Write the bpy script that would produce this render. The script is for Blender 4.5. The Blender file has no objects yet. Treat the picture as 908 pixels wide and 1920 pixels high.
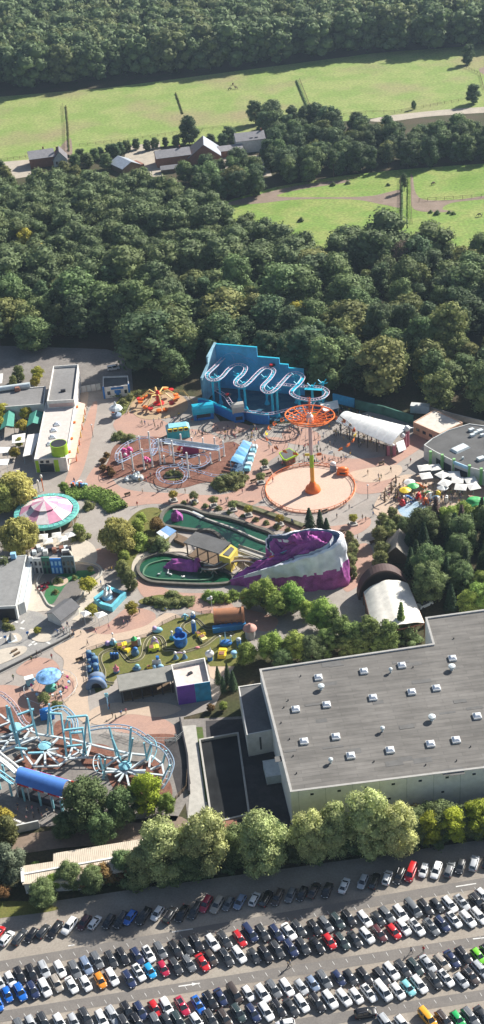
import bpy, bmesh, math, random
import numpy as np
from mathutils import Vector, Matrix
from mathutils.geometry import tessellate_polygon
PI = math.pi
R_ = math.radians
rnd = random.Random(7)
scene = bpy.context.scene
C = scene.collection

# ---------------------------------------------------------------- camera model (used to measure places from the photo)
FPX, PITCH, ROLL, CAMH = 2400.0, R_(33), R_(4.7), 201.0
_f = Vector((0, math.cos(PITCH), -math.sin(PITCH)))
_r0 = Vector((1, 0, 0)); _u0 = _r0.cross(_f)
_r = math.cos(ROLL) * _r0 - math.sin(ROLL) * _u0
_u = math.sin(ROLL) * _r0 + math.cos(ROLL) * _u0

def W(x, y, z=0.0):
    """world point at height z seen at photo pixel x, y"""
    d = _f * FPX + _r * (x - 454) + _u * (960 - y)
    t = (z - CAMH) / d.z
    return Vector((0, 0, CAMH)) + d * t

def WS(pts, z=0.0):
    return [W(p[0], p[1], z) for p in pts]

def crop(x0, y0, s):
    return lambda *pts: [(x0 + p[0] / s, y0 + p[1] / s) for p in pts]

# ---------------------------------------------------------------- materials
MATS = {}
def mat(name, col, rough=0.8, metal=0.0, var=0.12, scale=0.8, spec=0.4, bump=0.0, bscale=None, coat=0.0, trans=0.0, world=False, rand=0.0, fine=0.0, island=0.0):
    if name in MATS: return MATS[name]
    m = bpy.data.materials.new(name); m.use_nodes = True
    nt = m.node_tree; N = nt.nodes; L = nt.links
    b = N['Principled BSDF']
    b.inputs['Roughness'].default_value = rough; b.inputs['Metallic'].default_value = metal
    b.inputs['Specular IOR Level'].default_value = spec
    b.inputs['Coat Weight'].default_value = coat
    if trans: b.inputs['Transmission Weight'].default_value = trans
    if world:
        g = N.new('ShaderNodeNewGeometry'); co = g.outputs['Position']
    else:
        tc = N.new('ShaderNodeTexCoord'); co = tc.outputs['Object']
    n = N.new('ShaderNodeTexNoise'); n.inputs['Scale'].default_value = scale; n.inputs['Detail'].default_value = 5
    L.new(co, n.inputs['Vector'])
    mr = N.new('ShaderNodeMapRange'); mr.inputs[1].default_value = 0.3; mr.inputs[2].default_value = 0.7
    mr.inputs[3].default_value = 1 - var; mr.inputs[4].default_value = 1 + var
    L.new(n.outputs['Fac'], mr.inputs[0])
    val = mr.outputs[0]
    def mul(a, lo, hi, src, smin=0.0, smax=1.0):
        q = N.new('ShaderNodeMapRange'); q.inputs[1].default_value = smin; q.inputs[2].default_value = smax
        q.inputs[3].default_value = lo; q.inputs[4].default_value = hi; L.new(src, q.inputs[0])
        w = N.new('ShaderNodeMath'); w.operation = 'MULTIPLY'; L.new(a, w.inputs[0]); L.new(q.outputs[0], w.inputs[1]); return w.outputs[0]
    if fine:
        n2 = N.new('ShaderNodeTexNoise'); n2.inputs['Scale'].default_value = scale * 9; n2.inputs['Detail'].default_value = 3; L.new(co, n2.inputs['Vector'])
        val = mul(val, 1 - fine, 1 + fine, n2.outputs['Fac'], 0.3, 0.7)
    if rand:
        oi = N.new('ShaderNodeObjectInfo'); val = mul(val, 1 - rand, 1 + rand, oi.outputs['Random'])
    if island:
        gg = N.new('ShaderNodeNewGeometry'); val = mul(val, 1 - island, 1 + island, gg.outputs['Random Per Island'])
    mx = N.new('ShaderNodeVectorMath'); mx.operation = 'SCALE'
    mx.inputs[0].default_value = col[:3]; L.new(val, mx.inputs['Scale'])
    L.new(mx.outputs[0], b.inputs['Base Color'])
    if bump:
        bn = N.new('ShaderNodeTexNoise'); bn.inputs['Scale'].default_value = bscale or scale * 4; bn.inputs['Detail'].default_value = 6; L.new(co, bn.inputs['Vector'])
        bb = N.new('ShaderNodeBump'); bb.inputs['Strength'].default_value = bump; bb.inputs['Distance'].default_value = 0.15
        L.new(bn.outputs['Fac'], bb.inputs['Height']); L.new(bb.outputs[0], b.inputs['Normal'])
    MATS[name] = m
    return m

def mat2(name, c1, c2, scale, lo=0.45, hi=0.55, rough=0.9, fine=0.12, fscale=3.0, c3=None, s3=0.02):
    """two (or three) coloured patchy ground material, world coordinates"""
    if name in MATS: return MATS[name]
    m = bpy.data.materials.new(name); m.use_nodes = True
    nt = m.node_tree; N = nt.nodes; L = nt.links; b = N['Principled BSDF']; b.inputs['Roughness'].default_value = rough
    b.inputs['Specular IOR Level'].default_value = 0.2
    g = N.new('ShaderNodeNewGeometry')
    n = N.new('ShaderNodeTexNoise'); n.inputs['Scale'].default_value = scale; n.inputs['Detail'].default_value = 6; n.inputs['Roughness'].default_value = .6; L.new(g.outputs['Position'], n.inputs['Vector'])
    r = N.new('ShaderNodeMapRange'); r.inputs[1].default_value = lo; r.inputs[2].default_value = hi; L.new(n.outputs['Fac'], r.inputs[0])
    mx = N.new('ShaderNodeMix'); mx.data_type = 'RGBA'; L.new(r.outputs[0], mx.inputs[0]); mx.inputs[6].default_value = (*c1, 1); mx.inputs[7].default_value = (*c2, 1)
    out = mx.outputs[2]
    if c3:
        n3 = N.new('ShaderNodeTexNoise'); n3.inputs['Scale'].default_value = s3; n3.inputs['Detail'].default_value = 4; L.new(g.outputs['Position'], n3.inputs['Vector'])
        r3 = N.new('ShaderNodeMapRange'); r3.inputs[1].default_value = .5; r3.inputs[2].default_value = .68; L.new(n3.outputs['Fac'], r3.inputs[0])
        m3 = N.new('ShaderNodeMix'); m3.data_type = 'RGBA'; L.new(r3.outputs[0], m3.inputs[0]); L.new(out, m3.inputs[6]); m3.inputs[7].default_value = (*c3, 1); out = m3.outputs[2]
    f = N.new('ShaderNodeTexNoise'); f.inputs['Scale'].default_value = fscale; f.inputs['Detail'].default_value = 3; L.new(g.outputs['Position'], f.inputs['Vector'])
    fr = N.new('ShaderNodeMapRange'); fr.inputs[1].default_value = .3; fr.inputs[2].default_value = .7; fr.inputs[3].default_value = 1 - fine; fr.inputs[4].default_value = 1 + fine; L.new(f.outputs['Fac'], fr.inputs[0])
    sc = N.new('ShaderNodeVectorMath'); sc.operation = 'SCALE'; L.new(out, sc.inputs[0]); L.new(fr.outputs[0], sc.inputs['Scale'])
    L.new(sc.outputs[0], b.inputs['Base Color'])
    MATS[name] = m; return m

def leafmat(name, col, rand=0.25, island=0.35):
    if name in MATS: return MATS[name]
    m = mat(name, col, rough=0.75, var=0.25, scale=0.35, spec=0.25, rand=rand, island=island)
    nt = m.node_tree; N = nt.nodes; L = nt.links; b = N['Principled BSDF']
    src = b.inputs['Base Color'].links[0].from_socket
    # hue wanders a little from tree to tree
    oi = N.new('ShaderNodeObjectInfo'); hs = N.new('ShaderNodeHueSaturation')
    mr = N.new('ShaderNodeMapRange'); mr.inputs[3].default_value = .475; mr.inputs[4].default_value = .515; 
    fr = N.new('ShaderNodeMath'); fr.operation = 'MULTIPLY'; fr.inputs[1].default_value = 7.3; L.new(oi.outputs['Random'], fr.inputs[0])
    f2 = N.new('ShaderNodeMath'); f2.operation = 'FRACT'; L.new(fr.outputs[0], f2.inputs[0]); L.new(f2.outputs[0], mr.inputs[0])
    L.new(mr.outputs[0], hs.inputs['Hue']); L.new(src, hs.inputs['Color']); L.new(hs.outputs[0], b.inputs['Base Color'])
    t = N.new('ShaderNodeBsdfTranslucent'); L.new(hs.outputs[0], t.inputs['Color'])
    ms = N.new('ShaderNodeMixShader'); ms.inputs[0].default_value = 0.3
    out = N['Material Output']; L.new(b.outputs[0], ms.inputs[1]); L.new(t.outputs[0], ms.inputs[2]); L.new(ms.outputs[0], out.inputs['Surface'])
    return m

# ---------------------------------------------------------------- mesh builder
class MB:
    def __init__(s): s.v = []; s.f = []; s.m = []; s.cur = 0
    def add(s, vs, fs):
        o = len(s.v); s.v += [Vector(v) for v in vs]; s.f += [tuple(i + o for i in f) for f in fs]; s.m += [s.cur] * len(fs); return s
    def box(s, c, size, rz=0.0, taper=1.0):
        hx, hy, hz = size[0] / 2, size[1] / 2, size[2]
        cs, sn = math.cos(rz), math.sin(rz); vs = []
        for z, k in ((0, 1), (hz, taper)):
            for x, y in ((-hx, -hy), (hx, -hy), (hx, hy), (-hx, hy)):
                x *= k; y *= k; vs.append((c[0] + x * cs - y * sn, c[1] + x * sn + y * cs, c[2] + z))
        return s.add(vs, [(3, 2, 1, 0), (4, 5, 6, 7), (0, 1, 5, 4), (1, 2, 6, 5), (2, 3, 7, 6), (3, 0, 4, 7)])
    def prism(s, poly, z0, z1, top=True, bottom=True):
        poly = [Vector((p[0], p[1], 0)) for p in poly]
        if sum(poly[i].x * poly[(i + 1) % len(poly)].y - poly[(i + 1) % len(poly)].x * poly[i].y for i in range(len(poly))) < 0: poly.reverse()
        n = len(poly); vs = [(p.x, p.y, z0) for p in poly] + [(p.x, p.y, z1) for p in poly]
        fs = [(i, (i + 1) % n, n + (i + 1) % n, n + i) for i in range(n)]
        tri = tessellate_polygon([poly])
        for t in tri:
            a, b_, c_ = t
            if (poly[b_] - poly[a]).cross(poly[c_] - poly[a]).z < 0: a, b_ = b_, a
            if top: fs.append((n + a, n + b_, n + c_))
            if bottom: fs.append((c_, b_, a))
        return s.add(vs, fs)
    def sheet(s, poly, z):
        poly = [Vector((p[0], p[1], 0)) for p in poly]; fs = []
        for a, b_, c_ in tessellate_polygon([poly]):
            if (poly[b_] - poly[a]).cross(poly[c_] - poly[a]).z < 0: a, b_ = b_, a
            fs.append((a, b_, c_))
        return s.add([(p.x, p.y, z) for p in poly], fs)
    def poly3(s, pts):
        return s.add(pts, [tuple(range(len(pts)))])
    def slab3(s, pts, t=0.15):
        """thick slab from a 3d quad, thickness downwards"""
        n = len(pts); lo = [Vector(p) - Vector((0, 0, t)) for p in pts]
        return s.add(list(pts) + lo, [tuple(range(n)), tuple(reversed(range(n, 2 * n)))] + [(i, n + i, n + (i + 1) % n, (i + 1) % n) for i in range(n)])
    def tube(s, pts, r, n=8, closed=False, cap=True):
        pts = [Vector(p) for p in pts]; k = len(pts); rs = r if isinstance(r, (list, tuple)) else [r] * k
        vs = []; up = Vector((0, 0, 1))
        for i, p in enumerate(pts):
            if closed: t = pts[(i + 1) % k] - pts[i - 1]
            else: t = pts[min(i + 1, k - 1)] - pts[max(i - 1, 0)]
            if t.length < 1e-6: t = Vector((0, 0, 1))
            t.normalize(); a = t.cross(up)
            if a.length < 0.1: a = t.cross(Vector((1, 0, 0)))
            a.normalize(); b_ = a.cross(t)
            for j in range(n):
                q = 2 * PI * j / n; vs.append(p + (a * math.cos(q) + b_ * math.sin(q)) * rs[i])
        fs = []
        for i in range(k if closed else k - 1):
            for j in range(n):
                i2 = (i + 1) % k; fs.append((i * n + j, i * n + (j + 1) % n, i2 * n + (j + 1) % n, i2 * n + j))
        if cap and not closed: fs += [tuple(reversed(range(n))), tuple(range((k - 1) * n, k * n))]
        return s.add(vs, fs)
    def cyl(s, p, r, h, n=16, r2=None): return s.tube([p, Vector(p) + Vector((0, 0, h))], [r, r if r2 is None else r2], n)
    def lathe(s, c, prof, n=24, sy=1.0, a0=0.0, jag=None):
        vs = []; k = len(prof)
        for (r, z) in prof:
            for j in range(n):
                q = a0 + 2 * PI * j / n; vs.append((c[0] + r * math.cos(q), c[1] + r * math.sin(q) * sy, c[2] + z))
        fs = [(i * n + j, i * n + (j + 1) % n, (i + 1) * n + (j + 1) % n, (i + 1) * n + j) for i in range(k - 1) for j in range(n)]
        fs.append(tuple(reversed(range(n)))); fs.append(tuple(range((k - 1) * n, k * n)))
        return s.add(vs, fs)
    def ball(s, c, r, n=10, m=6):
        r = r if isinstance(r, (tuple, list)) else (r, r, r); vs = [(c[0], c[1], c[2] - r[2])]
        for i in range(1, m):
            a = -PI / 2 + PI * i / m
            for j in range(n):
                q = 2 * PI * j / n; vs.append((c[0] + r[0] * math.cos(a) * math.cos(q), c[1] + r[1] * math.cos(a) * math.sin(q), c[2] + r[2] * math.sin(a)))
        vs.append((c[0], c[1], c[2] + r[2])); fs = []
        for j in range(n):
            fs.append((0, 1 + (j + 1) % n, 1 + j)); b0 = 1 + (m - 2) * n; fs.append((b0 + j, b0 + (j + 1) % n, len(vs) - 1))
        for i in range(m - 2):
            for j in range(n):
                a = 1 + i * n; fs.append((a + j, a + (j + 1) % n, a + n + (j + 1) % n, a + n + j))
        return s.add(vs, fs)
    def beam(s, a, b, w, h=None):
        a = Vector(a); b = Vector(b); t = (b - a).normalized(); h = h or w
        x = t.cross(Vector((0, 0, 1)))
        if x.length < .05: x = Vector((1, 0, 0))
        x.normalize(); y = x.cross(t); vs = []
        for p in (a, b):
            for i, j in ((-1, -1), (1, -1), (1, 1), (-1, 1)): vs.append(p + x * i * w / 2 + y * j * h / 2)
        return s.add(vs, [(3, 2, 1, 0), (4, 5, 6, 7), (0, 1, 5, 4), (1, 2, 6, 5), (2, 3, 7, 6), (3, 0, 4, 7)])
    def build(s, name, mats, parent=None, smooth=False, local=False):
        me = bpy.data.meshes.new(name)
        vs = s.v
        if parent is not None and not local:
            inv = RM.get(parent.name, Matrix()).inverted(); vs = [inv @ v for v in vs]
        me.from_pydata([tuple(v) for v in vs], [], s.f)
        for q in (mats if isinstance(mats, (list, tuple)) else [mats]): me.materials.append(q)
        if max(s.m or [0]): me.polygons.foreach_set('material_index', s.m)
        me.update()
        bm = bmesh.new(); bm.from_mesh(me); bmesh.ops.recalc_face_normals(bm, faces=bm.faces) if not getattr(s, 'keep', False) else None
        bm.to_mesh(me); bm.free()
        if smooth:
            me.polygons.foreach_set('use_smooth', [True] * len(me.polygons)); 
            try: me.set_sharp_from_angle(angle=R_(50))
            except Exception: pass
        o = bpy.data.objects.new(name, me); C.objects.link(o)
        if parent is not None: o.parent = parent; RM[o.name] = RM.get(parent.name, Matrix())
        return o
RM = {}
def thing(name, label, cat, loc=(0, 0, 0), rz=0.0, group=None):
    o = bpy.data.objects.new(name, None); C.objects.link(o)
    o.location = loc; o.rotation_euler = (0, 0, rz); o.empty_display_size = 0.5
    RM[o.name] = Matrix.Translation(Vector(loc)) @ Matrix.Rotation(rz, 4, 'Z')
    o['label'] = label; o['category'] = cat
    if group: o['group'] = group
    return o
def tag(o, label, cat, group=None):
    o['label'] = label; o['category'] = cat
    if group: o['group'] = group
    return o
def one(name, mb, m, label, cat, group=None, smooth=False):
    """a thing that is one mesh: origin moved to its base"""
    n = len(mb.v); c = Vector((sum(v.x for v in mb.v) / n, sum(v.y for v in mb.v) / n, min(v.z for v in mb.v)))
    mb.v = [v - c for v in mb.v]; o = mb.build(name, m, smooth=smooth); o.location = c
    return tag(o, label, cat, group)
def struct(name, mb, m, smooth=False):
    o = mb.build(name, m, smooth=smooth); o['kind'] = 'structure'; return o
def kids(o): return KIDS.get(o.name) or [c for c in o.children]
KIDS = {}
def copy_tree(o, parent=None, mats=None):
    c = o.copy(); C.objects.link(c); c.parent = parent
    if o.name not in KIDS: KIDS[o.name] = list(o.children)
    for ch in KIDS[o.name]: copy_tree(ch, c)
    return c
def place(proto, used, loc, rz=0.0, s=1.0, label=None, group=None, cat=None):
    r = copy_tree(proto) if used else proto
    r.location = loc; r.rotation_euler = (0, 0, rz); r.scale = (s, s, s) if not isinstance(s, tuple) else s
    if label: r['label'] = label
    if group: r['group'] = group
    if cat: r['category'] = cat
    return r

def cat_rom(pts, k=8, closed=True):
    pts = [Vector(p) if len(p) == 3 else Vector((p[0], p[1], 0)) for p in pts]; n = len(pts); out = []
    for i in range(n if closed else n - 1):
        if closed: p0, p1, p2, p3 = pts[i - 1], pts[i], pts[(i + 1) % n], pts[(i + 2) % n]
        else: p0, p1, p2, p3 = pts[max(i - 1, 0)], pts[i], pts[i + 1], pts[min(i + 2, n - 1)]
        for j in range(k):
            t = j / k
            out.append(0.5 * ((2 * p1) + (p2 - p0) * t + (2 * p0 - 5 * p1 + 4 * p2 - p3) * t * t + (3 * p1 - p0 - 3 * p2 + p3) * t ** 3))
    if not closed: out.append(pts[-1])
    return out
def flat(name, px, z, m, smooth=True, k=6):
    pts = WS(px)
    if smooth: pts = cat_rom(pts, k)
    return struct(name, MB().sheet(pts, z), m)
def inset(poly, d):
    poly = [Vector((p[0], p[1])) for p in poly]
    if sum(poly[i].x * poly[(i + 1) % len(poly)].y - poly[(i + 1) % len(poly)].x * poly[i].y for i in range(len(poly))) < 0: poly.reverse()
    n = len(poly); out = []
    for i in range(n):
        a = (poly[i] - poly[i - 1]).normalized(); b = (poly[(i + 1) % n] - poly[i]).normalized()
        na = Vector((-a.y, a.x)); nb = Vector((-b.y, b.x)); q = (na + nb); l = q.length_squared
        out.append(poly[i] + q * (2 * d / l if l > .3 else d))
    return poly, out
def ring(mb, poly, d, z0, z1):
    """wall band of thickness d along a closed polygon"""
    o, i = inset(poly, d); n = len(o)
    vs = [(p.x, p.y, z0) for p in o] + [(p.x, p.y, z1) for p in o] + [(p.x, p.y, z0) for p in i] + [(p.x, p.y, z1) for p in i]
    fs = []
    for a in range(n):
        b = (a + 1) % n
        fs += [(a, b, n + b, n + a), (n + a, n + b, 3 * n + b, 3 * n + a), (2 * n + b, 2 * n + a, 3 * n + a, 3 * n + b), (a, 2 * n + a, 2 * n + b, b)]
    return mb.add(vs, fs)
def flat_building(name, label, cat, roofpx, z, wm, rm, par=0.4, coping=None, group=None, th=0.25):
    pts = WS(roofpx, z); c = sum(pts, Vector()) / len(pts); r = thing(name, label, cat, (c.x, c.y, 0), 0, group)
    ring(MB(), pts, th, 0, 0)
    mb = MB(); ring(mb, pts, th, 0.0, z); mb.build('wall', wm, r)
    _, ins = inset(pts, th + 0.003)
    MB().prism(ins, z - par - 0.2, z - par).build('roof', rm, r)
    if coping:
        mb = MB(); o, i = inset(pts, -0.06); ring(mb, o and inset(pts, -0.06)[1], th + 0.12, z + 0.004, z + 0.1); mb.build('coping', coping, r)
    r['z'] = z; del r['z']
    return r, pts
def wallbox(mb, A, B, t0, t1, z0, z1, d=0.08, out=None):
    A = Vector((A[0], A[1], 0)); B = Vector((B[0], B[1], 0)); a = A.lerp(B, t0); b = A.lerp(B, t1); n = (B - A).normalized(); n = Vector((n.y, -n.x, 0))
    if out is not None and n.dot(Vector((out[0], out[1], 0))) < 0: n = -n
    c = (a + b) / 2; L = (b - a).length; ang = math.atan2((B - A).y, (B - A).x)
    return mb.box((c.x + n.x * (d / 2 - .03), c.y + n.y * (d / 2 - .03), z0), (L, d + .06, z1 - z0), ang)
def gable(name, label, cat, px, z0px, ang, L, Wd, ze, zr, wm, rm, group=None, oh=0.4, chim=None):
    c = W(px[0], px[1], z0px); a = R_(ang)
    r = thing(name, label, cat, (c.x, c.y, 0), a, group); hl, hw = L / 2, Wd / 2
    mb = MB(); mb.add([(-hl, -hw, 0), (hl, -hw, 0), (hl, hw, 0), (-hl, hw, 0), (-hl, -hw, ze), (hl, -hw, ze), (hl, hw, ze), (-hl, hw, ze), (-hl, 0, zr - .12), (hl, 0, zr - .12)],
        [(0, 1, 5, 4), (2, 3, 7, 6), (1, 2, 6, 9, 5), (3, 0, 4, 8, 7), (3, 2, 1, 0)])
    mb.build('wall', wm, r, local=True)
    k = (zr - ze) / hw; e = oh
    mb = MB()
    for sg in (-1, 1):
        mb.slab3([(-hl - e, sg * (hw + e), ze - k * e), (hl + e, sg * (hw + e), ze - k * e), (hl + e, 0, zr), (-hl - e, 0, zr)], .14)
    rf = mb.build('roof', rm, r, local=True)
    if chim: 
        MB().box((chim[0], chim[1], ze), (.7, .7, zr - ze + 1.1)).build('chimney', M_BRICK, rf, local=True)
    return r, rf
def winrow(r, L, side, y, zs, n, w, h, m, frame=None, name='window'):
    """windows as parts on local wall plane y (side = sign)"""
    for z in zs:
        for i in range(n):
            x = -L / 2 + L * (i + .5) / n
            wdw = MB().box((x, y + side * .02, z), (w, .1, h)).build(name, frame or M_WHITE, r, local=True)
            MB().box((x, y + side * .05, z + .08), (w - .16, .1, h - .16)).build('pane', m, wdw, local=True)
# ---------------------------------------------------------------- palette
M_WHITE = mat('white_paint', (.74, .74, .72), .5)
M_CREAM = mat('cream_render', (.66, .60, .50), .8, fine=.05)
M_GREYW = mat('light_grey_render', (.56, .57, .55), .8, fine=.06, bump=.1)
M_BRICK = mat('brick', (.26, .12, .08), .9)
M_ROOFD = mat('dark_bitumen', (.115, .115, .115), .95, var=.2, scale=.25, fine=.1)
M_ROOFG = mat('grey_bitumen', (.21, .205, .20), .95, var=.16, scale=.12, fine=.08)
M_TILE = mat('grey_tile', (.27, .26, .27), .8, fine=.15)
M_SLATE = mat('dark_tile', (.14, .13, .14), .8, fine=.15)
M_SOLAR = mat('solar_glass', (.42, .46, .52), .3, spec=.8)
M_GLASS = mat('window_glass', (.03, .04, .055), .12, spec=.9)
M_DARK = mat('dark_metal', (.03, .03, .035), .5)
M_CONC = mat('concrete', (.42, .40, .36), .9, fine=.1)
M_WOOD = mat('weathered_wood', (.16, .11, .07), .9, fine=.2)
M_TEAL = mat('turquoise_paint', (.03, .34, .42), .45)
M_CYAN = mat('cyan_steel', (.02, .42, .58), .4)
M_BLUE = mat('blue_paint', (.02, .16, .46), .5, fine=.1)
M_BLUEL = mat('sea_blue_wall', (.06, .37, .62), .6, var=.25, scale=.15, fine=.1)
M_ORANGE = mat('orange_paint', (.75, .17, .03), .4)
M_RED = mat('red_paint', (.6, .03, .03), .4)
M_YELLOW = mat('yellow_paint', (.8, .58, .04), .45)
M_LIME = mat('lime_paint', (.34, .55, .03), .45)
M_GREEN = mat('green_paint', (.06, .4, .12), .5)
M_PINK = mat('pink_paint', (.62, .08, .25), .45)
M_PURPLE = mat('purple_paint', (.16, .06, .35), .5, fine=.15)
M_LBLUE = mat('pale_blue_paint', (.3, .55, .75), .45)
M_PTEAL = mat('pale_turquoise_steel', (.24, .53, .62), .45)
M_PWH = mat('pale_steel', (.56, .62, .64), .5)
M_TARP = mat('white_fabric', (.72, .70, .66), .85)
M_LOT = mat2('lot_gravel_asphalt', (.32, .285, .24), (.29, .255, .215), .25, .4, .6, fine=.12, fscale=2.5, c3=(.17, .152, .135), s3=.05)
M_LANE = mat2('lane_asphalt', (.17, .157, .145), (.19, .175, .16), .3, .4, .6, fine=.1, fscale=3.0)
M_LINE = mat('road_paint', (.62, .61, .58), .7, fine=.15)
M_GREYP = mat2('grey_paving', (.35, .315, .282), (.315, .28, .25), .35, .4, .6, fine=.08, fscale=2.0, c3=(.26, .235, .21), s3=.06)
M_ROSE = mat2('rose_paving', (.43, .27, .21), (.39, .25, .20), .3, .4, .6, fine=.07, fscale=2.0)
M_BEIGE = mat2('beige_paving', (.50, .385, .29), (.47, .365, .28), .3, .4, .6, fine=.07, fscale=2.0)
M_SANDP = mat2('sand_paving', (.52, .46, .38), (.47, .42, .35), .3, .4, .6, fine=.07, fscale=2.0)
M_MULCH = mat2('bark_mulch', (.17, .078, .055), (.215, .105, .075), .5, .4, .6, fine=.25, fscale=2.5)
M_LAWN = mat2('lawn', (.125, .135, .035), (.16, .15, .045), .4, .4, .6, fine=.2, fscale=3.0)
M_LAWN2 = mat2('green_turf', (.04, .15, .06), (.05, .17, .07), .4, .4, .6, fine=.1, fscale=3.0)
M_SOIL = mat2('forest_soil', (.05, .055, .022), (.075, .06, .035), .08, .4, .6, fine=.3, fscale=1.5)
M_MEAD = mat2('meadow_grass', (.185, .26, .065), (.25, .29, .095), .055, .42, .6, fine=.26, fscale=.7, c3=(.25, .225, .11), s3=.022)
M_MEAD2 = mat2('pasture_grass', (.17, .26, .055), (.24, .28, .08), .08, .42, .6, fine=.28, fscale=.8, c3=(.13, .22, .035), s3=.03)
M_DIRT = mat2('bare_dirt', (.25, .19, .15), (.21, .16, .12), .2, .4, .6, fine=.12, fscale=1.5)
M_TRACK = mat2('sandy_track', (.42, .37, .30), (.36, .32, .26), .3, .4, .6, fine=.12, fscale=1.5)
M_YARD = mat2('service_yard', (.24, .22, .20), (.2, .18, .165), .2, .4, .6, fine=.15, fscale=1.5)
M_WATER = mat('green_pool_water', (.012, .075, .035), .06, spec=.7, var=.2, scale=.3, bump=.15, bscale=2.5)
M_DKWATER = mat('dark_basin_water', (.016, .017, .018), .6, spec=.15, var=.5, scale=.25, bump=.08, bscale=2)
M_PURR = mat('purple_rock', (.36, .085, .31), .8, var=.35, scale=.5, bump=.9, bscale=1.2, fine=.2)
M_SNOW = mat('white_rock', (.80, .81, .85), .8, var=.15, scale=.5, bump=.9, bscale=1.2)
M_BARK = mat('bark', (.11, .08, .055), .95, fine=.2)

# ---------------------------------------------------------------- ground
mb = MB(); mb.sheet([(-3000, -200), (3000, -200), (3000, 5000), (-3000, 5000)], -0.02)
struct('ground', mb, M_SOIL)
flat('meadow', [(-80, 188), (200, 165), (454, 132), (700, 100), (860, 88), (1000, 70), (1000, 205), (908, 200), (770, 214), (600, 232), (454, 262), (300, 275), (140, 290), (-80, 318)], .02, M_MEAD, False)
flat('meadow', [(360, 400), (440, 372), (520, 350), (640, 330), (750, 318), (1000, 300), (1000, 520), (700, 520), (520, 480), (380, 440)], .02, M_MEAD2, False)
flat('field_track', [(690, 226), (730, 217), (800, 209), (870, 203), (1000, 196), (1000, 207), (900, 212), (800, 219), (730, 228)], .05, M_TRACK, True)
flat('field_track', [(-60, 309), (60, 299), (130, 290), (134, 296), (60, 306), (-60, 318)], .05, M_TRACK, False)
flat('bare_ground', [(100, 296), (118, 270), (126, 262), (134, 262), (133, 296)], .05, M_DIRT, True)
flat('farmyard', [(-30, 312), (56, 302), (60, 330), (-30, 345)], .06, M_TRACK, False)
flat('farmyard', [(240, 274), (300, 266), (306, 330), (250, 335), (232, 300)], .06, M_TRACK, False)
flat('farmyard', [(405, 296), (500, 290), (510, 330), (420, 335)], .06, M_TRACK, False)
flat('bare_ground', [(420, 384), (480, 366), (560, 348), (640, 338), (650, 342), (560, 356), (520, 368), (600, 370), (690, 368), (730, 360), (752, 358), (752, 388), (720, 384), (660, 374), (560, 374), (480, 382)], .05, M_DIRT, True)
flat('bare_ground', [(771, 360), (770, 330), (774, 330), (780, 362), (800, 375), (860, 374), (920, 366), (920, 372), (850, 380), (830, 392), (850, 396), (820, 398), (776, 392)], .05, M_DIRT, True)
flat('bare_ground', [(900, 128), (960, 120), (960, 140), (915, 142)], .05, M_DIRT, True)

# service yard behind the park and the park paving
flat('service_yard', [(-120, 645), (60, 650), (200, 655), (245, 668), (250, 735), (150, 745), (-120, 745)], .03, M_YARD, False)
flat('plaza_paving', [(-160, 720), (150, 730), (245, 735), (380, 745), (420, 800), (620, 790), (700, 770), (790, 790), (1080, 860), (1080, 940), (880, 960), (760, 985), (705, 1010), (700, 1070), (690, 1180), (640, 1200), (500, 1210), (440, 1250), (400, 1330), (345, 1345), (340, 1390), (100, 1400), (-200, 1400)], .05, M_GREYP, False)
rose = [
 [(130, 880), (150, 820), (172, 760), (183, 760), (170, 830), (150, 895), (120, 915)],
 [(190, 870), (230, 915), (330, 925), (430, 925), (500, 880), (520, 900), (480, 945), (400, 958), (300, 945), (230, 950), (180, 935), (160, 905)],
 [(215, 790), (260, 770), (330, 800), (380, 808), (420, 830), (370, 845), (280, 820), (225, 812)],
 [(400, 795), (430, 790), (470, 800), (440, 815), (405, 812)],
 [(470, 830), (520, 820), (540, 838), (500, 870), (480, 900), (455, 905), (470, 870)],
 [(590, 850), (660, 860), (740, 850), (790, 800), (800, 830), (745, 870), (700, 905), (660, 900), (620, 880)],
 [(670, 905), (740, 895), (745, 915), (705, 925), (670, 925)],
 [(440, 960), (500, 950), (560, 985), (640, 985), (690, 970), (690, 990), (640, 1010), (560, 1000), (480, 985)],
 [(660, 1030), (690, 1020), (700, 1050), (680, 1090), (650, 1110), (640, 1080)],
 [(180, 1030), (215, 1035), (225, 1055), (200, 1068), (180, 1055)],
 [(260, 1085), (330, 1110), (400, 1115), (440, 1140), (400, 1155), (320, 1130), (270, 1120)],
 [(200, 1170), (240, 1140), (290, 1150), (280, 1180), (230, 1195), (180, 1200), (140, 1220), (110, 1210), (130, 1190)],
 [(30, 1260), (60, 1235), (100, 1238), (110, 1262), (60, 1270)],
 [(-60, 1310), (0, 1285), (60, 1295), (100, 1330), (60, 1345), (-60, 1350)],
 [(200, 1350), (250, 1330), (300, 1345), (330, 1365), (320, 1388), (260, 1378), (210, 1370)],
 [(830, 925), (908, 905), (960, 900), (960, 935), (870, 940)],
 [(390, 1130), (450, 1140), (520, 1160), (500, 1185), (440, 1165), (400, 1150)],
 [(560, 800), (600, 815), (590, 835), (540, 830), (530, 810)],
]
for i, p in enumerate(rose): flat('rose_paving', p, .08 + .004 * (i % 4), M_ROSE)
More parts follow.
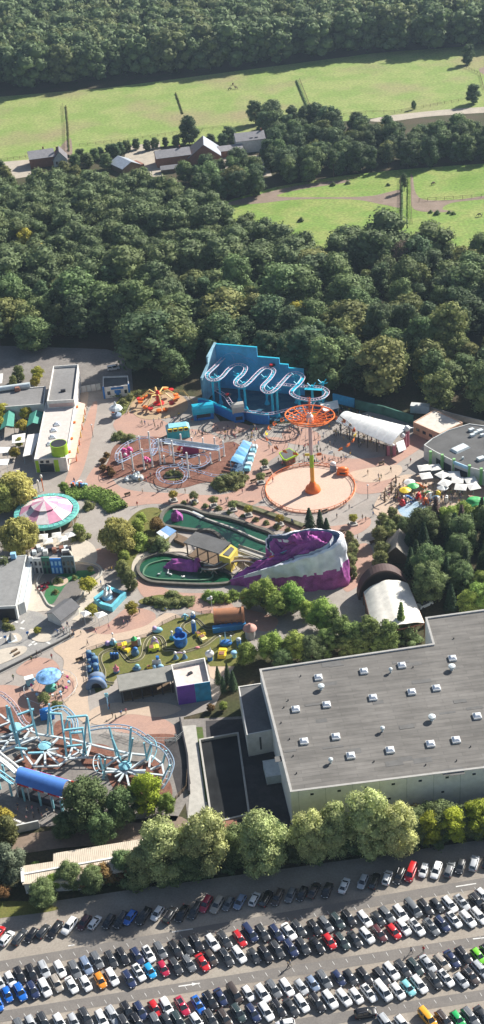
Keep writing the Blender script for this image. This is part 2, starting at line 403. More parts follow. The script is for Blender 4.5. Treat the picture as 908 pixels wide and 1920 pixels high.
beige = [
 [(130, 1180), (200, 1190), (270, 1175), (310, 1150), (340, 1160), (300, 1190), (180, 1215), (165, 1300), (170, 1360), (130, 1330), (110, 1290), (120, 1240), (100, 1215)],
 [(200, 1320), (300, 1318), (340, 1330), (300, 1345), (240, 1340), (190, 1360), (160, 1345)],
 [(660, 885), (745, 872), (748, 892), (700, 905), (668, 900)],
 [(395, 1180), (450, 1170), (470, 1210), (440, 1250), (395, 1270)],
 [(135, 790), (152, 730), (166, 735), (160, 780), (140, 850), (126, 880), (118, 870)],
 [(60, 1000), (150, 1010), (180, 1030), (175, 1060), (120, 1050), (60, 1040)],
]
for i, p in enumerate(beige): flat('beige_paving', p, .10 + .004 * (i % 3), M_BEIGE if i != 5 else M_SANDP)
flat('sand_paving', [(55, 1065), (80, 1060), (100, 1120), (140, 1150), (100, 1145), (40, 1150), (30, 1120)], .11, M_SANDP, False)
flat('sand_paving', [(170, 1065), (190, 1070), (200, 1110), (150, 1165), (115, 1160), (150, 1120)], .114, M_SANDP, False)
# service strip, path and basin west of the hall
flat('service_yard', [(330, 1350), (520, 1340), (560, 1600), (360, 1600)], .07, M_YARD, False)
flat('dark_asphalt_and_shade', [(308, 1388), (345, 1376), (358, 1470), (334, 1490)], .135, mat2('dark_asphalt_and_shade', (.05, .047, .048), (.065, .06, .06), .3), False)
flat('dark_asphalt_and_shade', [(386, 1352), (520, 1345), (560, 1600), (398, 1600)], .1, mat2('dark_asphalt_and_shade', (0, 0, 0), (0, 0, 0), .3), False)  # hall's cast shadow over the yard, put into the ground colour
flat('footpath', [(342, 1362), (368, 1360), (385, 1470), (392, 1560), (350, 1570), (356, 1480)], .13, M_CONC, False)
flat('verge', [(368, 1364), (380, 1364), (396, 1500), (386, 1505)], .14, mat2('weeds', (.08, .12, .03), (.12, .13, .05), .6), False)
# coaster area
flat('coaster_yard', [(-160, 1330), (60, 1335), (150, 1375), (345, 1385), (352, 1500), (330, 1540), (-160, 1560)], .09, M_YARD, False)
cz = crop(0, 1280, 4.54); c7 = crop(150, 1340, 4.54)
flat('mulch_bed', cz((-60, 230), (230, 230), (300, 420), (140, 420), (-60, 420)), .12, M_MULCH)
flat('mulch_bed', cz((130, 640), (330, 560), (560, 660), (480, 740), (200, 720)), .12, M_MULCH)
flat('mulch_bed', cz((470, 350), (600, 340), (700, 560), (560, 640), (470, 560)), .124, M_MULCH)
flat('mulch_bed', cz((780, 530), (960, 570), (940, 760), (700, 700)), .128, M_MULCH)
flat('mulch_bed', c7((220, 400), (330, 380), (480, 440), (560, 420), (640, 380), (760, 560), (780, 700), (640, 760), (300, 640)), .124, M_MULCH)
flat('mulch_bed', c7((560, 180), (840, 190), (840, 420), (760, 420), (700, 280)), .12, M_MULCH)
# entrance road bottom left
flat('road', [(-60, 1490), (0, 1500), (70, 1545), (62, 1556), (-60, 1530)], .13, M_LANE, False)
flat('road_edge_line', [(-30, 1508), (60, 1550), (56, 1552), (-30, 1512)], .15, M_LINE, False)
flat('earth_path', [(30, 1570), (80, 1560), (200, 1545), (330, 1530), (350, 1560), (240, 1580), (120, 1590), (30, 1600)], .09, M_DIRT, True)
# car park
flat('car_park', [(-200, 1745), (0, 1705), (220, 1672), (454, 1640), (700, 1606), (1100, 1545), (1100, 2100), (-200, 2100)], .04, M_LOT, False)
def band(name, y0, y1, x0, x1, w, z, m, half=0):
    flat(name, [(x0, y0 - w / 2), (x1, y1 - w * .46), (x1, y1 + w * .46), (x0, y0 + w / 2)], z, m, False)
band('lane', 1840, 1629, -160, 1060, 20, .06, M_LANE)
band('lane', 1932, 1740, -160, 1060, 21, .06, M_LANE)
band('lane', 2034, 1842, -160, 1060, 22, .06, M_LANE)
mk = MB()
def mark(p, q, w):
    a = W(*p); b = W(*q); d = (b - a).normalized(); n = Vector((-d.y, d.x, 0)) * w / 2
    mk.sheet([a - n, b - n, b + n, a + n], .085)
for p, q in (((323, 1748), (362, 1742)), ((855, 1663), (893, 1657)), ((887, 1761), (925, 1757)), ((335, 1850), (375, 1844)), ((140, 1772), (128, 1774))): mark(p, q, .26)
def head(p):
    a = W(*p); mk.sheet([a + Vector((-.1, -.38, 0)), a + Vector((.9, .08, 0)), a + Vector((-.2, .4, 0))], .089)
head((362, 1846))
struct('lane_arrows', mk, M_LINE)
mk = MB()
for (xa, ya, xb, yb, n, dx, dy) in ((12, 1806, 890, 1664, 36, 7, 11), (20, 1905, 900, 1756, 36, 7, 11), (60, 1852, 890, 1704, 36, 6, 9), (700, 1893, 900, 1862, 8, 7, 11)):
    for i in range(n):
        x = xa + (xb - xa) * i / (n - 1); y = ya + (yb - ya) * i / (n - 1)
        mark((x, y), (x + dx * .6, y + dy * .6), .08)
struct('stall_lines', mk, M_LINE)

# ---------------------------------------------------------------- trees
def quads_to_mesh(name, P, m, smoothcore=None):
    n = P.shape[0]; vs = P.reshape(-1, 3)
    cv, cf = smoothcore if smoothcore else (np.zeros((0, 3)), [])
    me = bpy.data.meshes.new(name)
    allv = np.vstack([vs, cv]) if len(cv) else vs
    me.vertices.add(len(allv)); me.vertices.foreach_set('co', allv.astype(np.float32).ravel())
    cl = np.array(cf, dtype=np.int32) if len(cf) else np.zeros((0, 3), np.int32)
    nl = n * 4 + len(cl) * 3
    me.loops.add(nl); me.polygons.add(n + len(cl))
    idx = np.concatenate([np.arange(n * 4, dtype=np.int32), (cl + n * 4).ravel().astype(np.int32)])
    me.loops.foreach_set('vertex_index', idx)
    ls = np.concatenate([np.arange(n, dtype=np.int32) * 4, n * 4 + np.arange(len(cl), dtype=np.int32) * 3])
    me.polygons.foreach_set('loop_start', ls)
    me.update(calc_edges=True); me.validate()
    me.materials.append(m); return me
def ico():
    bm = bmesh.new(); bmesh.ops.create_icosphere(bm, subdivisions=2, radius=1.0)
    v = np.array([x.co[:] for x in bm.verts]); f = [[q.index for q in p.verts] for p in bm.faces]; bm.free(); return v, np.array(f)
ICO = ico()
def leaves(rg, cen, nor, size, elong=1.0, droop=0.0):
    n = len(cen); r = rg.normal(size=(n, 3)); nn = nor + .36 * r; nn /= np.linalg.norm(nn, axis=1)[:, None] + 1e-9
    a = np.cross(nn, rg.normal(size=(n, 3))); 
    if droop: a = a * (1 - droop) + np.array([0, 0, -1.0]) * droop
    a -= nn * (a * nn).sum(1)[:, None]; a /= np.linalg.norm(a, axis=1)[:, None] + 1e-9
    b = np.cross(nn, a); s = size * rg.uniform(.6, 1.35, (n, 1)); a = a * s * elong; b = b * s
    return np.stack([cen - a * .5, cen + b * .42 + a * rg.uniform(-.15, .15, (n, 1)), cen + a * .5, cen - b * .42], 1)
def lobes_crown(seed, lobes, n, size, elong=1.0, droop=0.0, core=.74, ragged=.16):
    rg = np.random.default_rng(seed); L = np.array(lobes)
    w = (L[:, 3] * L[:, 4]) ** 1.0; w /= w.sum(); k = rg.choice(len(L), n * 2, p=w)
    d = rg.normal(size=(n * 2, 3)); d /= np.linalg.norm(d, axis=1)[:, None]
    d[:, 2] = np.where((d[:, 2] < -.3) & (rg.random(n * 2) < .6), -d[:, 2], d[:, 2])
    rr = 1 + rg.normal(size=(n * 2, 1)) * ragged - .06
    R3 = np.stack([L[k, 3], L[k, 3], L[k, 4]], 1); P = L[k, :3] + d * R3 * rr
    inside = np.zeros(n * 2, bool)
    for i in range(len(L)):
        q = (P - L[i, :3]) / np.array([L[i, 3], L[i, 3], L[i, 4]]); inside |= ((q ** 2).sum(1) < .62) & (k != i)
    ok = ~inside; P = P[ok][:n]; d = d[ok][:n]
    Q = leaves(rg, P, d, size, elong, droop)
    cv = []; cf = []
    for i in range(len(L)):
        v = ICO[0] * np.array([L[i, 3], L[i, 3], L[i, 4]]) * core * (1 + rg.normal(size=(len(ICO[0]), 1)) * .1) + L[i, :3]
        cf.append(ICO[1] + len(ICO[0]) * i); cv.append(v)
    return Q, (np.vstack(cv), np.vstack(cf))
def broad_lobes(seed, H=15, R=4.6, n=20, base=.3, rl=(1.5, 2.5), top=1.0):
    g = random.Random(seed); out = [(0, 0, H * .62, R * .55, R * .6)]
    for i in range(n):
        t = (i + .5) / n; z = H * base + (H * (1 - base) - 1.6) * t; e = math.sin(PI * (0.18 + .72 * t)) ** .8
        a = i * 2.4 + g.uniform(-.5, .5); q = R * e * g.uniform(.45, .85); r = g.uniform(*rl)
        out.append((q * math.cos(a), q * math.sin(a), z, r, r * g.uniform(.75, 1.0)))
    return out
def conifer_quads(seed, H, R, n, size, base=.08, tiers=14):
    g = np.random.default_rng(seed); t = g.random(n) ** .8 ; tier = np.floor(t * tiers) / tiers + g.random(n) * .35 / tiers
    z = H * (base + (1 - base) * tier); a = g.random(n) * 2 * PI; nb = 9
    mod = .72 + .28 * np.cos(a * nb + tier * 37) ; rad = R * (1 - tier) ** .85 * mod * (.35 + .65 * g.random(n) ** .5) + .1
    P = np.stack([rad * np.cos(a), rad * np.sin(a), z - rad * .35], 1); N_ = np.stack([np.cos(a) * .5, np.sin(a) * .5, np.full(n, .8)], 1)
    Q = leaves(g, P, N_, size, 1.3, .25)
    m = 10; ang = np.arange(m) * 2 * PI / m; cv = []; 
    for k, (rz, zz) in enumerate(((.45 * R, H * base), (.3 * R, H * .45), (.03, H * .97))): cv += [(rz * math.cos(q), rz * math.sin(q), zz) for q in ang]
    cf = []
    for k in range(2):
        for j in range(m):
            a0 = k * m + j; a1 = k * m + (j + 1) % m; cf += [(a0, a1, a1 + m), (a0, a1 + m, a0 + m)]
    return Q, (np.array(cv), np.array(cf))
def trunk_mesh(name, H, r, top, m=None, limbs=5, seed=1, spread=2.5):
    g = random.Random(seed); mb = MB(); mb.tube([(0, 0, -.3), (.05, 0, top * .4), (-.05, .08, top)], [r * 1.25, r, r * .6], 7)
    for i in range(limbs):
        a = i * 2.4; z = top * g.uniform(.55, .95); mb.tube([(0, 0, z), (math.cos(a) * spread * .5, math.sin(a) * spread * .5, z + (H - top) * .3), (math.cos(a) * spread, math.sin(a) * spread, z + (H - top) * .5)], [r * .5, r * .3, r * .12], 5)
    me = bpy.data.meshes.new(name); me.from_pydata([tuple(v) for v in mb.v], [], mb.f); me.materials.append(m or M_BARK); me.update(); return me
LF = dict(
 forest=leafmat('forest_foliage', (.155, .215, .085)), forest2=leafmat('dark_forest_foliage', (.105, .155, .072)), olive=leafmat('olive_foliage', (.21, .235, .085)),
 yellow=leafmat('yellowing_foliage', (.40, .37, .055)), silver=leafmat('silver_green_foliage', (.42, .465, .20)), willow=leafmat('willow_foliage', (.42, .42, .12)),
 conifer=leafmat('conifer_foliage', (.055, .10, .045)), fresh=leafmat('fresh_green_foliage', (.26, .36, .08)), lime=leafmat('lime_foliage', (.36, .41, .045)), bare=leafmat('bare_twigs', (.19, .14, .11)),
 larch=leafmat('larch_foliage', (.22, .28, .085)), rust=leafmat('rusty_foliage', (.27, .17, .06)), grey=leafmat('grey_green_foliage', (.2, .25, .16)))
TREES = {}
def def_tree(kind, variants):
    TREES[kind] = variants
def T_broad(kind, leafm, seeds, H, R, n, size, nl=20, rl=(1.5, 2.5), base=.3, tr=.28, ttop=.55, elong=1., droop=0., core=.74, ragged=.16):
    out = []
    for sd in seeds:
        Q, core_ = lobes_crown(sd, broad_lobes(sd, H, R, nl, base, rl), n, size, elong, droop, core, ragged)
        out.append((quads_to_mesh('crown', Q, LF[leafm], core_), trunk_mesh('trunk', H, tr, H * ttop, seed=sd, spread=R * .5)))
    def_tree(kind, (out, H))
T_broad('oak', 'forest', (1, 2, 3), 16, 5.0, 2600, .72, 24, (1.6, 2.6), base=.1)
T_broad('oak_dark', 'forest2', (4, 5, 6), 16, 4.6, 2400, .68, 24, (1.4, 2.4), base=.1)
T_broad('oak_olive', 'olive', (7, 8), 15, 4.8, 2400, .7, 22, (1.5, 2.4), base=.1)
T_broad('oak_yellow', 'yellow', (50,), 15, 4.6, 2400, .68, 22, (1.5, 2.4), base=.1)
T_broad('pine', 'forest2', (9, 10, 11), 18, 3.1, 1900, .6, 18, (1.0, 1.8), base=.25)
T_broad('bare', 'bare', (12,), 15, 4.2, 1500, .5, 18, (1.4, 2.0), core=.3, ragged=.25)
T_broad('yellow', 'yellow', (13, 14), 6, 2.1, 1500, .34, 14, (.7, 1.1), base=.3, tr=.12)
T_broad('silver', 'silver', (15, 16, 17), 15, 5.0, 7500, .42, 34, (1.2, 2.1), base=.14, tr=.3, ttop=.35)
T_broad('willow', 'willow', (18, 19), 11, 4.8, 6500, .42, 26, (1.3, 2.1), base=.2, tr=.3, elong=2.2, droop=.75, ttop=.4)
T_broad('fresh', 'fresh', (20, 21, 22), 10, 3.4, 4200, .36, 22, (1.0, 1.6), base=.2, tr=.2)
T_broad('lime', 'lime', (23, 24), 12, 3.0, 4600, .36, 24, (.9, 1.5), base=.12, tr=.2)
T_broad('larch', 'larch', (25, 26), 12, 2.6, 3600, .36, 22, (.8, 1.3), base=.12, tr=.18)
T_broad('small', 'olive', (27, 28), 4.6, 1.5, 800, .26, 10, (.5, .85), base=.42, tr=.08, ttop=.6)
T_broad('smallyellow', 'yellow', (29,), 4.6, 1.5, 800, .26, 10, (.5, .85), base=.42, tr=.08, ttop=.6)
T_broad('rusty', 'rust', (30, 31), 6, 2.4, 1800, .34, 14, (.8, 1.2), base=.2, tr=.12)
T_broad('greyt', 'grey', (32,), 11, 3.6, 5200, .36, 24, (1.0, 1.7), base=.1, tr=.22)
T_broad('darktree', 'forest', (33, 34), 14, 5.0, 6500, .42, 30, (1.3, 2.2), base=.16, tr=.3)
T_broad('bush', 'olive', (35, 36), 2.2, 1.5, 650, .24, 9, (.5, .8), base=.05, tr=.06)
T_broad('greenbush', 'fresh', (37, 38), 2.4, 1.6, 650, .24, 9, (.5, .85), base=.05, tr=.06)
T_broad('darkbush', 'forest', (39,), 2.4, 1.6, 650, .26, 9, (.5, .85), base=.05, tr=.06)
out = []
for sd, H, R in ((41, 14, 3.4), (42, 15, 3.0), (43, 12, 3.2)):
    Q, core_ = conifer_quads(sd, H, R, 3600, .5); out.append((quads_to_mesh('crown', Q, LF['conifer'], core_), trunk_mesh('trunk', H, .22, H * .5, limbs=0)))
def_tree('conifer', (out, 14))
out = []
for sd, H, R in ((44, 13, 2.4),):
    Q, core_ = conifer_quads(sd, H, R, 2200, .5); out.append((quads_to_mesh('crown', Q, LF['larch'], core_), trunk_mesh('trunk', H, .2, H * .5, limbs=0)))
def_tree('larchcone', (out, 13))
Q, core_ = conifer_quads(45, 11, 2.3, 1500, .45); def_tree('barecone', ([(quads_to_mesh('crown', Q, LF['bare'], core_), trunk_mesh('trunk', 11, .16, 6, limbs=0))], 11))

TC = {}
def tree(kind, loc, h, label, group=None, name='tree', wide=1.0, cat='tree'):
    vs, H = TREES[kind]; i = TC.get(kind, 0); TC[kind] = i + 1; cr, tr = vs[i % len(vs)]
    o = bpy.data.objects.new(name, None); C.objects.link(o); k = h / H
    o.location = (loc[0], loc[1], 0); o.rotation_euler = (0, 0, rnd.uniform(0, 6.28)); o.scale = (k * wide, k * wide, k)
    o['label'] = label; o['category'] = cat
    if group: o['group'] = group
    a = bpy.data.objects.new('trunk' if cat == 'tree' else 'stem', tr); a.parent = o; C.objects.link(a)
    b = bpy.data.objects.new('crown' if cat == 'tree' else 'foliage', cr); b.parent = o; C.objects.link(b)
    return o
def treeC(kind, cx, cy, h, label, group=None, name='tree', wide=1.0, cat='tree', f=.58):
    p = W(cx, cy, h * f); return tree(kind, p, h, label, group, name, wide, cat)
def inpoly(x, y, poly):
    c = False; n = len(poly)
    for i in range(n):
        a, b = poly[i], poly[i - 1]
        if (a[1] > y) != (b[1] > y) and x < (b[0] - a[0]) * (y - a[1]) / (b[1] - a[1]) + a[0]: c = not c
    return c
def scatter(poly, sp, seed, jit=.32):
    g = random.Random(seed); xs = [p[0] for p in poly]; ys = [p[1] for p in poly]; out = []; row = 0; y = min(ys)
    while y < max(ys):
        x = min(xs) + (sp / 2 if row % 2 else 0)
        while x < max(xs):
            a, b = x + g.uniform(-jit, jit) * sp, y + g.uniform(-jit, jit) * sp
            if inpoly(a, b, poly): out.append((a, b))
            x += sp
        y += sp * .87; row += 1
    return out
def pxpoly(pts): return [(W(*p).x, W(*p).y) for p in pts]

# the wood behind the park: every tree its own thing
woodpx = [(-70, 660), (110, 652), (215, 655), (245, 690), (300, 715), (370, 720), (395, 700), (470, 690), (560, 700), (600, 735), (680, 748), (770, 762), (840, 778), (1010, 800), (1010, 500), (908, 508), (760, 500), (600, 492), (480, 462), (400, 430), (340, 392), (250, 372), (150, 366), (60, 380), (-70, 388)]
wp = pxpoly(woodpx); pts = scatter(wp, 9.9, 3, .4); pts.sort(key=lambda p: p[1]); print('wood trees', len(pts))
FL = dict(oak=('mid green broadleaf tree in the dense wood behind the rides', 'mid green trees of the wood behind the park'),
          oak_dark=('dark green broadleaf tree in the dense wood behind the rides', 'dark green trees of the wood behind the park'),
          oak_olive=('olive yellow-green broadleaf tree in the dense wood behind the rides', 'olive trees of the wood behind the park'),
          pine=('tall narrow dark pine rising out of the dense wood behind the rides', 'pines of the wood behind the park'),
          bare=('greyish half-bare tree among green ones in the wood behind the rides', 'half-bare trees of the wood behind the park'),
          yellow=('tree with yellowing leaves in the wood behind the rides', 'yellowing trees of the wood behind the park'))
FN = dict(oak='broadleaf_tree', oak_dark='broadleaf_tree', oak_olive='broadleaf_tree', pine='pine_tree', bare='half_bare_tree', yellow='broadleaf_tree')
for x, y, h in ((48, 452, 13), (70, 482, 14), (22, 520, 14), (40, 500, 11), (15, 408, 11), (320, 515, 10), (180, 485, 10), (560, 590, 12), (730, 640, 11), (800, 700, 10)): treeC('oak_yellow', x, y, h, 'yellowing tree standing out among green ones in the wood', FL['yellow'][1], 'yellowing_tree', 1.15)
for x, y, h in ((392, 418, 14), (640, 640, 10), (270, 430, 10)): treeC('bare', x, y, h, 'greyish half-bare tree standing out among green ones in the wood', 'half-bare trees standing out in the wood', 'half_bare_tree', 1.2)
extra = []
for i, (x, y) in enumerate(pts):
    g = rnd.random(); left = x < -35 and y > 455
    k = 'oak' if g < .36 else 'oak_dark' if g < .56 else 'oak_olive' if g < (.78 if x > 20 or left else .68) else 'pine' if g < .96 else 'bare' if g < .975 else 'oak_olive'
    h = rnd.choice((rnd.uniform(9, 13), rnd.uniform(12, 18.5), rnd.uniform(14, 18))) * (1.0 if y < 480 else .85)
    if rnd.random() < .1: h *= 1.22
    if i < 185: tree(k, (x, y), h, FL[k][0], FL[k][1], FN[k], rnd.uniform(.95, 1.7))
    else: extra.append((x, y, h, k))
# far wood beyond the meadow and the back of the near wood: one mass
def mass(name, pts, n, size, mats, seed, label, cat, wide=1.1, R=5.0, hs=(20, 27), core=.8):
    rg = np.random.default_rng(seed); protos = []
    for i in range(5):
        L = broad_lobes(100 + i, 16, R, 14, .15, (1.9, 2.9)); protos.append(lobes_crown(200 + i, L, n, size, core=core))
    QS = {0: [], 1: []}; CV = {0: [], 1: []}; CF = {0: [], 1: []}; off = {0: 0, 1: 0}
    for p in pts:
        x, y = p[:2]; Q, (cv, cf) = protos[rg.integers(5)]; h = (p[2] if len(p) > 2 else rg.uniform(*hs)) / 16; a = rg.uniform(0, 6.28)
        Rm = np.array([[math.cos(a), -math.sin(a), 0], [math.sin(a), math.cos(a), 0], [0, 0, 1]]) * h; Rm[:2] *= wide * rg.uniform(.85, 1.2)
        m = int(rg.random() < .3); t = np.array([x, y, 0]); QS[m].append(Q @ Rm.T + t); CV[m].append(cv @ Rm.T + t); CF[m].append(cf + off[m]); off[m] += len(cv)
    root = None
    for m in (0, 1):
        me = quads_to_mesh(name, np.concatenate(QS[m]), mats[m], (np.vstack(CV[m]), np.vstack(CF[m])))
        o = bpy.data.objects.new(name if root is None else 'olive_crowns', me); C.objects.link(o)
        if root is None: root = o; tag(o, label, cat); o['kind'] = 'stuff'
        else: o.parent = root; o['kind'] = 'stuff'
    return root
LFm = leafmat('far_foliage', (.13, .195, .085), rand=0, island=.3); LFm2 = leafmat('far_olive_foliage', (.17, .20, .08), rand=0, island=.3)
farpx = [(-60, 178), (60, 172), (200, 155), (330, 138), (454, 128), (600, 112), (760, 96), (880, 92), (960, 86), (980, -95), (454, -70), (-60, -50)]
fp = pxpoly(farpx); pts = scatter(fp, 11, 5, .4); print('far trees', len(pts))
mass('far_wood', pts, 560, 1.2, (LFm, LFm2), 8, 'broad wood of green trees filling the top of the view beyond the meadow', 'wood')
if extra: mass('woodland_edge', [(x, y, h * 1.12) for x, y, h, k in extra], 1900, .74, (LFm, LFm2), 9, 'back part of the wood where it meets the farm and the lower pasture', 'wood', 1.32)
# ================================================================ farm and fields
G = 6.0  # the place's own grid is turned about six degrees
r, rf = gable('farmhouse', 'dark tiled farmhouse with brown roof at the left edge of the meadow', 'house', (80, 308), 0, G + 4, 12.5, 10, 5, 7.6, M_BRICK, M_TILE, chim=(1.5, .8)); winrow(r, 11.5, -1, -4.5, (1.0,), 3, 1.2, 1.3, M_GLASS)
r, rf = gable('farmhouse', 'small brown-roofed house with a pale glazed gable beside the dark farmhouse', 'house', (114, 306), 0, G + 90, 9.5, 7, 3.4, 7.6, M_GREYW, M_SLATE, chim=(0, 1)); 
for k in (-1.8, 0, 1.8):
    wd = MB().box((-4.78, k, .9), (.12, 1.2, 1.8)).build('window', M_WHITE, r, local=True); MB().box((-4.84, k, 1.0), (.12, 1.0, 1.6)).build('pane', M_GLASS, wd, local=True)
r, rf = gable('shed', 'shed with a pale solar panel roof beside the sandy yard', 'shed', (236, 318), 0, G + 115, 13, 10, 3.2, 5.6, M_WOOD, M_SOLAR)
MB().box((-2, -6.0, 0), (8, 3, 2.6)).build('lean_to', M_BRICK, r, local=True)
r, rf = gable('barn', 'large barn with a pale solar roof half in the middle of the farm', 'barn', (384, 298), 0, G + 84, 15, 16, 3.5, 9.5, M_BRICK, M_SLATE)
mb = MB(); k = (9.5 - 3.5) / 8
mb.slab3([(-7.4, -8.3, 3.5 - k * .3 + .1), (7.4, -8.3, 3.5 - k * .3 + .1), (7.4, -.2, 9.5 - k * .2 + .1), (-7.4, -.2, 9.5 - k * .2 + .1)], .06); mb.build('solar_panel', M_SOLAR, r, local=True)
MB().box((-7.55, 0, 0), (.14, 4, 3.4)).build('door', M_WOOD, r, local=True)
r, rf = gable('barn', 'long grey-roofed stable wing joined to the left of the large barn', 'barn', (325, 306), 0, G + 2, 17, 9.5, 5, 7.4, M_BRICK, M_TILE, chim=(4, 0)); winrow(r, 17, -1, -4.5, (1.2,), 5, 1.3, 1.2, M_GLASS)
r, rf = gable('barn', 'low grey linking roof between the large barn and the white farmhouse', 'barn', (432, 290), 0, G, 12, 8, 3.6, 5, M_BRICK, M_TILE)
r, rf = gable('farmhouse', 'white farmhouse with a grey roof and two dormer windows', 'house', (469, 280), 0, G, 14.5, 10, 6.4, 9.0, M_WHITE, M_TILE, chim=(6.2, 0)); winrow(r, 14, -1, -4.5, (.9, 2.9), 4, 1.1, 1.2, M_GLASS)
for x in (.6, 3.2):
    dm = MB().box((x, -3.0, 5.2), (1.5, 2.2, 2.0)).build('dormer', M_SLATE, rf, local=True)
r, rf = gable('shed', 'small shed in front of the stable wing', 'shed', (318, 322), 0, G, 8, 4, 2.2, 3.4, M_WOOD, M_TILE)
r, rf = gable('shed', 'garden shed with a dark roof right of the white farmhouse', 'shed', (496, 292), 0, G + 60, 5, 4, 2.3, 3.6, M_WOOD, M_SLATE)

def fence(px, label, sp=3.0, h=1.4, rails=2, group=None, m=None, r=.06, name='field_fence', z=0, closed=False):
    m = m or M_WOOD; P = [W(*p) for p in px]; c = P[0]; root = thing(name, label, 'fence', (c.x, c.y, z), 0, group); seg = list(zip(P, P[1:])); posts = []
    for a, b in seg:
        n = max(1, int((b - a).length / sp)); posts += [a.lerp(b, i / n) for i in range(n)]
    posts.append(P[-1]); posts = posts[:99]
    for q in posts:
        MB().box((q.x, q.y, z), (r * 2.4, r * 2.4, h)).build('post', m, root)
    mb = MB()
    for k in range(rails):
        zz = z + h * (k + 1) / (rails + .25)
        for a, b in seg: mb.beam(a + Vector((0, 0, zz)), b + Vector((0, 0, zz)), r, r * 1.6)
    mb.build('rails', m, root); return root
def hedge(name, px, w, h, m, label, seed, dens=26, size=.5, cat='hedge'):
    g = np.random.default_rng(seed); P = [W(*p) for p in px]; cs = []; ns = []
    for a, b in zip(P, P[1:]):
        L = (b - a).length; n = int(L * dens * (w + h)); t = g.random((n, 1)); A = np.array(a); B = np.array(b); d = np.array(((b - a) / L)); pn = np.array([-d[1], d[0], 0]); u = g.uniform(-1, 1, (n, 1)); q = g.uniform(0, 1, (n, 1)) ** .6
        hh = h * (.75 + .25 * np.sin(t * L * 1.3 + seed) * np.cos(t * L * .7))
        cs.append(A + (B - A) * t + pn * u * w / 2 + np.array([0, 0, 1]) * q * hh * (1 - .25 * u * u)); ns.append(pn * u + np.array([0, 0, 1.0]) * q)
    Q = leaves(g, np.concatenate(cs), np.concatenate(ns) + 1e-3, size)
    c = np.array(P[0]); me = quads_to_mesh(name, Q - c, m); o = bpy.data.objects.new(name, me); o.location = P[0]; C.objects.link(o); return tag(o, label, cat)
hedge('hedge', [(124, 200), (128, 240), (130, 284)], .8, 1.0, LF['olive'], 'narrow dark hedge dividing the two left paddocks of the meadow', 1)
hedge('hedge', [(330, 176), (343, 214)], .8, 1.0, LF['olive'], 'narrow hedge running down the meadow to the round tree', 2)
hedge('hedge', [(556, 152), (578, 206)], 1.1, 1.1, LF['forest'], 'dark hedge dividing the two right paddocks of the meadow', 3)
fence([(118, 198), (122, 240), (122, 288)], 'wooden fence along the left side of the narrow paddock hedge')
fence([(562, 150), (584, 206)], 'wooden fence right of the dark hedge on the meadow')
fence([(-20, 304), (60, 295), (128, 286)], 'wooden fence at the near edge of the left paddock')
fence([(150, 274), (240, 264), (380, 244), (420, 240)], 'wooden fence at the near edge of the middle paddocks', 4)
fence([(590, 222), (700, 211), (740, 212), (860, 190), (880, 186)], 'wooden fence beside the sandy field track', 4)
fence([(870, 126), (900, 140), (908, 170)], 'wooden fence curving round the far right corner of the meadow')
fence([(520, 355), (600, 345), (640, 340), (675, 334)], 'wooden fence along the shaded top of the lower left pasture')
fence([(786, 378), (850, 374), (920, 369)], 'dark post fence crossing the lower right pasture', 3.4, 1.6)
fence([(751, 335), (750, 385), (750, 420)], 'fence on the left side of the green strip between the lower pastures')
fence([(771, 330), (771, 385), (773, 420)], 'fence on the right side of the green strip between the lower pastures')
hedge('hedge', [(754, 330), (754, 385), (753, 430)], .9, 1.2, LF['forest'], 'scrubby hedge line between the two lower pastures', 4)
hedge('hedge', [(766, 335), (765, 420)], .7, .8, LF['fresh'], 'thin bright hedge between the two lower pastures', 5)
def make_horse(name, label, pos, rz, m, s=1.0, group=None, graze=True):
    bm_pts = [(0, 0, 1.25), (.55, 0, 1.25), (.85, 0, 1.45 if not graze else 1.15), (1.25, 0, 1.95 if not graze else .65), (1.6, 0, 1.8 if not graze else .25), (-.55, 0, 1.28),
              (.5, .2, .75), (.52, .2, .4), (.5, .2, .03), (.5, -.2, .75), (.56, -.2, .4), (.54, -.2, .03), (-.62, .2, .85), (-.78, .2, .5), (-.68, .2, .03), (-.62, -.2, .85), (-.74, -.2, .5), (-.62, -.2, .03)]
    ed = [(0, 1), (1, 2), (2, 3), (3, 4), (0, 5), (1, 6), (6, 7), (7, 8), (1, 9), (9, 10), (10, 11), (5, 12), (12, 13), (13, 14), (5, 15), (15, 16), (16, 17)]
    rad = [.33, .32, .22, .15, .09, .33, .13, .08, .07, .13, .08, .07, .17, .09, .07, .17, .09, .07]
    me = skinmesh(name, bm_pts, ed, rad, 0); me.materials.clear(); me.materials.append(m)
    r = thing(name, label, 'horse', (pos.x, pos.y, 0), rz, group)
    o = bpy.data.objects.new('body', me); o.parent = r; C.objects.link(o)
    MB().tube([(-.85, 0, 1.35), (-1.05, 0, 1.0), (-1.0, 0, .55)], [.07, .09, .03], 6).build('tail', M_DARK, r, local=True)
    r.scale = (s, s, s); return r
def skinmesh(name, vs, ed, rad, root=0, sub=1):
    me = bpy.data.meshes.new(name); me.from_pydata(vs, ed, []); o = bpy.data.objects.new('tmp', me); C.objects.link(o)
    md = o.modifiers.new('s', 'SKIN')
    for i, v in enumerate(me.skin_vertices[0].data): v.radius = (rad[i], rad[i]) if not isinstance(rad[i], tuple) else rad[i]; v.use_root = (i == root)
    s = o.modifiers.new('u', 'SUBSURF'); s.levels = sub; s.render_levels = sub
    dg = bpy.context.evaluated_depsgraph_get(); dg.update(); nm = bpy.data.meshes.new_from_object(o.evaluated_get(dg)); nm.name = name
    nm.polygons.foreach_set('use_smooth', [True] * len(nm.polygons)); bpy.data.objects.remove(o); return nm
M_HBR = mat('horse_brown', (.10, .05, .03), .6); M_HBK = mat('horse_black', (.02, .018, .016), .6)
make_horse('horse', 'dark horse grazing on the meadow, left one of the close pair', W(431, 169), .3, M_HBK)
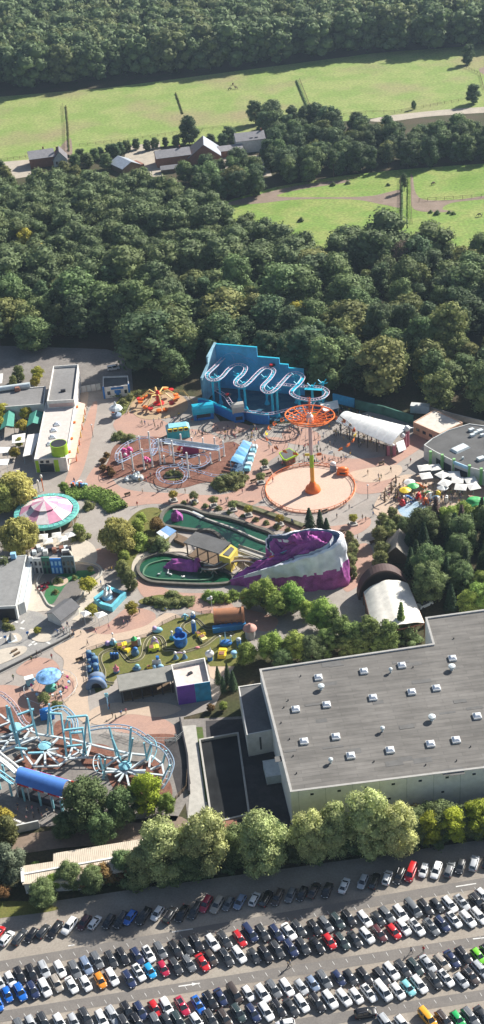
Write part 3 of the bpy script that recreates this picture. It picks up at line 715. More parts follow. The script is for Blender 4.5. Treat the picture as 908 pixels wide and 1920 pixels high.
make_horse('horse', 'dark horse standing on the meadow, right one of the close pair', W(443, 167), 2.7, M_HBR, 1.0, None, False)
make_horse('horse', 'brown horse just above the close pair on the meadow', W(437, 160), 1.2, M_HBR)
make_horse('horse', 'dark horse grazing at the right edge of the lower pasture', W(900, 406), 3.0, M_HBK)
make_horse('horse', 'brown horse beside the green strip in the lower right pasture', W(812, 312 + 35), .5, M_HBR)
for i, (x, y) in enumerate(((625, 348), (652, 345), (728, 348), (565, 415), (820, 402), (808, 399), (842, 400), (850, 402))):
    tree('darkbush', W(x, y), rnd.uniform(1.2, 2.2), ('low dark shrub on the lower left pasture' if x < 750 else 'low dark shrub below the dirt track of the lower right pasture'), 'low shrubs on the lower pastures', 'pasture_shrub', 1.3, 'shrub')
treeC('oak', 776, 195, 5, 'small lone shrub-like tree by the far meadow track', name='broadleaf_tree', wide=.8)
treeC('oak_dark', 353, 238, 15, 'round dark tree standing alone at the meadow edge above the barn', name='broadleaf_tree', wide=1.15)
treeC('oak_dark', 888, 172, 11, 'round dark tree at the right edge of the meadow', name='broadleaf_tree', wide=1.2)
treeC('oak_dark', 878, 98, 12, 'tree standing forward of the far wood at the upper right', name='broadleaf_tree', wide=1.1)
treeC('pine', 758, 338, 9, 'slim tree at the top of the green strip between the lower pastures', name='broadleaf_tree')
# hedgerow of big trees around the farm
hp = [(470, 240), (600, 238), (700, 262), (1000, 262), (1000, 305), (900, 306), (760, 318), (640, 330), (520, 355), (500, 330), (508, 262)]
pts = scatter(pxpoly(hp), 9.2, 11)
hp2 = [(335, 338), (480, 325), (505, 350), (480, 372), (390, 388), (350, 372)]
pts += scatter(pxpoly(hp2), 8.6, 12)
for x, y in pts:
    g = rnd.random(); k = 'oak_dark' if g < .45 else 'oak' if g < .8 else 'pine' if g < .92 else 'oak_olive'
    tree(k, (x, y), rnd.uniform(10, 15), FL[k][0].replace('in the dense wood behind the rides', 'in the belt of trees beside the farm').replace('out of the dense wood behind the rides', 'out of the belt of trees beside the farm'), FL[k][1].replace('wood behind the park', 'belt beside the farm'), FN[k], rnd.uniform(1.0, 1.3))
for x, y, h, k in ((430, 252, 11, 'oak_dark'), (418, 262, 9, 'oak_dark'), (438, 305, 8, 'oak_olive'), (462, 302, 8, 'oak_olive'), (512, 208, 15, 'oak_dark'), (478, 206, 13, 'oak_dark'), (225, 276, 7, 'oak_dark'), (205, 280, 7, 'oak_dark'), (188, 284, 6, 'oak_dark'), (290, 266, 6, 'oak'), (275, 270, 6, 'oak_dark'), (310, 264, 5, 'oak_dark'), (0, 312, 9, 'oak_dark'), (176, 288, 7, 'oak'), (215, 280, 8, 'oak_dark'), (238, 272, 6, 'oak'), (255, 268, 6, 'oak_dark'), (330, 262, 6, 'oak'), (395, 262, 8, 'oak_dark'), (140, 300, 8, 'oak'), (198, 300, 8, 'oak'), (270, 322, 6, 'oak'), (506, 300, 9, 'oak_dark'), (520, 285, 9, 'oak'), (10, 322, 8, 'oak_olive'), (150, 290, 8, 'oak_dark'), (165, 298, 7, 'oak')):
    treeC(k, x, y, h, 'smaller bushy tree growing close round the farm buildings', 'bushy trees around the farm buildings', 'broadleaf_tree', 1.2)
for x, y, h in ((20, 345, 9), (60, 340, 9), (100, 338, 10), (140, 325, 10), (165, 335, 10), (30, 365, 10), (90, 362, 10), (150, 350, 11), (195, 340, 10), (225, 345, 9), (210, 365, 11), (180, 366, 11), (270, 352, 9), (300, 350, 9), (330, 356, 9), (255, 370, 10), (120, 312, 7), (290, 375, 11)):
    treeC('oak' if (x + y) % 3 else 'oak_olive', x, y, h, 'low bushy tree in the thin wood just below the farm', 'bushy trees below the farm', 'broadleaf_tree', 1.25)

# ================================================================ park buildings, left
def skydome(parent, p, s=1.5, h=.5, m=None, rz=None, name='skylight'):
    a = R_(G) if rz is None else rz
    k = MB().box((p.x, p.y, p.z), (s, s, .3), a).build(name, M_WHITE, parent)
    MB().box((p.x, p.y, p.z + .3), (s * .9, s * .9, h), a, .35).build('dome', m or M_DOME, k)
M_DOME = mat('acrylic_dome', (.62, .66, .72), .25, spec=.8)
wm = mat('warm_white_render', (.68, .66, .62), .8, fine=.04)
r, P = flat_building('park_building', 'tall white-walled block with a grey sunken roof at the back of the restaurant', 'building', [(100, 686), (147, 683), (139, 749), (88, 752)], 7.5, wm, M_ROOFG, .8)
MB().box((W(119, 735, 6.5).x, W(119, 735, 6.5).y, 6.7), (1.6, .9, .7), R_(G)).build('roof_unit', M_DARK, r)
mb = MB(); wallbox(mb, P[2], P[3], .05, .95, 5.1, 6.4, .06); mb.build('sign_band', mat('pale_pink', (.6, .42, .38), .7), r)
r, P = flat_building('restaurant', 'long low building with a pale cream roof, four skylights and a lime green drum', 'building', [(86, 754), (142, 751), (124, 858), (64, 861)], 5.0, wm, mat('cream_roof', (.56, .51, .47), .9, fine=.06, var=.08), .25)
for x, y in ((107, 796), (101, 807), (99, 820), (94, 833)): skydome(r, W(x, y, 4.8), 1.9, .5)
c = W(113, 850, 4.8); dr = MB().cyl(c, 2.6, 3.6, 28).build('drum', M_LIME, r, smooth=True); MB().cyl(c + Vector((0, 0, 3.603)), 2.4, .02, 28).build('drum_roof', M_DARK, dr)
mb = MB(); wallbox(mb, P[3], P[2], .02, .12, 0.2, 4.4, .12, (0, -1)); wallbox(mb, P[3], P[2], .6, .74, 0.2, 4.4, .12, (0, -1)); mb.build('green_panel', M_LIME, r)
mb = MB(); wallbox(mb, P[3], P[2], .14, .58, 0.2, 3.2, .1, (0, -1)); mb.build('glass_front', M_GLASS, r)
mb = MB(); wallbox(mb, P[3], P[2], .18, .28, 3.5, 4.3, .12, (0, -1)); wallbox(mb, P[3], P[2], .36, .46, 3.5, 4.3, .12, (0, -1)); mb.build('round_window', M_DARK, r)
mb = MB(); q = [W(142, 752, 3.4), W(160, 757, 3.4), W(141, 858, 3.4), W(124, 860, 3.4)]; mb.slab3(q, .25); mb.build('terrace_canopy', mat('peach_canopy', (.64, .47, .38), .8), r)
for i, t in enumerate((.12, .4, .68, .9)):
    p = (q[0].lerp(q[3], t)) + Vector((.8, 0, 0)); MB().box((p.x, p.y, 3.41), (.8, .8, .5)).build('roof_light', M_ORANGE, r)
for i in range(7):
    p = q[1].lerp(q[2], (i + .3) / 7); MB().box((p.x - .3, p.y, 0), (.3, .3, 3.15)).build('column', M_YELLOW if i % 2 else M_ORANGE, r)
r, P = flat_building('park_building', 'wide grey flat-roofed building with a long roof duct at the left edge', 'building', [(-60, 735), (86, 724), (82, 757), (-60, 768)], 5.2, wm, M_ROOFG, .3)
a, b = W(-40, 738, 5.2), W(57, 725, 5.2); MB().tube([a + Vector((0, 0, .7)), b + Vector((0, 0, .7))], .9, 12).build('roof_duct', M_PWH, r, smooth=True)
c = W(33, 732, 5.2); MB().box(c, (2, 1.6, 1.2), .2, .7).build('roof_unit', M_BRICK, r)
# green canopies, white awnings
for (q, z, nm) in (([(8, 775), (28, 772), (26, 800), (0, 806)], 3.2, 'left'), ([(56, 776), (82, 772), (74, 795), (50, 800)], 3.2, 'right')):
    P = WS(q, z); c = sum(P, Vector()) / 4; t = thing('canopy', ('turquoise green pitched canopy over the terrace between yellow trees' if nm == 'left' else 'dark green pitched canopy against the long cream-roofed building'), 'canopy', (c.x, c.y, 0))
    mb = MB(); m1 = (P[0] + P[1]) / 2 + Vector((0, 0, 1)); m2 = (P[2] + P[3]) / 2 + Vector((0, 0, 1)); mb.slab3([P[0], m1, m2, P[3]], .1); mb.slab3([m1, P[1], P[2], m2], .1); mb.build('canopy_roof', mat('green_canopy', (.05, .25, .19), .7), t)
    for p in P: MB().cyl((p.x, p.y, 0), .08, z - .1, 8).build('post', M_DARK, t)
def awning(px, z, label, group=None, m=None, name='awning', rise=.0, cat='awning'):
    P = WS(px, z); c = sum(P, Vector()) / 4; t = thing(name, label, cat, (c.x, c.y, 0), 0, group)
    mb = MB(); top = c + Vector((0, 0, rise))
    if rise:
        for i in range(4): mb.slab3([P[i], P[(i + 1) % 4], top], .06)
    else: mb.slab3(P, .12)
    mb.build('fabric', m or M_TARP, t)
    for p in P:
        q = p.lerp(c, .08); MB().cyl((q.x, q.y, 0), .06, z - .1, 6).build('pole', M_PWH, t)
    return t
awning([(23, 816), (48, 812), (46, 829), (23, 831)], 3, 'square white awning between the small yellow trees')
awning([(52, 815), (76, 812), (60, 852), (43, 856)], 3, 'long white awning along the wall of the cream-roofed building')
awning([(-14, 838), (20, 838), (14, 848), (-14, 852)], 2.8, 'white awning at the left edge above another awning')
awning([(-14, 862), (18, 860), (14, 872), (-14, 872)], 2.8, 'lower white awning at the left edge near the willow')
awning([(-16, 702), (6, 700), (4, 718), (-16, 722)], 3, 'white canopy at the far left behind the yellow-green trees')
for i, (x, y, h, k) in enumerate(((35, 697, 6.5, 'oak_olive'), (70, 697, 6.5, 'yellow'), (24, 712, 4.5, 'oak_olive'), (66, 712, 5, 'yellow'), (3, 768, 7, 'yellow'), (-4, 790, 6, 'yellow'), (48, 772, 5.5, 'yellow'), (40, 795, 5.5, 'yellow'), (36, 827, 4.2, 'yellow'), (28, 846, 4.6, 'yellow'), (25, 1180 - 330, 3, 'yellow'))):
    treeC(k, x, y, h, 'yellowing park tree among the terraces left of the long cream roof', 'yellowing trees on the left terraces', 'plane_tree', 1.0)
r, P = flat_building('ticket_house', 'small white and blue entrance building at the back of the square', 'building', [(193, 706), (240, 704), (242, 722), (193, 727)], 4.2, wm, M_ROOFD, .5)
mb = MB(); wallbox(mb, P[3], P[2], -.02, .05, 0, 4.6, .2, (0, -1)); wallbox(mb, P[3], P[2], .95, 1.02, 0, 4.6, .2, (0, -1)); wallbox(mb, P[3], P[2], .3, .78, 3.1, 3.9, .1, (0, -1)); wallbox(mb, P[3], P[2], .42, .66, 1.6, 2.8, .14, (0, -1)); mb.build('blue_trim', M_BLUE, r)
mb = MB(); wallbox(mb, P[3], P[2], .14, .26, 1.3, 2.6, .1, (0, -1)); wallbox(mb, P[3], P[2], .8, .9, 1.3, 2.6, .1, (0, -1)); mb.build('window', M_GLASS, r)
mb = MB(); wallbox(mb, P[3], P[2], .47, .6, 0, 1.6, .1, (0, -1)); mb.build('door', M_BLUE, r)
a, b = W(145, 738), W(190, 731); t = thing('sliding_gate', 'row of white gate panels left of the blue and white entrance building', 'gate', (a.x, a.y, 0))
for i in range(5):
    p, q = a.lerp(b, i / 5 + .01), a.lerp(b, (i + 1) / 5 - .01); MB().beam(p + Vector((0, 0, 1.3)), q + Vector((0, 0, 1.3)), .12, 2.4).build('gate_panel', wm if i % 2 else M_GREYW, t)
treeC('darkbush', 220, 733, 2.2, 'clipped dark hedge block below the entrance building', name='clipped_hedge', wide=2.4, cat='hedge')
flat('lawn', [(212, 765), (232, 740), (250, 732), (300, 730), (330, 742), (290, 738), (250, 752), (235, 775), (218, 782)], .12, M_LAWN)
for x, y in ((232, 758), (245, 748), (262, 742), (225, 770)): tree('bush', W(x, y), 2.2, 'low shrub on the small lawn behind the orange spider ride', 'shrubs on the small lawn', 'garden_shrub', 1.3, 'shrub')
for p, l in (((213, 690), 'white van parked in the shaded yard behind the entrance building'),):
    c = W(*p); 
# ---------------------------------------------------------------- right hand buildings
def arch_canopy(name, label, q, z, rise, m, n=10, posts=8):
    P = WS(q, z); c = sum(P, Vector()) / 4; t = thing(name, label, 'canopy', (c.x, c.y, 0)); mb = MB(); lo = []
    for e in (0, 1):
        for th in (0, .12):
            A, B = (P[0], P[3]) if e == 0 else (P[1], P[2])
            lo.append([A.lerp(B, i / n) + Vector((0, 0, rise * math.sin(PI * i / n) - th)) for i in range(n + 1)])
    vs = lo[0] + lo[2] + lo[1] + lo[3]; k = n + 1; fs = []
    for i in range(n): fs += [(i, i + 1, k + i + 1, k + i), (2 * k + i, 3 * k + i, 3 * k + i + 1, 2 * k + i + 1), (i, 2 * k + i, 2 * k + i + 1, i + 1), (k + i, k + i + 1, 3 * k + i + 1, 3 * k + i)]
    mb.add(vs, fs); mb.build('vaulted_roof', m, t, smooth=True)
    mb = MB()
    for i in range(7):
        a = [P[0].lerp(P[1], i / 6).lerp(P[3].lerp(P[2], i / 6), j / n) + Vector((0, 0, rise * math.sin(PI * j / n) + .04)) for j in range(n + 1)]; mb.tube(a, .07, 5)
    mb.build('roof_rib', M_PWH, t)
    for i in range(posts // 2):
        for A, B in ((P[0], P[1]), (P[3], P[2])):
            p = A.lerp(B, (i + .5) / (posts / 2)); MB().cyl((p.x, p.y, 0), .15, z, 8).build('post', M_DARK, t)
    return t, P
arch_canopy('queue_canopy', 'long white vaulted canopy over the queue right of the swing ride', [(658, 773), (776, 802), (733, 834), (630, 790)], 4.6, 1.6, mat('white_membrane', (.70, .70, .68), .6, fine=.03), 10, 12)
# ornate little stage front by the canopy
t = thing('entrance_arch', 'small red and white decorated entrance arch at the end of the vaulted canopy', 'arch', tuple(W(748, 852)))
c = W(748, 852); mb = MB()
for dx, dy, h in ((-3.2, 0, 3.4), (-1.4, -.3, 3.4), (2.4, 3.2, 5.0), (3.4, 4.6, 5.6), (1.2, 1.4, 4.0)): mb.cyl((c.x + dx, c.y + dy, 0), .55, h, 10)
mb.build('column', mat('dusty_pink', (.42, .16, .2), .7), t)
mb = MB(); mb.tube([(c.x - 3.2, c.y, 3.3), (c.x - 2.3, c.y, 4.0), (c.x - 1.4, c.y - .3, 3.3)], .4, 8); mb.slab3([W(743, 830, 4.2), W(757, 824, 4.2), W(762, 842, 3.0), (W(748, 848, 3.0))], .2); mb.build('white_panel', M_WHITE, t)
mb = MB(); mb.ball((c.x + 1.6, c.y + 3.0, 4.8), .9); mb.ball((c.x + 3.2, c.y + 4.6, 6.2), 1.0); mb.build('ball_ornament', M_WHITE, t, smooth=True)
r, P = flat_building('park_building', 'beige flat-roofed building with small square windows behind the queue canopy', 'building', [(815, 768), (868, 792), (825, 813), (775, 791)], 4.2, mat('peach_render', (.58, .37, .25), .8), mat('pale_roof', (.58, .53, .46), .9, fine=.06), .2)
mb = MB()
for k in (.12, .36, .6): wallbox(mb, P[3], P[2], k, k + .12, 1.6, 2.6, .06, (-.5, -1))
mb.build('window', M_GLASS, r); mb = MB(); wallbox(mb, P[3], P[2], .8, .97, 0, 2.6, .06, (-.5, -1)); mb.build('door', M_DARK, r)
cr = [(795, 834), (810, 822), (840, 806), (880, 794), (1010, 812), (1010, 900), (908, 883), (880, 876), (850, 864), (815, 846)]
r, P = flat_building('park_building', 'large dark-roofed building with a curved white front and green pillars', 'building', cr, 5.0, M_GREYW, mat('dark_grey_roof', (.105, .105, .104), .95, var=.18, scale=.2, fine=.08), .25)
for i, (x, y) in enumerate(((807, 848), (829, 854), (851, 862), (880, 874), (902, 880))):
    c = W(x, y, 5); MB().box((c.x, c.y - .4, 0), (.8, .8, 5.6)).build('pillar', mat('pale_green', (.25, .5, .2), .6), r)
mb = MB(); wallbox(mb, P[7], P[8], .0, 1, 4.1, 5.05, .18, (-.3, -1)); mb.build('sign_board', M_LBLUE, r)
mb = MB(); wallbox(mb, P[9], P[8], .1, .9, .4, 3.0, .07, (-.3, -1)); wallbox(mb, P[8], P[7], .1, .9, .4, 3.0, .07, (-.3, -1)); mb.build('glass_front', M_GLASS, r)
c = W(863, 842, 4.75); MB().box(c, (5.6, 3.0, .6), R_(32), .85).build('roof_light', M_PWH, r)
for x, y, s in ((884, 808, 1.6), (892, 814, 1.2), (900, 810, 1.8), (904, 818, 1.2), (886, 818, 1.4), (868, 861, .6), (902, 862, 2.2)):
    c = W(x, y, 4.75); MB().box(c, (s, s * .7, .8), .4).build('roof_unit', M_PWH, r)
# blue-green service wall behind the ride
def wall_thing(name, label, px, h, th, m, cat='wall', cop=None):
    P = WS(px); c = P[0]; L = []
    t = thing(name, label, cat, (c.x, c.y, 0)); mb = MB()
    for a, b in zip(P, P[1:]): mb.beam(a + Vector((0, 0, h / 2)), b + Vector((0, 0, h / 2)), th, h)
    mb.build('wall_panel', m, t)
    if cop:
        mb = MB()
        for a, b in zip(P, P[1:]): mb.beam(a + Vector((0, 0, h + .08)), b + Vector((0, 0, h + .08)), th + .15, .15)
        mb.build('coping', cop, t)
    return t
wall_thing('boundary_wall', 'sea blue boundary wall running right from the blue coaster', [(625, 754), (665, 764)], 3.2, .5, M_BLUEL)
wall_thing('boundary_wall', 'dark green painted boundary wall behind the vaulted canopy', [(667, 766), (720, 778), (775, 796)], 3.2, .5, mat('green_mural', (.05, .16, .12), .7, var=.4, scale=.4))
wall_thing('boundary_wall', 'plain grey low wall at the back right edge of the park', [(790, 768), (850, 786), (908, 800)], 2.0, .4, M_CONC)
t = thing('site_container', 'pale grey storage container behind the beige building', 'container', tuple(W(788, 772))); c = W(788, 772)
MB().box((c.x, c.y, 0), (6, 2.4, 2.5), R_(-18)).build('body', M_PWH, t); MB().box((c.x, c.y, 2.503), (6.1, 2.5, .1), R_(-18)).build('lid', M_GREYW, t)
# square parasols
def parasol(px, s, label, group, rz=.1, z=2.7, m=None, fl=.5):
    c = W(px[0], px[1], z); t = thing('parasol', label, 'parasol', (c.x, c.y, 0), rz, group); h = s / 2
    mb = MB()
    for i in range(4):
        a = [(-h, -h), (h, -h), (h, h), (-h, h)][i]; b = [(-h, -h), (h, -h), (h, h), (-h, h)][(i + 1) % 4]; mb.slab3([(a[0], a[1], z), (b[0], b[1], z), (0, 0, z + fl)], .05)
    mb.build('fabric', m or M_TARP, t, local=True); MB().cyl((0, 0, 0), .05, z + fl - .05, 8).build('pole', M_PWH, t, local=True); MB().box((0, 0, 0), (.7, .7, .12)).build('base', M_CONC, t, local=True); return t
for i, (x, y, a) in enumerate(((795, 877, .05), (816, 876, .1), (799, 892, .1), (830, 890, .6), (852, 889, -.1), (835, 905, .9), (858, 900, -.2), (864, 913, -.3), (883, 900, .1), (888, 912, .2))):
    parasol((x, y), 3.4, 'square white parasol over the cafe tables before the dark-roofed building', 'white parasols at the cafe', a)
# ================================================================ rides
z4 = crop(360, 620, 3.027)
def track(root, pts, gauge, rr, m_rail, m_tie, tie_every=1.2, spine=None, name='rail', closed=False, dens=8):
    P = cat_rom(pts, dens, closed); n = len(P); L = []; Rr = []; acc = 0; ties = MB()
    for i, p in enumerate(P):
        t = (P[(i + 1) % n] if closed else P[min(i + 1, n - 1)]) - (P[i - 1] if (closed or i) else P[0]); t.z = 0; t = t.normalized() if t.length > 1e-6 else Vector((1, 0, 0)); s = Vector((-t.y, t.x, 0)) * gauge / 2
        L.append(p + s); Rr.append(p - s)
        if i: acc += (P[i] - P[i - 1]).length
        if acc > tie_every: acc = 0; ties.beam(p + s * 1.1 - Vector((0, 0, rr * 1.2)), p - s * 1.1 - Vector((0, 0, rr * 1.2)), .12, .08)
    MB().tube(L, rr, 6, closed).build(name, m_rail, root, smooth=True); MB().tube(Rr, rr, 6, closed).build(name, m_rail, root, smooth=True)
    ties.build('sleepers', m_tie, root)
    if spine: MB().tube([p - Vector((0, 0, .5)) for p in P], spine, 6, closed).build('spine', m_tie, root, smooth=True)
    return P
# --- blue wild mouse coaster in its half-open hall
back = WS([(411, 726), (487, 733), (487.5, 733), (528, 737), (528.5, 737), (570, 741)])
c = back[0]; t = thing('ride_backdrop', 'stepped sea-blue backdrop walls standing behind the blue serpentine coaster', 'backdrop', (c.x, c.y, 0))
def steps(a, b, hs, th=.5):
    mb = MB(); k = 0
    for (t0, t1, h) in hs:
        p, q = a.lerp(b, t0), a.lerp(b, t1); mb.beam(p + Vector((0, 0, h / 2)), q + Vector((0, 0, h / 2)), th + .02 * k, h); k += 1
    return mb
A, B = W(411, 726), W(572, 741)
steps(A, B, [(0, .48, 16.2), (.482, .73, 12.8), (.732, .83, 10.8), (.832, 1, 9.6)]).build('back_wall', M_BLUEL, t)
D = W(383, 757)
mb = MB(); mb.add([A, A.lerp(D, .55), A.lerp(D, .55) + Vector((0, 0, 14.5)), A + Vector((0, 0, 16.6)), D, D + Vector((0, 0, 9.5)), A.lerp(D, .55) + Vector((0, 0, 12.0))], [(0, 1, 2, 3), (1, 4, 5, 6)])
n = (D - A).cross(Vector((0, 0, 1))).normalized() * .5; vv = list(mb.v); mb.add([v + n for v in vv], [(0, 1, 2, 3), (1, 4, 5, 6)]); mb.beam(A + Vector((0, 0, 16.65)), A.lerp(D, .55) + Vector((0, 0, 14.55)), .8, .3); mb.beam(A.lerp(D, .55) + Vector((0, 0, 12.05)), D + Vector((0, 0, 9.55)), .8, .3)
mb.build('side_wall', mat('pale_sea_wall', (.38, .62, .72), .7, var=.25, scale=.4), t)
mb = MB(); 
for a, b, h in ((0, .48, 16.25), (.482, .73, 12.85), (.732, .83, 10.85), (.832, 1, 9.65)): mb.beam(A.lerp(B, a) + Vector((0, 0, h)), A.lerp(B, b) + Vector((0, 0, h)), .7, .25)
mb.build('coping', M_CYAN, t)
# painted light swirls on the backdrop: thin curved bands
mb = MB(); nrm = (B - A).cross(Vector((0, 0, 1))).normalized(); nrm = nrm if nrm.y < 0 else -nrm
def onwall(u, z): return A.lerp(B, u) + nrm * .32 + Vector((0, 0, z))
for cu, cz_, ru, rz_, a0, a1 in ((.22, 10, .16, 3.6, 10, 170), (.16, 10.5, .05, 2.6, -60, 80), (.35, 9, .12, 3.2, 20, 120), (.6, 7.5, .1, 2.5, 20, 160)):
    mb.tube([onwall(cu + ru * math.cos(R_(a0 + (a1 - a0) * i / 14)), cz_ + rz_ * math.sin(R_(a0 + (a1 - a0) * i / 14))) for i in range(15)], [.05 + .16 * math.sin(PI * i / 14) for i in range(15)], 5)
mb.build('painted_swirl', mat('pale_swirl', (.15, .42, .66), .7), t)
flat('ride_floor', [(411, 728), (570, 742), (600, 745), (640, 765), (610, 790), (520, 790), (440, 785), (385, 762)], .10, mat2('blue_floor', (.03, .10, .16), (.05, .13, .18), .3), False)
P = WS(z4((38, 440), (75, 440), (150, 470), (250, 515), (300, 500), (360, 522), (440, 530)))
P = cat_rom(P, 4, False); t = thing('parapet_wall', 'low curved dark blue wall in front of the blue serpentine coaster', 'wall', tuple(P[0])); mb = MB()
for a, b in zip(P, P[1:]): mb.beam(a + Vector((0, 0, 1.6)), b + Vector((0, 0, 1.6)), .9, 3.2)
mb.build('wall_panel', M_BLUE, t); MB().tube([p + Vector((0, 0, 3.3)) for p in P], .42, 6).build('wave_cap', M_CYAN, t, smooth=True)
for (px, sz, l, m) in (((382, 783), (6.4, 3.4, 3.2), 'small blue stall at the left end of the curved blue wall', M_BLUE), ((448, 788), (3.2, 3.2, 4.6), 'narrow blue gate house in the middle of the curved blue wall', M_BLUE)):
    c = W(*px); t = thing('stall', l, 'stall', tuple(c), R_(G)); MB().box((0, 0, 0), sz).build('body', m, t, local=True)
    mb = MB(); a = sz[0] / 2 + .3; b = sz[1] / 2 + .3; mb.tube([(-a, 0, sz[2]), (a, 0, sz[2])], b, 12); mb.build('barrel_roof', M_CYAN if sz[0] > 5 else M_CONC, t, local=True)
    mb = MB(); mb.box((0, -sz[1] / 2 - .02, 1.0), (sz[0] * .7, .1, 1.2)); mb.build('counter_opening', M_DARK, t, local=True)
t = thing('coaster', 'blue serpentine wild mouse coaster with pink and white hairpin track on cyan columns', 'roller coaster', tuple(W(480, 765)))
raw = [(178, 155), (130, 205), (88, 248), (100, 276), (135, 280), (170, 262), (205, 222), (240, 196), (280, 192), (305, 210), (290, 245), (250, 285), (255, 308), (290, 315), (325, 292), (365, 250), (405, 215), (440, 212), (465, 228), (445, 268), (402, 315), (410, 343), (445, 350), (480, 328), (520, 283), (560, 245), (600, 240), (630, 262), (610, 300), (565, 345), (585, 372), (640, 388), (700, 390), (750, 375), (768, 345), (735, 322), (680, 318), (630, 315), (560, 310), (480, 300)]
zz = [11.8 - 2.6 * i / len(raw) for i in range(len(raw))]
P = track(t, [W(*z4(p)[0], z) for p, z in zip(raw, zz)], 1.3, .12, mat('pink_rail', (.66, .52, .62), .5), M_WHITE, .8, name='rail', dens=7)
MB().tube([p - Vector((0, 0, .55)) for p in P], .28, 6).build('spine', M_CYAN, t, smooth=True)
low = [(700, 390), (660, 430), (560, 445), (450, 470), (380, 465), (250, 440), (190, 370), (130, 330), (120, 300)]
track(t, [W(*z4(p)[0], 2.6 + .3 * i) for i, p in enumerate(low)], 1.3, .12, mat('pink_rail', (0, 0, 0)), M_PWH, 1.0, dens=6)
for (a, b) in (((150, 245), (165, 415)), ((263, 215), (272, 400)), ((295, 285), (307, 450)), ((418, 240), (428, 418)), ((448, 330), (462, 485)), ((588, 262), (598, 410)), ((605, 360), (612, 460)), ((680, 372), (688, 470)), ((120, 280), (128, 420)), ((740, 350), (748, 450)), ((480, 320), (490, 490))):
    p = W(*z4(b)[0]); MB().cyl(p, .38, 10.3, 10).build('column', M_CYAN, t, smooth=True)
    mb = MB()
    for k in range(4): mb.beam(p + Vector((0, 0, 9.4)), p + Vector((1.9 * math.cos(k * PI / 2 + .8), 1.9 * math.sin(k * PI / 2 + .8), 10.5)), .22)
    mb.build('bracket', M_CYAN, t); MB().lathe(p, [(.9, 0), (.9, .3), (.45, 1.4)], 10).build('footing', M_CYAN, t)
for a, b in (((85, 250), (165, 165)), ((290, 225), (245, 285)), ((462, 240), (405, 320)), ((628, 270), (570, 345)), ((640, 330), (740, 335))):
    p, q = W(*z4(a)[0], 9.9), W(*z4(b)[0], 9.9); MB().beam(p, q, 1.3, .12).build('catwalk', M_CYAN, t)
c = W(427, 793); 
for i, (x, y) in enumerate(((205, 372), (455, 205))):
    p = W(*z4((x, y))[0], (5.0, 10.4)[i]); k = thing('coaster_car', ('dark coaster car on the lower track of the blue coaster', 'dark coaster car on a top hairpin of the blue coaster')[i], 'ride car', (p.x, p.y, p.z + .2), .9); MB().box((0, 0, 0), (2.2, 1.2, .5), 0, .9).build('body', M_DARK, k, local=True); MB().box((-.4, 0, .5), (.9, .9, .5)).build('seat', M_RED, k, local=True)
awning([(600, 757), (633, 750), (636, 764), (608, 772)], 4, 'small white canopy at the right end of the blue coaster')

# --- swing tower
c = W(587, 920); t = thing('swing_tower', 'tall swing tower with an orange open wheel on a lime and white mast', 'swing ride', tuple(c))
b_ = MB().lathe(c, [(2.3, 0), (2.4, .3), (2.0, 1.4), (1.2, 2.0), (.75, 3.2)], 24).build('base', M_ORANGE, t, smooth=True)
mb = MB(); mb.cyl(c + Vector((0, 0, 3.2)), .62, 5.0, 14); mb.build('lower_mast', mat('amber_paint', (.70, .33, .04), .45), t, smooth=True)
MB().cyl(c + Vector((0, 0, 8.2)), .6, 4.2, 14).build('middle_mast', M_LIME, t, smooth=True)
MB().cyl(c + Vector((0, 0, 12.4)), .56, 13.6, 14).build('upper_mast', mat('white_red_mast', (.66, .50, .46), .5), t, smooth=True)
hz = 23.8; hub = c + Vector((0, 0, hz)); hubp = MB().lathe(hub - Vector((0, 0, .8)), [(.9, 0), (1.1, .8), (1.0, 2.0), (.5, 2.6)], 16).build('hub', M_WHITE, t, smooth=True)
tilt = Matrix.Rotation(R_(-5), 4, 'X') @ Matrix.Rotation(R_(3), 4, 'Y')
def rt(v): return hub + (tilt @ Vector(v))
N_ = 14
for i in range(N_):
    a = 2 * PI * i / N_; mb = MB(); mb.beam(rt((.8 * math.cos(a), .8 * math.sin(a), -.6)), rt((6.9 * math.cos(a), 6.9 * math.sin(a), 1.5)), .26, .26); mb.beam(rt((.8 * math.cos(a), .8 * math.sin(a), 1.0)), rt((4.8 * math.cos(a), 4.8 * math.sin(a), .55)), .14); mb.build('spoke', M_ORANGE, t)
mb = MB(); mb.tube([rt((7.0 * math.cos(2 * PI * i / 32), 7.0 * math.sin(2 * PI * i / 32), 1.5)) for i in range(32)], .2, 6, True); mb.tube([rt((6.2 * math.cos(2 * PI * i / 32), 6.2 * math.sin(2 * PI * i / 32), .6)) for i in range(32)], .16, 6, True); mb.tube([rt((4.8 * math.cos(2 * PI * i / 32), 4.8 * math.sin(2 * PI * i / 32), .55)) for i in range(32)], .14, 6, True); mb.build('rim', M_ORANGE, t)
for i in range(6): MB().beam(hub + Vector((0, 0, 1.4)), hub + Vector((.5 * math.cos(i), .5 * math.sin(i), 7.0)), .16).build('mast_strut', M_ORANGE, t) if i < 3 else None
SWP = []
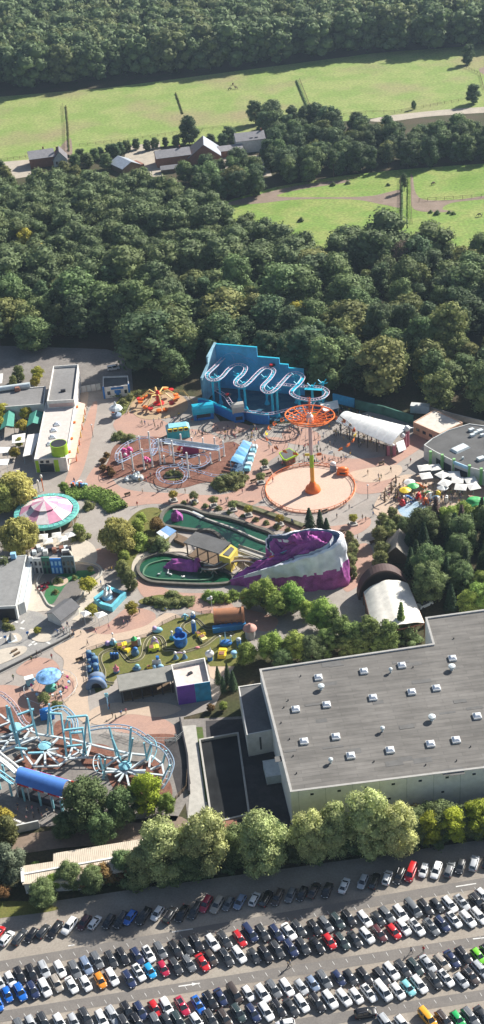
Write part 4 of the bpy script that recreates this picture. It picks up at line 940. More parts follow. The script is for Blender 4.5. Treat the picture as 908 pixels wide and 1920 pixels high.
for i in range(24):   # two-seat swings flying outwards
    a = 2 * PI * i / 24 + .1; o = rt((7.6 * math.cos(a), 7.6 * math.sin(a), 1.2)); e = o + Vector((5.0 * math.cos(a), 5.0 * math.sin(a), -6.3)); SWP.append((e, a)); s = Vector((-math.sin(a), math.cos(a), 0)) * .5
    mb = MB(); mb.beam(o + s, e + s + Vector((0, 0, .9)), .05); mb.beam(o - s, e - s + Vector((0, 0, .9)), .05); mb.build('chain', M_DARK, t)
    mb = MB(); rz = a + PI / 2; mb.box((e.x, e.y, e.z), (.6, 1.3, .12), a); back = e + Vector((math.cos(a) * .3, math.sin(a) * .3, .1)); mb.box((back.x, back.y, back.z), (.1, 1.3, .75), a); mb.build('seat', [M_ORANGE, M_WHITE, M_YELLOW][i % 3] if i % 2 else M_ORANGE, t)
ringc = c
flat('ride_pit', [(497 + 85 + 85 * math.cos(a), 917 + 46 * math.sin(a) - 6.6 * math.cos(a)) for a in [i * PI / 12 for i in range(24)]], .11, mat2('pale_terracotta_pit', (.58, .425, .335), (.56, .41, .325), .2))
t = thing('ring_fence', 'orange ring fence around the round pale floor of the swing tower', 'fence', tuple(ringc + Vector((-.8, 0, 0)))); cc = (W(497, 923) + W(667, 911)) / 2; RR = 13.2
def circ(r, z, n=48, a0=0): return [cc + Vector((r * math.cos(a0 + 2 * PI * i / n), r * math.sin(a0 + 2 * PI * i / n), z)) for i in range(n)]
MB().tube(circ(RR, 1.15), .09, 5, True).build('handrail', M_ORANGE, t); MB().tube(circ(RR, .6), .06, 5, True).build('handrail', M_ORANGE, t)
MB().tube(circ(RR + .0, .12), .22, 5, True).build('kerb', mat('pale_orange', (.60, .34, .21), .7), t)
for p in circ(RR, 0, 40): MB().box((p.x, p.y, 0), (.12, .12, 1.15)).build('post', M_ORANGE, t)
mb = MB()
for p, q in zip(circ(RR, 0, 48), circ(RR, 0, 48)[1:] + circ(RR, 0, 48)[:1]): 
    if True: mb.beam(p + Vector((0, 0, .22)), q + Vector((0, 0, .22)), .02, .3)
mb.build('infill', mat('orange_mesh', (.60, .26, .12), .7), t)
t = thing('control_booth', 'small orange control booth on the ring fence of the swing tower', 'booth', tuple(W(643, 889))); cb = W(643, 889)
MB().box((cb.x, cb.y, 0), (3.2, 2.2, 1.5), -.3).build('body', M_ORANGE, t); MB().ball((cb.x, cb.y, 1.6), (1.7, 1.1, .9)).build('dome', M_ORANGE, t, smooth=True); MB().box((cb.x - .2, cb.y - 1.05, .6), (1.8, .2, .6), -.3).build('window', M_GLASS, t)
t = thing('ticket_booth', 'grey and white figure-shaped booth at the top of the swing ring', 'booth', tuple(W(625, 884))); cb = W(625, 884)
MB().box((cb.x, cb.y, 0), (1.6, 1.4, 2.2), .2).build('body', mat('dusty_blue', (.2, .28, .36), .7), t); MB().ball((cb.x, cb.y, 2.7), (.9, .8, .7)).build('roof_ornament', M_WHITE, t, smooth=True)
# kiosk with lime edges
P = WS([(523, 848), (543, 839), (560, 850), (556, 853), (537, 862), (531, 860)], 3.2)
t = thing('kiosk', 'small dark-roofed kiosk with a lime green edge between the swing ring and the queue', 'kiosk', tuple(W(542, 868)))
MB().prism(P, 2.6, 3.1).build('fascia', M_LIME, t); o_, i_ = inset(P, .35); MB().prism(i_, 3.104, 3.16).build('roof', M_ROOFD, t); o_, i_ = inset(P, .8); MB().prism(i_, 0, 2.6).build('body', mat('brown_cladding', (.2, .11, .07), .8), t)

# --- turquoise food stall with four openings
t = thing('food_stall', 'turquoise stall with four yellow openings behind the small suspended coaster', 'stall', tuple(W(335, 818)), R_(G - 1))
MB().box((0, 0, 0), (7.2, 3.6, 3.2)).build('body', mat('bright_turquoise', (.04, .42, .48), .5), t, local=True)
MB().box((0, .2, 3.2), (7.6, 4.0, .9), 0, .75).build('roof', M_PTEAL, t, local=True)
for i in range(4): MB().box((-2.6 + i * 1.72, -1.95, 3.0), (1.3, .5, 1.0)).build('opening', M_YELLOW if i % 1 == 0 else M_DARK, t, local=True)
for i in range(4): MB().box((-2.6 + i * 1.72, -2.18, 3.15), (1.0, .2, .7)).build('sign', M_DARK, t, local=True)

# --- small suspended coaster on white posts
r1 = crop(200, 720, 3.027)
flat('mulch_bed', r1((-40, 520), (10, 440), (40, 360), (110, 320), (250, 300), (440, 320), (600, 350), (720, 330), (800, 400), (800, 500), (720, 560), (560, 560), (440, 590), (330, 590), (240, 560), (120, 530), (20, 540)), .13, M_MULCH)
t = thing('suspended_coaster', 'small coaster with pale blue rails on tall white posts above the brown mulch', 'roller coaster', tuple(W(312, 870)))
posts = [((185, 305), (192, 375)), ((250, 300), (262, 470)), ((205, 385), (215, 485)), ((140, 400), (153, 495)), ((75, 400), (93, 485)), ((295, 330), (308, 455)), ((372, 340), (385, 460)), ((312, 325), (316, 385)), ((355, 345), (362, 405)), ((420, 290), (424, 335)), ((485, 310), (488, 350)), ((548, 315), (553, 385)), ((612, 310), (616, 360)), ((658, 335), (668, 410)), ((640, 380), (643, 435)), ((590, 400), (594, 452)), ((525, 410), (529, 455)), ((430, 430), (433, 470)), ((460, 410), (468, 530)), ((325, 415), (330, 450)), ((120, 335), (128, 390)), ((60, 400), (68, 455))]
for a, b in posts:
    p = W(*r1(b)[0]); h = max(2.5, (b[1] - a[1]) / 3.027 / 5.2); MB().cyl(p, .26, h * 1.15, 8).build('post', M_WHITE, t, smooth=True); MB().box(p, (.8, .8, .15)).build('foot', M_CONC, t)
rail = mat('pale_lilac_rail', (.42, .52, .70), .4)
main = [((665, 350), 5), ((610, 368), 5), ((550, 362), 5.2), ((485, 350), 5.4), ((420, 340), 5.8), ((360, 325), 6.6), ((290, 318), 7.6), ((258, 350), 7.6), ((262, 400), 6.5), ((285, 345), 6.6), ((250, 305), 6.5), ((190, 305), 6), ((125, 330), 5.5), ((80, 362), 5.2), ((58, 400), 5), ((68, 438), 4.6), ((120, 420), 4), ((190, 385), 3.8), ((300, 370), 3.6), ((400, 400), 3.4), ((480, 410), 3.2), ((540, 395), 3), ((575, 410), 3), ((572, 445), 2.8), ((500, 470), 2.6), ((440, 440), 2.6), ((400, 460), 2.4), ((330, 470), 2.2), ((292, 500), 2.0), ((310, 545), 1.8), ((380, 560), 1.8), ((440, 545), 1.8), ((450, 500), 2), ((420, 472), 2.2), ((470, 480), 2.3), ((540, 500), 2), ((620, 520), 1.8), ((690, 515), 1.8)]
track(t, [W(*r1(p)[0], z) for p, z in main], 1.0, .06, rail, rail, 2.4, spine=.08, dens=6)
p, q = W(*r1((330, 330))[0], 4.6), W(*r1((640, 372))[0], 4.2); MB().beam(p, q, 1.7, .2).build('catwalk', M_PWH, t); MB().beam(p + Vector((0, .9, .6)), q + Vector((0, .9, .6)), .08, .9).build('railing', M_PWH, t)
for k, (a, l, m) in enumerate((((112, 425), 'large pink figure on the left of the mulch bed', M_PINK), ((235, 450), 'small pink figure in the middle of the mulch bed', M_PINK), ((430, 385), 'red and pink cabin shape beside the dark red screen', M_RED))):
    p = W(*r1(a)[0]); mb = MB(); g = random.Random(k); s = (1.5, .9, 1.1)[k]
    for j in range(7): mb.ball((p.x + g.uniform(-1, 1) * s, p.y + g.uniform(-.6, .6) * s, .7 + g.uniform(0, 1.5) * s), g.uniform(.4, .8) * s, 10, 7)
    t2 = thing('pink_figure', l, 'figure', tuple(p)); mb.build('body', m, t2, smooth=True); mb = MB(); mb.ball((p.x, p.y - .9 * s, 1.6 * s), .35 * s); mb.build('face_ornament', M_WHITE, t2, smooth=True)
p = W(*r1((480, 400))[0]); t = thing('screen_wall', 'dark red tilted panel in the middle of the small coaster', 'panel', tuple(p)); MB().box((p.x, p.y, 0), (5, .3, 3.2), .1).build('panel', mat('maroon_panel', (.28, .03, .12), .6), t); MB().box((p.x, p.y + .4, 0), (.3, .6, 3.0)).build('prop', M_DARK, t)
flat('planting_bed', r1((330, 520), (380, 500), (430, 515), (425, 540), (380, 550), (335, 540)), .16, M_LAWN)
for (x, y) in ((345, 518), (365, 508), (385, 505), (405, 512), (420, 522), (395, 522), (360, 525)): tree('bush', W(*r1((x, y))[0]), 1.3, 'tiny shrub inside the small round loop of the coaster', 'shrubs in the round coaster loop', 'garden_shrub', 1.2, 'shrub')
MB_ = MB(); pp = W(*r1((375, 530))[0]); MB_.box((pp.x, pp.y, .17), (5, 1.6, .3)); one('stone_trough', MB_, M_DARK, 'low dark planter inside the round loop of the small coaster', 'planter')
# its station: blue striped canopy
P = [W(*q, 4.2) for q in r1((775, 325), (825, 335), (770, 455), (703, 435))]
t = thing('station_canopy', 'pale blue striped canopy roof of the small coaster station', 'canopy', tuple(W(*r1((760, 490))[0])))
for i in range(6):
    a0, a1 = i / 6, (i + 1) / 6 - .012; q = [P[0].lerp(P[3], a0), P[1].lerp(P[2], a0), P[1].lerp(P[2], a1), P[0].lerp(P[3], a1)]; up = Vector((0, 0, .5 if i in (0, 2, 3, 5) else .25)); MB().slab3([q[0] + up, q[1] + up * .3, q[2], q[3]], .1).build('roof_panel', mat('sky_canopy', (.16, .42, .68), .5) if i % 2 else mat('sky_canopy_light', (.3, .55, .78), .5), t)
for p in P + [(P[0] + P[3]) / 2, (P[1] + P[2]) / 2]: MB().cyl((p.x, p.y, 0), .12, 4.1, 8).build('post', M_LBLUE, t)
pl = [Vector((p.x, p.y, 0)) for p in P]; MB().prism(pl, 0.1, .9).build('platform', mat('blue_deck', (.06, .12, .2), .7), t)
a, b = W(*r1((840, 370))[0]), W(*r1((800, 495))[0]); t = thing('ride_train', 'parked pale turquoise train of small cars beside the blue striped canopy', 'ride train', tuple(a))
for i in range(6):
    p = a.lerp(b, i / 5); MB().box((p.x, p.y, .5), (1.8, 2.0, 1.0), R_(75), .8).build('carriage', M_PTEAL if i % 2 else M_PWH, t)
for (x, y, h) in ((640, 545, 3), (670, 535, 3.2), (700, 548, 3.4), (735, 540, 3.2), (655, 570, 2.6), (760, 520, 3), (720, 520, 3)): treeC('bush', *r1((x, y))[0], h, 'olive bush in the clump below the blue striped station canopy', 'olive bushes below the station', 'garden_shrub', 1.3, 'shrub')
for (x, y) in ((50, 290), (75, 280), (110, 300), (135, 298), (-20, 470), (20, 480), (0, 400), (30, 500), (-20, 430)): treeC('rusty' if x < 40 else 'bush', *r1((x, y))[0], 2.4, 'low reddish or olive shrub at the left rim of the mulch bed', 'shrubs at the rim of the mulch bed', 'garden_shrub', 1.2, 'shrub')
def boat(px, l, rz=0.0, s=1.0, m=None):
    p = W(*px); t = thing('shell_sculpture', l, 'sculpture', tuple(p), rz); mb = MB()
    for j in range(6): mb.ball((math.cos(j * .6) * 1.3 * s, math.sin(j * .6) * 1.3 * s, .45 * s), .6 * s, 8, 6)
    mb.build('ring_of_shells', m or M_PWH, t, smooth=True, local=True); MB().lathe((0, 0, 0), [(.9 * s, 0), (.8 * s, .4 * s)], 12).build('centre', M_CONC, t, local=True)
boat(r1((140, 545))[0], 'pale curved sculpture at the lower left of the mulch bed', .5, 1.1); boat(r1((190, 530))[0], 'pale grey rock sculpture right of the curved one by the mulch bed', 2, 1.3)

# --- orange spider (octopus) ride
c = W(298, 757); t = thing('octopus_ride', 'orange octopus ride with yellow arms beside the small lawn', 'fairground ride', tuple(c))
MB().lathe(c, [(2.0, 0), (1.8, .4), (.8, .6), (.7, 2.8), (1.1, 3.4), (.3, 5.0)], 16).build('centre', M_RED, t, smooth=True)
for i in range(8):
    a = i * PI / 4 + .2; e = c + Vector((6.2 * math.cos(a), 6.2 * math.sin(a), 1.7 + .9 * math.sin(i * 1.9))); mid = c + Vector((3.3 * math.cos(a), 3.3 * math.sin(a), 4.6)); arm = MB().tube([c + Vector((0, 0, 3.4)), mid, e + Vector((0, 0, .6))], [.28, .24, .16], 6).build('arm', mat('amber', (.80, .58, .22), .5), t, smooth=True)
    for k in (-1, 1):
        q = e + Vector((-math.sin(a) * k * 1.1, math.cos(a) * k * 1.1, -.6)); cu = MB().lathe(q, [(.5, 0), (.85, .3), (.9, .8), (.75, .85)], 10).build('cup', M_ORANGE if (i + k) % 3 else M_RED, t, smooth=True)
flat('ride_floor', [(245, 765), (265, 740), (300, 733), (345, 745), (350, 770), (310, 785), (265, 785)], .14, mat2('sandy_floor', (.42, .30, .19), (.38, .28, .18), .3))
fence([(240, 776), (252, 748), (290, 731), (345, 737), (366, 760)], 'low yellow fence curving behind the orange octopus ride', 1.6, 1.1, 2, m=mat('tan_rail', (.5, .38, .16), .7))
c = W(219, 781); t = thing('umbrella_statue', 'small white turbaned umbrella sculpture left of the octopus ride', 'sculpture', tuple(c)); MB().lathe(c, [(1.6, 0), (1.7, .8), (1.5, 1.0), (.4, 1.1), (.25, 3.2)], 14).build('base', mat('slate_blue', (.2, .26, .34), .7), t, smooth=True); MB().lathe(c + Vector((0, 0, 3.0)), [(2.4, 0), (1.8, .7), (.6, 1.3), (.15, 2.6)], 8).build('canopy_top', M_PWH, t); MB().ball(c + Vector((-.9, .3, 1.8)), .6).build('orange_ornament', M_ORANGE, t, smooth=True)
for i, (x, y, l) in enumerate(((133, 912, 'left'), (148, 905, 'x'), (158, 912, 'y'))): pass
c = W(148, 914); t = thing('sculpture_group', 'cluster of orange, white and blue character-free robot sculpture pieces by the willow'.replace('character-free ', ''), 'sculpture', tuple(c)); g = random.Random(5)
for m in (M_WHITE, M_ORANGE, M_BLUE, M_DARK, M_LBLUE):
    mb = MB()
    for j in range(4): mb.box((c.x + g.uniform(-2.4, 2.4), c.y + g.uniform(-1.2, 1.2), g.uniform(0, 1.2)), (g.uniform(.5, 1.1), g.uniform(.5, 1.0), g.uniform(.5, 1.1)), g.uniform(0, 3), .8)
    mb.build('sculpture_piece', m, t)
for x, y, h, m, l in ((82, 921, 5.2, M_ORANGE, 'orange carved totem pole beside the willow'), (74, 922, 3.6, M_CONC, 'shorter grey carved totem pole beside the willow')):
    c = W(x, y); t = thing('totem_pole', l, 'pole', tuple(c)); MB().tube([c, c + Vector((0, 0, h * .6)), c + Vector((0, 0, h))], [.12, .16, .2], 8).build('shaft', m, t); MB().ball(c + Vector((0, 0, h)), (.4, .4, .7)).build('head_ornament', M_TARP, t, smooth=True)
# --- carousel, pink and white top with turquoise rim
c = W(90, 975); t = thing('carousel', 'round fairground roof of pink and white segments with a turquoise rim', 'carousel', tuple(c))
N_ = 12; z0, z1, z2 = 3.4, 5.3, 6.9
for i in range(N_):
    a0, a1 = 2 * PI * i / N_ + .2, 2 * PI * (i + 1) / N_ + .2; f = lambda r, a, z: c + Vector((r * math.cos(a), r * math.sin(a), z))
    m = mat('rose_canvas', (.60, .27, .38), .7, fine=.05) if i % 2 else mat('pale_canvas', (.74, .66, .65), .7, fine=.05)
    mb = MB(); mb.slab3([f(7.8, a0, z0), f(7.8, a1, z0), f(3.6, a1, z1), f(3.6, a0, z1)], .08); mb.slab3([f(4.0, a0, z1 + .3), f(4.0, a1, z1 + .3), f(.1, a1, z2), f(.1, a0, z2)], .08); mb.build('roof_segment', m, t)
mb = MB(); mb.lathe(c + Vector((0, 0, z0 - 1.0)), [(9.2, 0), (9.6, .5), (9.3, .95), (7.9, 1.0), (7.8, .2)], 36); mb.build('rim', mat('rim_turquoise', (.12, .42, .36), .6, var=.3, scale=1.5), t, smooth=True)
mb = MB()
for i in range(36): a = 2 * PI * i / 36; mb.beam(f(7.9, a, z0 + .05), f(9.3, a, z0 - .05), .14, .12)
mb.build('rim_slats', M_PTEAL, t); mb = MB()
for i in range(12): a = 2 * PI * i / 12; mb.cyl(f(9.0, a, 0), .14, 2.6, 8)
mb.build('posts', M_WHITE, t); MB().lathe(c, [(8.6, 0), (8.6, .4), (1.5, .45), (1.2, 3)], 28).build('platform', M_WOOD, t)
treeC('willow', 28, 915, 11, 'large yellow-green willow above the carousel', name='willow_tree', wide=1.25); treeC('willow', 3, 930, 10, 'willow at the left edge above the carousel', name='willow_tree')
treeC('willow', 35, 1000, 10.5, 'round willow at the lower left of the carousel', name='willow_tree', wide=1.15); treeC('willow', 219, 1000, 10.5, 'round willow standing alone between the carousel and the water ride', name='willow_tree', wide=1.1)
treeC('darkbush', 8, 1060, 6, 'dark tree behind the grey-roofed hall at the left edge', name='broadleaf_tree', wide=.8)
hedge('hedge', [(125, 930), (165, 925), (200, 935), (222, 958)], 6.5, 2.2, LF['fresh'], 'broad dark green hedge curving round the top right of the carousel', 21, 38, .55)
for (x, y, h, k) in ((120, 912, 4, 'fresh'), (148, 992, 4.5, 'fresh'), (150, 998, 3.5, 'bush'), (258, 985, 5, 'fresh'), (262, 1010, 4.5, 'greenbush'), (265, 970, 4, 'fresh'), (292, 980, 5, 'rusty'), (232, 1040, 4, 'fresh'), (228, 1060, 4, 'fresh'), (235, 1075, 4.2, 'oak_olive'), (300, 1018, 4, 'darkbush'), (285, 1016, 3, 'bush'), (165, 945, 2.5, 'bush')):
    treeC(k, x, y, h, 'garden bush or small tree on the planted bank between willow and water ride' if x > 200 else 'green bush close beside the carousel', 'planting around carousel and water ride' if x > 200 else 'bushes beside the carousel', 'garden_bush', 1.2, 'bush')
flat('planted_bank', [(228, 1000), (258, 960), (300, 955), (320, 1000), (300, 1030), (258, 1040), (240, 1090), (222, 1060)], .13, M_LAWN)

# --- log flume: pools, channels, station and purple rock mountain
f8 = crop(240, 920, 2.064)
up = f8((130, 110), (150, 80), (190, 65), (240, 72), (300, 95), (400, 115), (500, 150), (560, 175), (590, 230), (560, 290), (480, 270), (400, 225), (330, 165), (260, 160), (190, 150), (140, 140))
flat('pool_water', up, .20, M_WATER)
lowp = f8((42, 320), (50, 280), (100, 255), (160, 250), (230, 270), (330, 300), (400, 330), (400, 360), (310, 370), (160, 365), (80, 355))
flat('pool_water', lowp, .20, M_WATER)
def kerb(px, label, w=.5, h=.9, m=None, closed=True, name='pool_wall'):
    P = cat_rom(WS(px), 6, closed); c = P[0]; t = thing(name, label, 'wall', tuple(c)); n = len(P); mb = MB(); vs = []
    for i, p in enumerate(P):
        tt = (P[(i + 1) % n] - P[i - 1]) if closed else (P[min(i + 1, n - 1)] - P[max(i - 1, 0)]); tt.z = 0; tt.normalize(); s = Vector((-tt.y, tt.x, 0)) * w / 2; vs += [p + s, p - s, p - s + Vector((0, 0, h)), p + s + Vector((0, 0, h))]
    fs = []
    for i in range(n if closed else n - 1):
        a, b = 4 * i, 4 * ((i + 1) % n); fs += [(a + k, a + (k + 1) % 4, b + (k + 1) % 4, b + k) for k in range(4)]
    mb.add(vs, fs); mb.build('wall_band', m or M_CONC, t); return t
dkc = mat('dark_mossy_concrete', (.13, .12, .10), .9, var=.25)
kerb(up, 'dark mossy wall around the long upper pool of the water ride', .9, 1.0, dkc); kerb(lowp, 'wall around the oval lower pool of the water ride', .8, .9, dkc)
kerb(f8((60, 325), (75, 295), (120, 278), (170, 275), (300, 310), (330, 330), (300, 350), (150, 348), (85, 340)), 'inner kerb of the boat channel in the oval lower pool', .35, .6, mat('green_kerb', (.10, .2, .12), .8))
kerb(f8((175, 80), (230, 85), (310, 118), (400, 150), (500, 195), (560, 215)), 'inner channel wall running along the upper pool', .5, .8, M_CONC, False)
kerb(f8((25, 330), (35, 270), (100, 240), (200, 232), (240, 240)), 'sandy outer rim path of the lower pool', 1.6, .25, M_SANDP, False, 'pool_rim')
for a, b, l in (((290, 110), (200, 72), 'white foaming chute piece in the upper pool'),): 
    p, q = W(*f8(a)[0]), W(*f8((250, 88))[0]); t = thing('foam_chute', l, 'chute', tuple(p)); MB().beam(p + Vector((0, 0, .5)), q + Vector((0, 0, .5)), 1.2, .3).build('channel_bed', M_PWH, t); 
def rockblob(px, z0, size, rz, label, seed, m=None, name='rock', n=9):
    p = W(*px); t = thing(name, label, 'rock', (p.x, p.y, 0), rz); bm = bmesh.new(); bmesh.ops.create_icosphere(bm, subdivisions=4, radius=1)
    from mathutils import noise
    for v in bm.verts:
        d = 1 + .28 * noise.fractal(v.co * 1.6 + Vector((seed, 0, 0)), 1.0, 2.0, 5); v.co = Vector((v.co.x * size[0] * d, v.co.y * size[1] * d, max(v.co.z, -.2) * size[2] * d + z0))
    me = bpy.data.meshes.new('rock_body'); bm.to_mesh(me); bm.free(); me.materials.append(m or M_PURR); me.polygons.foreach_set('use_smooth', [True] * len(me.polygons)); o = bpy.data.objects.new('rock_body', me); C.objects.link(o); o.parent = t; return t
rockblob(f8((190, 112))[0], .2, (1.7, 1.4, 2.6), 0, 'small purple rock at the left end of the upper pool', 1)
rockblob(f8((215, 300))[0], .2, (4.9, 1.7, 2.5), R_(-14), 'long purple rock tunnel across the lower pool', 5)
c = W(*f8((268, 298))[0]); t = thing('tunnel_mouth', 'purple ring mouth at the right end of the rock tunnel', 'rock', tuple(c), R_(-14)); MB().tube([(.0, 1.9 * math.cos(a), .2 + 2.2 * math.sin(a)) for a in [i * PI / 10 for i in range(11)]], .6, 8).build('rock_arch', M_PURR, t, smooth=True, local=True); MB().box((-.3, 0, 0), (.3, 3, 1.6)).build('dark_opening', M_DARK, t, local=True)
# flume station
roof = WS(f8((262, 158), (398, 200), (350, 243), (215, 200)), 5.6); t = thing('ride_station', 'grey flat-roofed boarding station with yellow end wall beside the upper pool', 'building', tuple(W(*f8((300, 270))[0])))
MB().slab3(roof, .3).build('roof', M_ROOFD, t); _, ii = inset(roof, .6)
for i in range(4):
    for j in range(3):
        if j in (0, 2): p = Vector((*ii[0], 0)).lerp(Vector((*ii[1], 0)), i / 3).lerp(Vector((*ii[3], 0)).lerp(Vector((*ii[2], 0)), i / 3), j / 2); MB().cyl((p.x, p.y, 0), .2, 5.3, 8).build('post', M_WOOD, t)
MB().prism(ii, 0, .9).build('deck', M_WOOD, t)
e = WS(f8((398, 205), (425, 222), (395, 262), (352, 248)), 4.8); _, e2 = inset(e, .02); mb = MB(); mb.prism(e2, 0, 4.6); mb.build('yellow_wall', mat('ochre_wall', (.62, .50, .10), .8), t); _, e3 = inset(e, .8); MB().prism(e3, 4.604, 4.75).build('end_roof', M_ROOFD, t)
mb = MB(); wallbox(mb, e2[3], e2[2], .2, .5, 1.5, 3.2, .1, (0, -1)); mb.build('window', M_GLASS, t)
P = WS(f8((150, 135), (188, 155), (145, 188), (110, 162)), 3.4); t = thing('solar_canopy', 'pale blue and white canopy roof at the left of the upper pool', 'canopy', tuple(W(*f8((150, 180))[0])))
MB().slab3([P[0], P[1], P[1].lerp(P[2], .6), P[0].lerp(P[3], .6)], .12).build('blue_roof', mat('pale_steel_blue', (.2, .35, .58), .4), t); MB().slab3([P[0].lerp(P[3], .62), P[1].lerp(P[2], .62), P[2], P[3]], .12).build('white_roof', M_PWH, t)
for p in P: MB().cyl((p.x, p.y, 0), .12, 3.25, 8).build('post', M_WOOD, t)
P = WS(f8((190, 150), (235, 170), (215, 190), (175, 172)), 2.5); t = thing('wooden_deck', 'brown wooden boarding deck between the small canopy and the station', 'deck', tuple(P[0].xyz * 1)); t.location.z = 0; RM[t.name] = Matrix.Translation(t.location); MB().prism(P, .2, 1.2).build('deck_boards', M_WOOD, t)
# curved wooden trestle channel in front of the station
tr = [((290, 300), 1.6), ((340, 300), 2.0), ((385, 278), 2.6), ((430, 268), 3.0), ((480, 272), 3.2), ((520, 290), 3.0)]
t = thing('trestle_channel', 'pale curved water channel on timber trestles in front of the station', 'channel', tuple(W(*f8((400, 300))[0])))
P = cat_rom([W(*f8(p)[0], z) for p, z in tr], 6, False); mb = MB()
for a, b in zip(P, P[1:]): mb.beam(a, b, 1.8, .25)
mb.build('channel_bed', M_WOOD, t)
for s in (-1, 1):
    q = [];
    for i, p in enumerate(P): d = (P[min(i + 1, len(P) - 1)] - P[max(i - 1, 0)]).normalized(); q.append(p + Vector((-d.y, d.x, 0)) * s * .95 + Vector((0, 0, .4)))
    MB().tube(q, .16, 6).build('channel_side', M_CONC, t)
for p in P[::5]:
    mb = MB(); mb.beam((p.x - .9, p.y, 0), (p.x + .3, p.y, p.z), .2); mb.beam((p.x + .9, p.y, 0), (p.x - .3, p.y, p.z), .2); mb.build('trestle', M_SANDP, t)
for a, b in (((430, 222), (545, 262)), ((425, 245), (520, 280))):
    p, q = W(*f8(a)[0], 1.2), W(*f8(b)[0], 2.2); t = thing('boat_channel', 'concrete boat channel leading from the station into the purple mountain, ' + ('upper one' if a[1] < 230 else 'lower one'), 'channel', (p.x, p.y, 0)); MB().beam(p, q, 1.6, .4).build('channel_bed', M_CONC, t); MB().beam(p + Vector((0, .9, .3)), q + Vector((0, .9, .3)), .2, .6).build('channel_side', M_CONC, t)
# small ducks of stone: white birds on the lower pool
for i, (x, y) in enumerate(((120, 325), (155, 320), (165, 326), (215, 335))):
    p = W(*f8((x, y))[0], .3); t = thing('white_bird_figure', 'small white bird figure on the green water of the lower pool', 'bird figure', tuple(p), i * 1.3, 'white bird figures on the pool'); mb = MB(); mb.ball((0, 0, .2), (.5, .3, .25)); mb.tube([(.4, 0, .3), (.6, 0, .8), (.8, 0, .8)], [.12, .08, .06], 6); mb.build('body', M_WHITE, t, smooth=True, local=True)
# the mountain
from mathutils import noise
rim = [((436, 1086), 1.2), ((470, 1075), 4.2), ((505, 1064), 6.6), ((545, 1053), 8.6), ((585, 1043), 10.4), ((618, 1030), 12.2), ((640, 1014), 13.8), ((640, 1001), 14.2), ((625, 995), 14.0), ((600, 992), 13.6), ((572, 993), 13.0), ((545, 998), 12.0), ((520, 1003), 10.0), ((505, 1010), 8.0), ((500, 1026), 6.2), ((510, 1040), 5.0), ((480, 1056), 4.0), ((455, 1072), 2.4)]
RP = cat_rom([W(p[0], p[1], z) for p, z in rim], 8, True); n = len(RP); cen = sum(RP, Vector()) / n; cen.z = 0
c0 = W(560, 1085); t = thing('purple_mountain', 'huge purple artificial rock mountain with a white rim at the end of the water ride', 'mountain', (c0.x, c0.y, 0))
def wallpt(i, k, rows=16):
    p = RP[i % n]; u = k / rows; o = (p - cen); o.z = 0; o.normalize(); z = p.z * u
    q = Vector((p.x, p.y, z)) + o * (1.3 * (1 - u) ** 1.5 + .15)
    dd = noise.fractal(Vector((q.x * .35, q.y * .35, z * .16)), 1, 2, 5); vv = abs(noise.noise(Vector((q.x * .9, q.y * .9, z * .12)))); return q + o * (dd * .9 + vv * .7)
rows = 16; front_bnd = []
for name, m, sel in (('rock_wall', M_PURR, 0), ('snow_band', M_SNOW, 1)):
    vs = [wallpt(i, k) for i in range(n) for k in range(rows + 1)]; fs = []
    for i in range(n):
        white_from = .52 + .10 * noise.noise(Vector((i * .35, 3, 0))) - .04; tp = RP[i].z
        if tp < 5.5: white_from = .72
        if tp < 2.6: white_from = 1.1
        if 88 <= i < 130 : white_from = 1.1
        for k in range(rows):
            w_ = (k + .5) / rows > white_from
            if w_ == bool(sel): a = i * (rows + 1) + k; b = ((i + 1) % n) * (rows + 1) + k; fs.append((a, b, b + 1, a + 1))
    mb = MB(); mb.add(vs, fs); o = mb.build(name, m, t, smooth=False)
    o.data.polygons.foreach_set('use_smooth', [True] * len(o.data.polygons))
# rim top band + inner drop, then interior rock floor
vs = []; fs = []; K = 5
inner = []
for i in range(n):
    p = wallpt(i, rows); o = cen - p; o.z = 0; L = o.length; o.normalize(); wz = min(1.0, RP[i].z / 12)
    vs += [p, p + o * 1.0 * wz + Vector((0, 0, .15)), p + o * 1.25 * wz - Vector((0, 0, 1.2 * wz)), p + o * 2.7 * wz - Vector((0, 0, 1.3 * wz)), p + o * 2.9 * wz - Vector((0, 0, .2 * wz))]; inner.append((p + o * 3.0 * wz, wz, p.z))
for i in range(n):
    for k in range(4): a = i * 5 + k; b = ((i + 1) % n) * 5 + k; fs.append((a, b, b + 1, a + 1))
mb = MB(); mb.add(vs, [f for j, f in enumerate(fs) if j % 4 == 0 or j % 4 == 3]); mb.build('snow_rim', M_SNOW, t, smooth=True)
mb = MB(); mb.add(vs, [f for j, f in enumerate(fs) if j % 4 in (1, 2)]); mb.build('water_trough', mat('slate_trough', (.05, .10, .2), .5), t, smooth=True)
vs = [tuple(p) for p, w_, z in inner]; fs = []; lay = 7; cc2 = W(583, 1020, 12.0)
for L_ in range(1, lay + 1):
    u = L_ / lay
    for p, w_, z in inner:
        q = p.lerp(Vector((cc2.x, cc2.y, p.z)), u * .96); zt = z * (1 - u) + 12.6 * u - .9 * math.sin(PI * min(1, u * 1.2)) * w_; q.z = zt + 1.9 * noise.fractal(Vector((q.x * .45, q.y * .45, 1)), .8, 2.2, 5); vs.append(tuple(q))
for L_ in range(lay):
    for i in range(n): a = L_ * n + i; b = L_ * n + (i + 1) % n; fs.append((a, b, b + n, a + n))
fs.append(tuple(lay * n + i for i in range(n)))
mb = MB(); mb.add(vs, fs); mb.build('inner_rock', M_PURR, t, smooth=True)
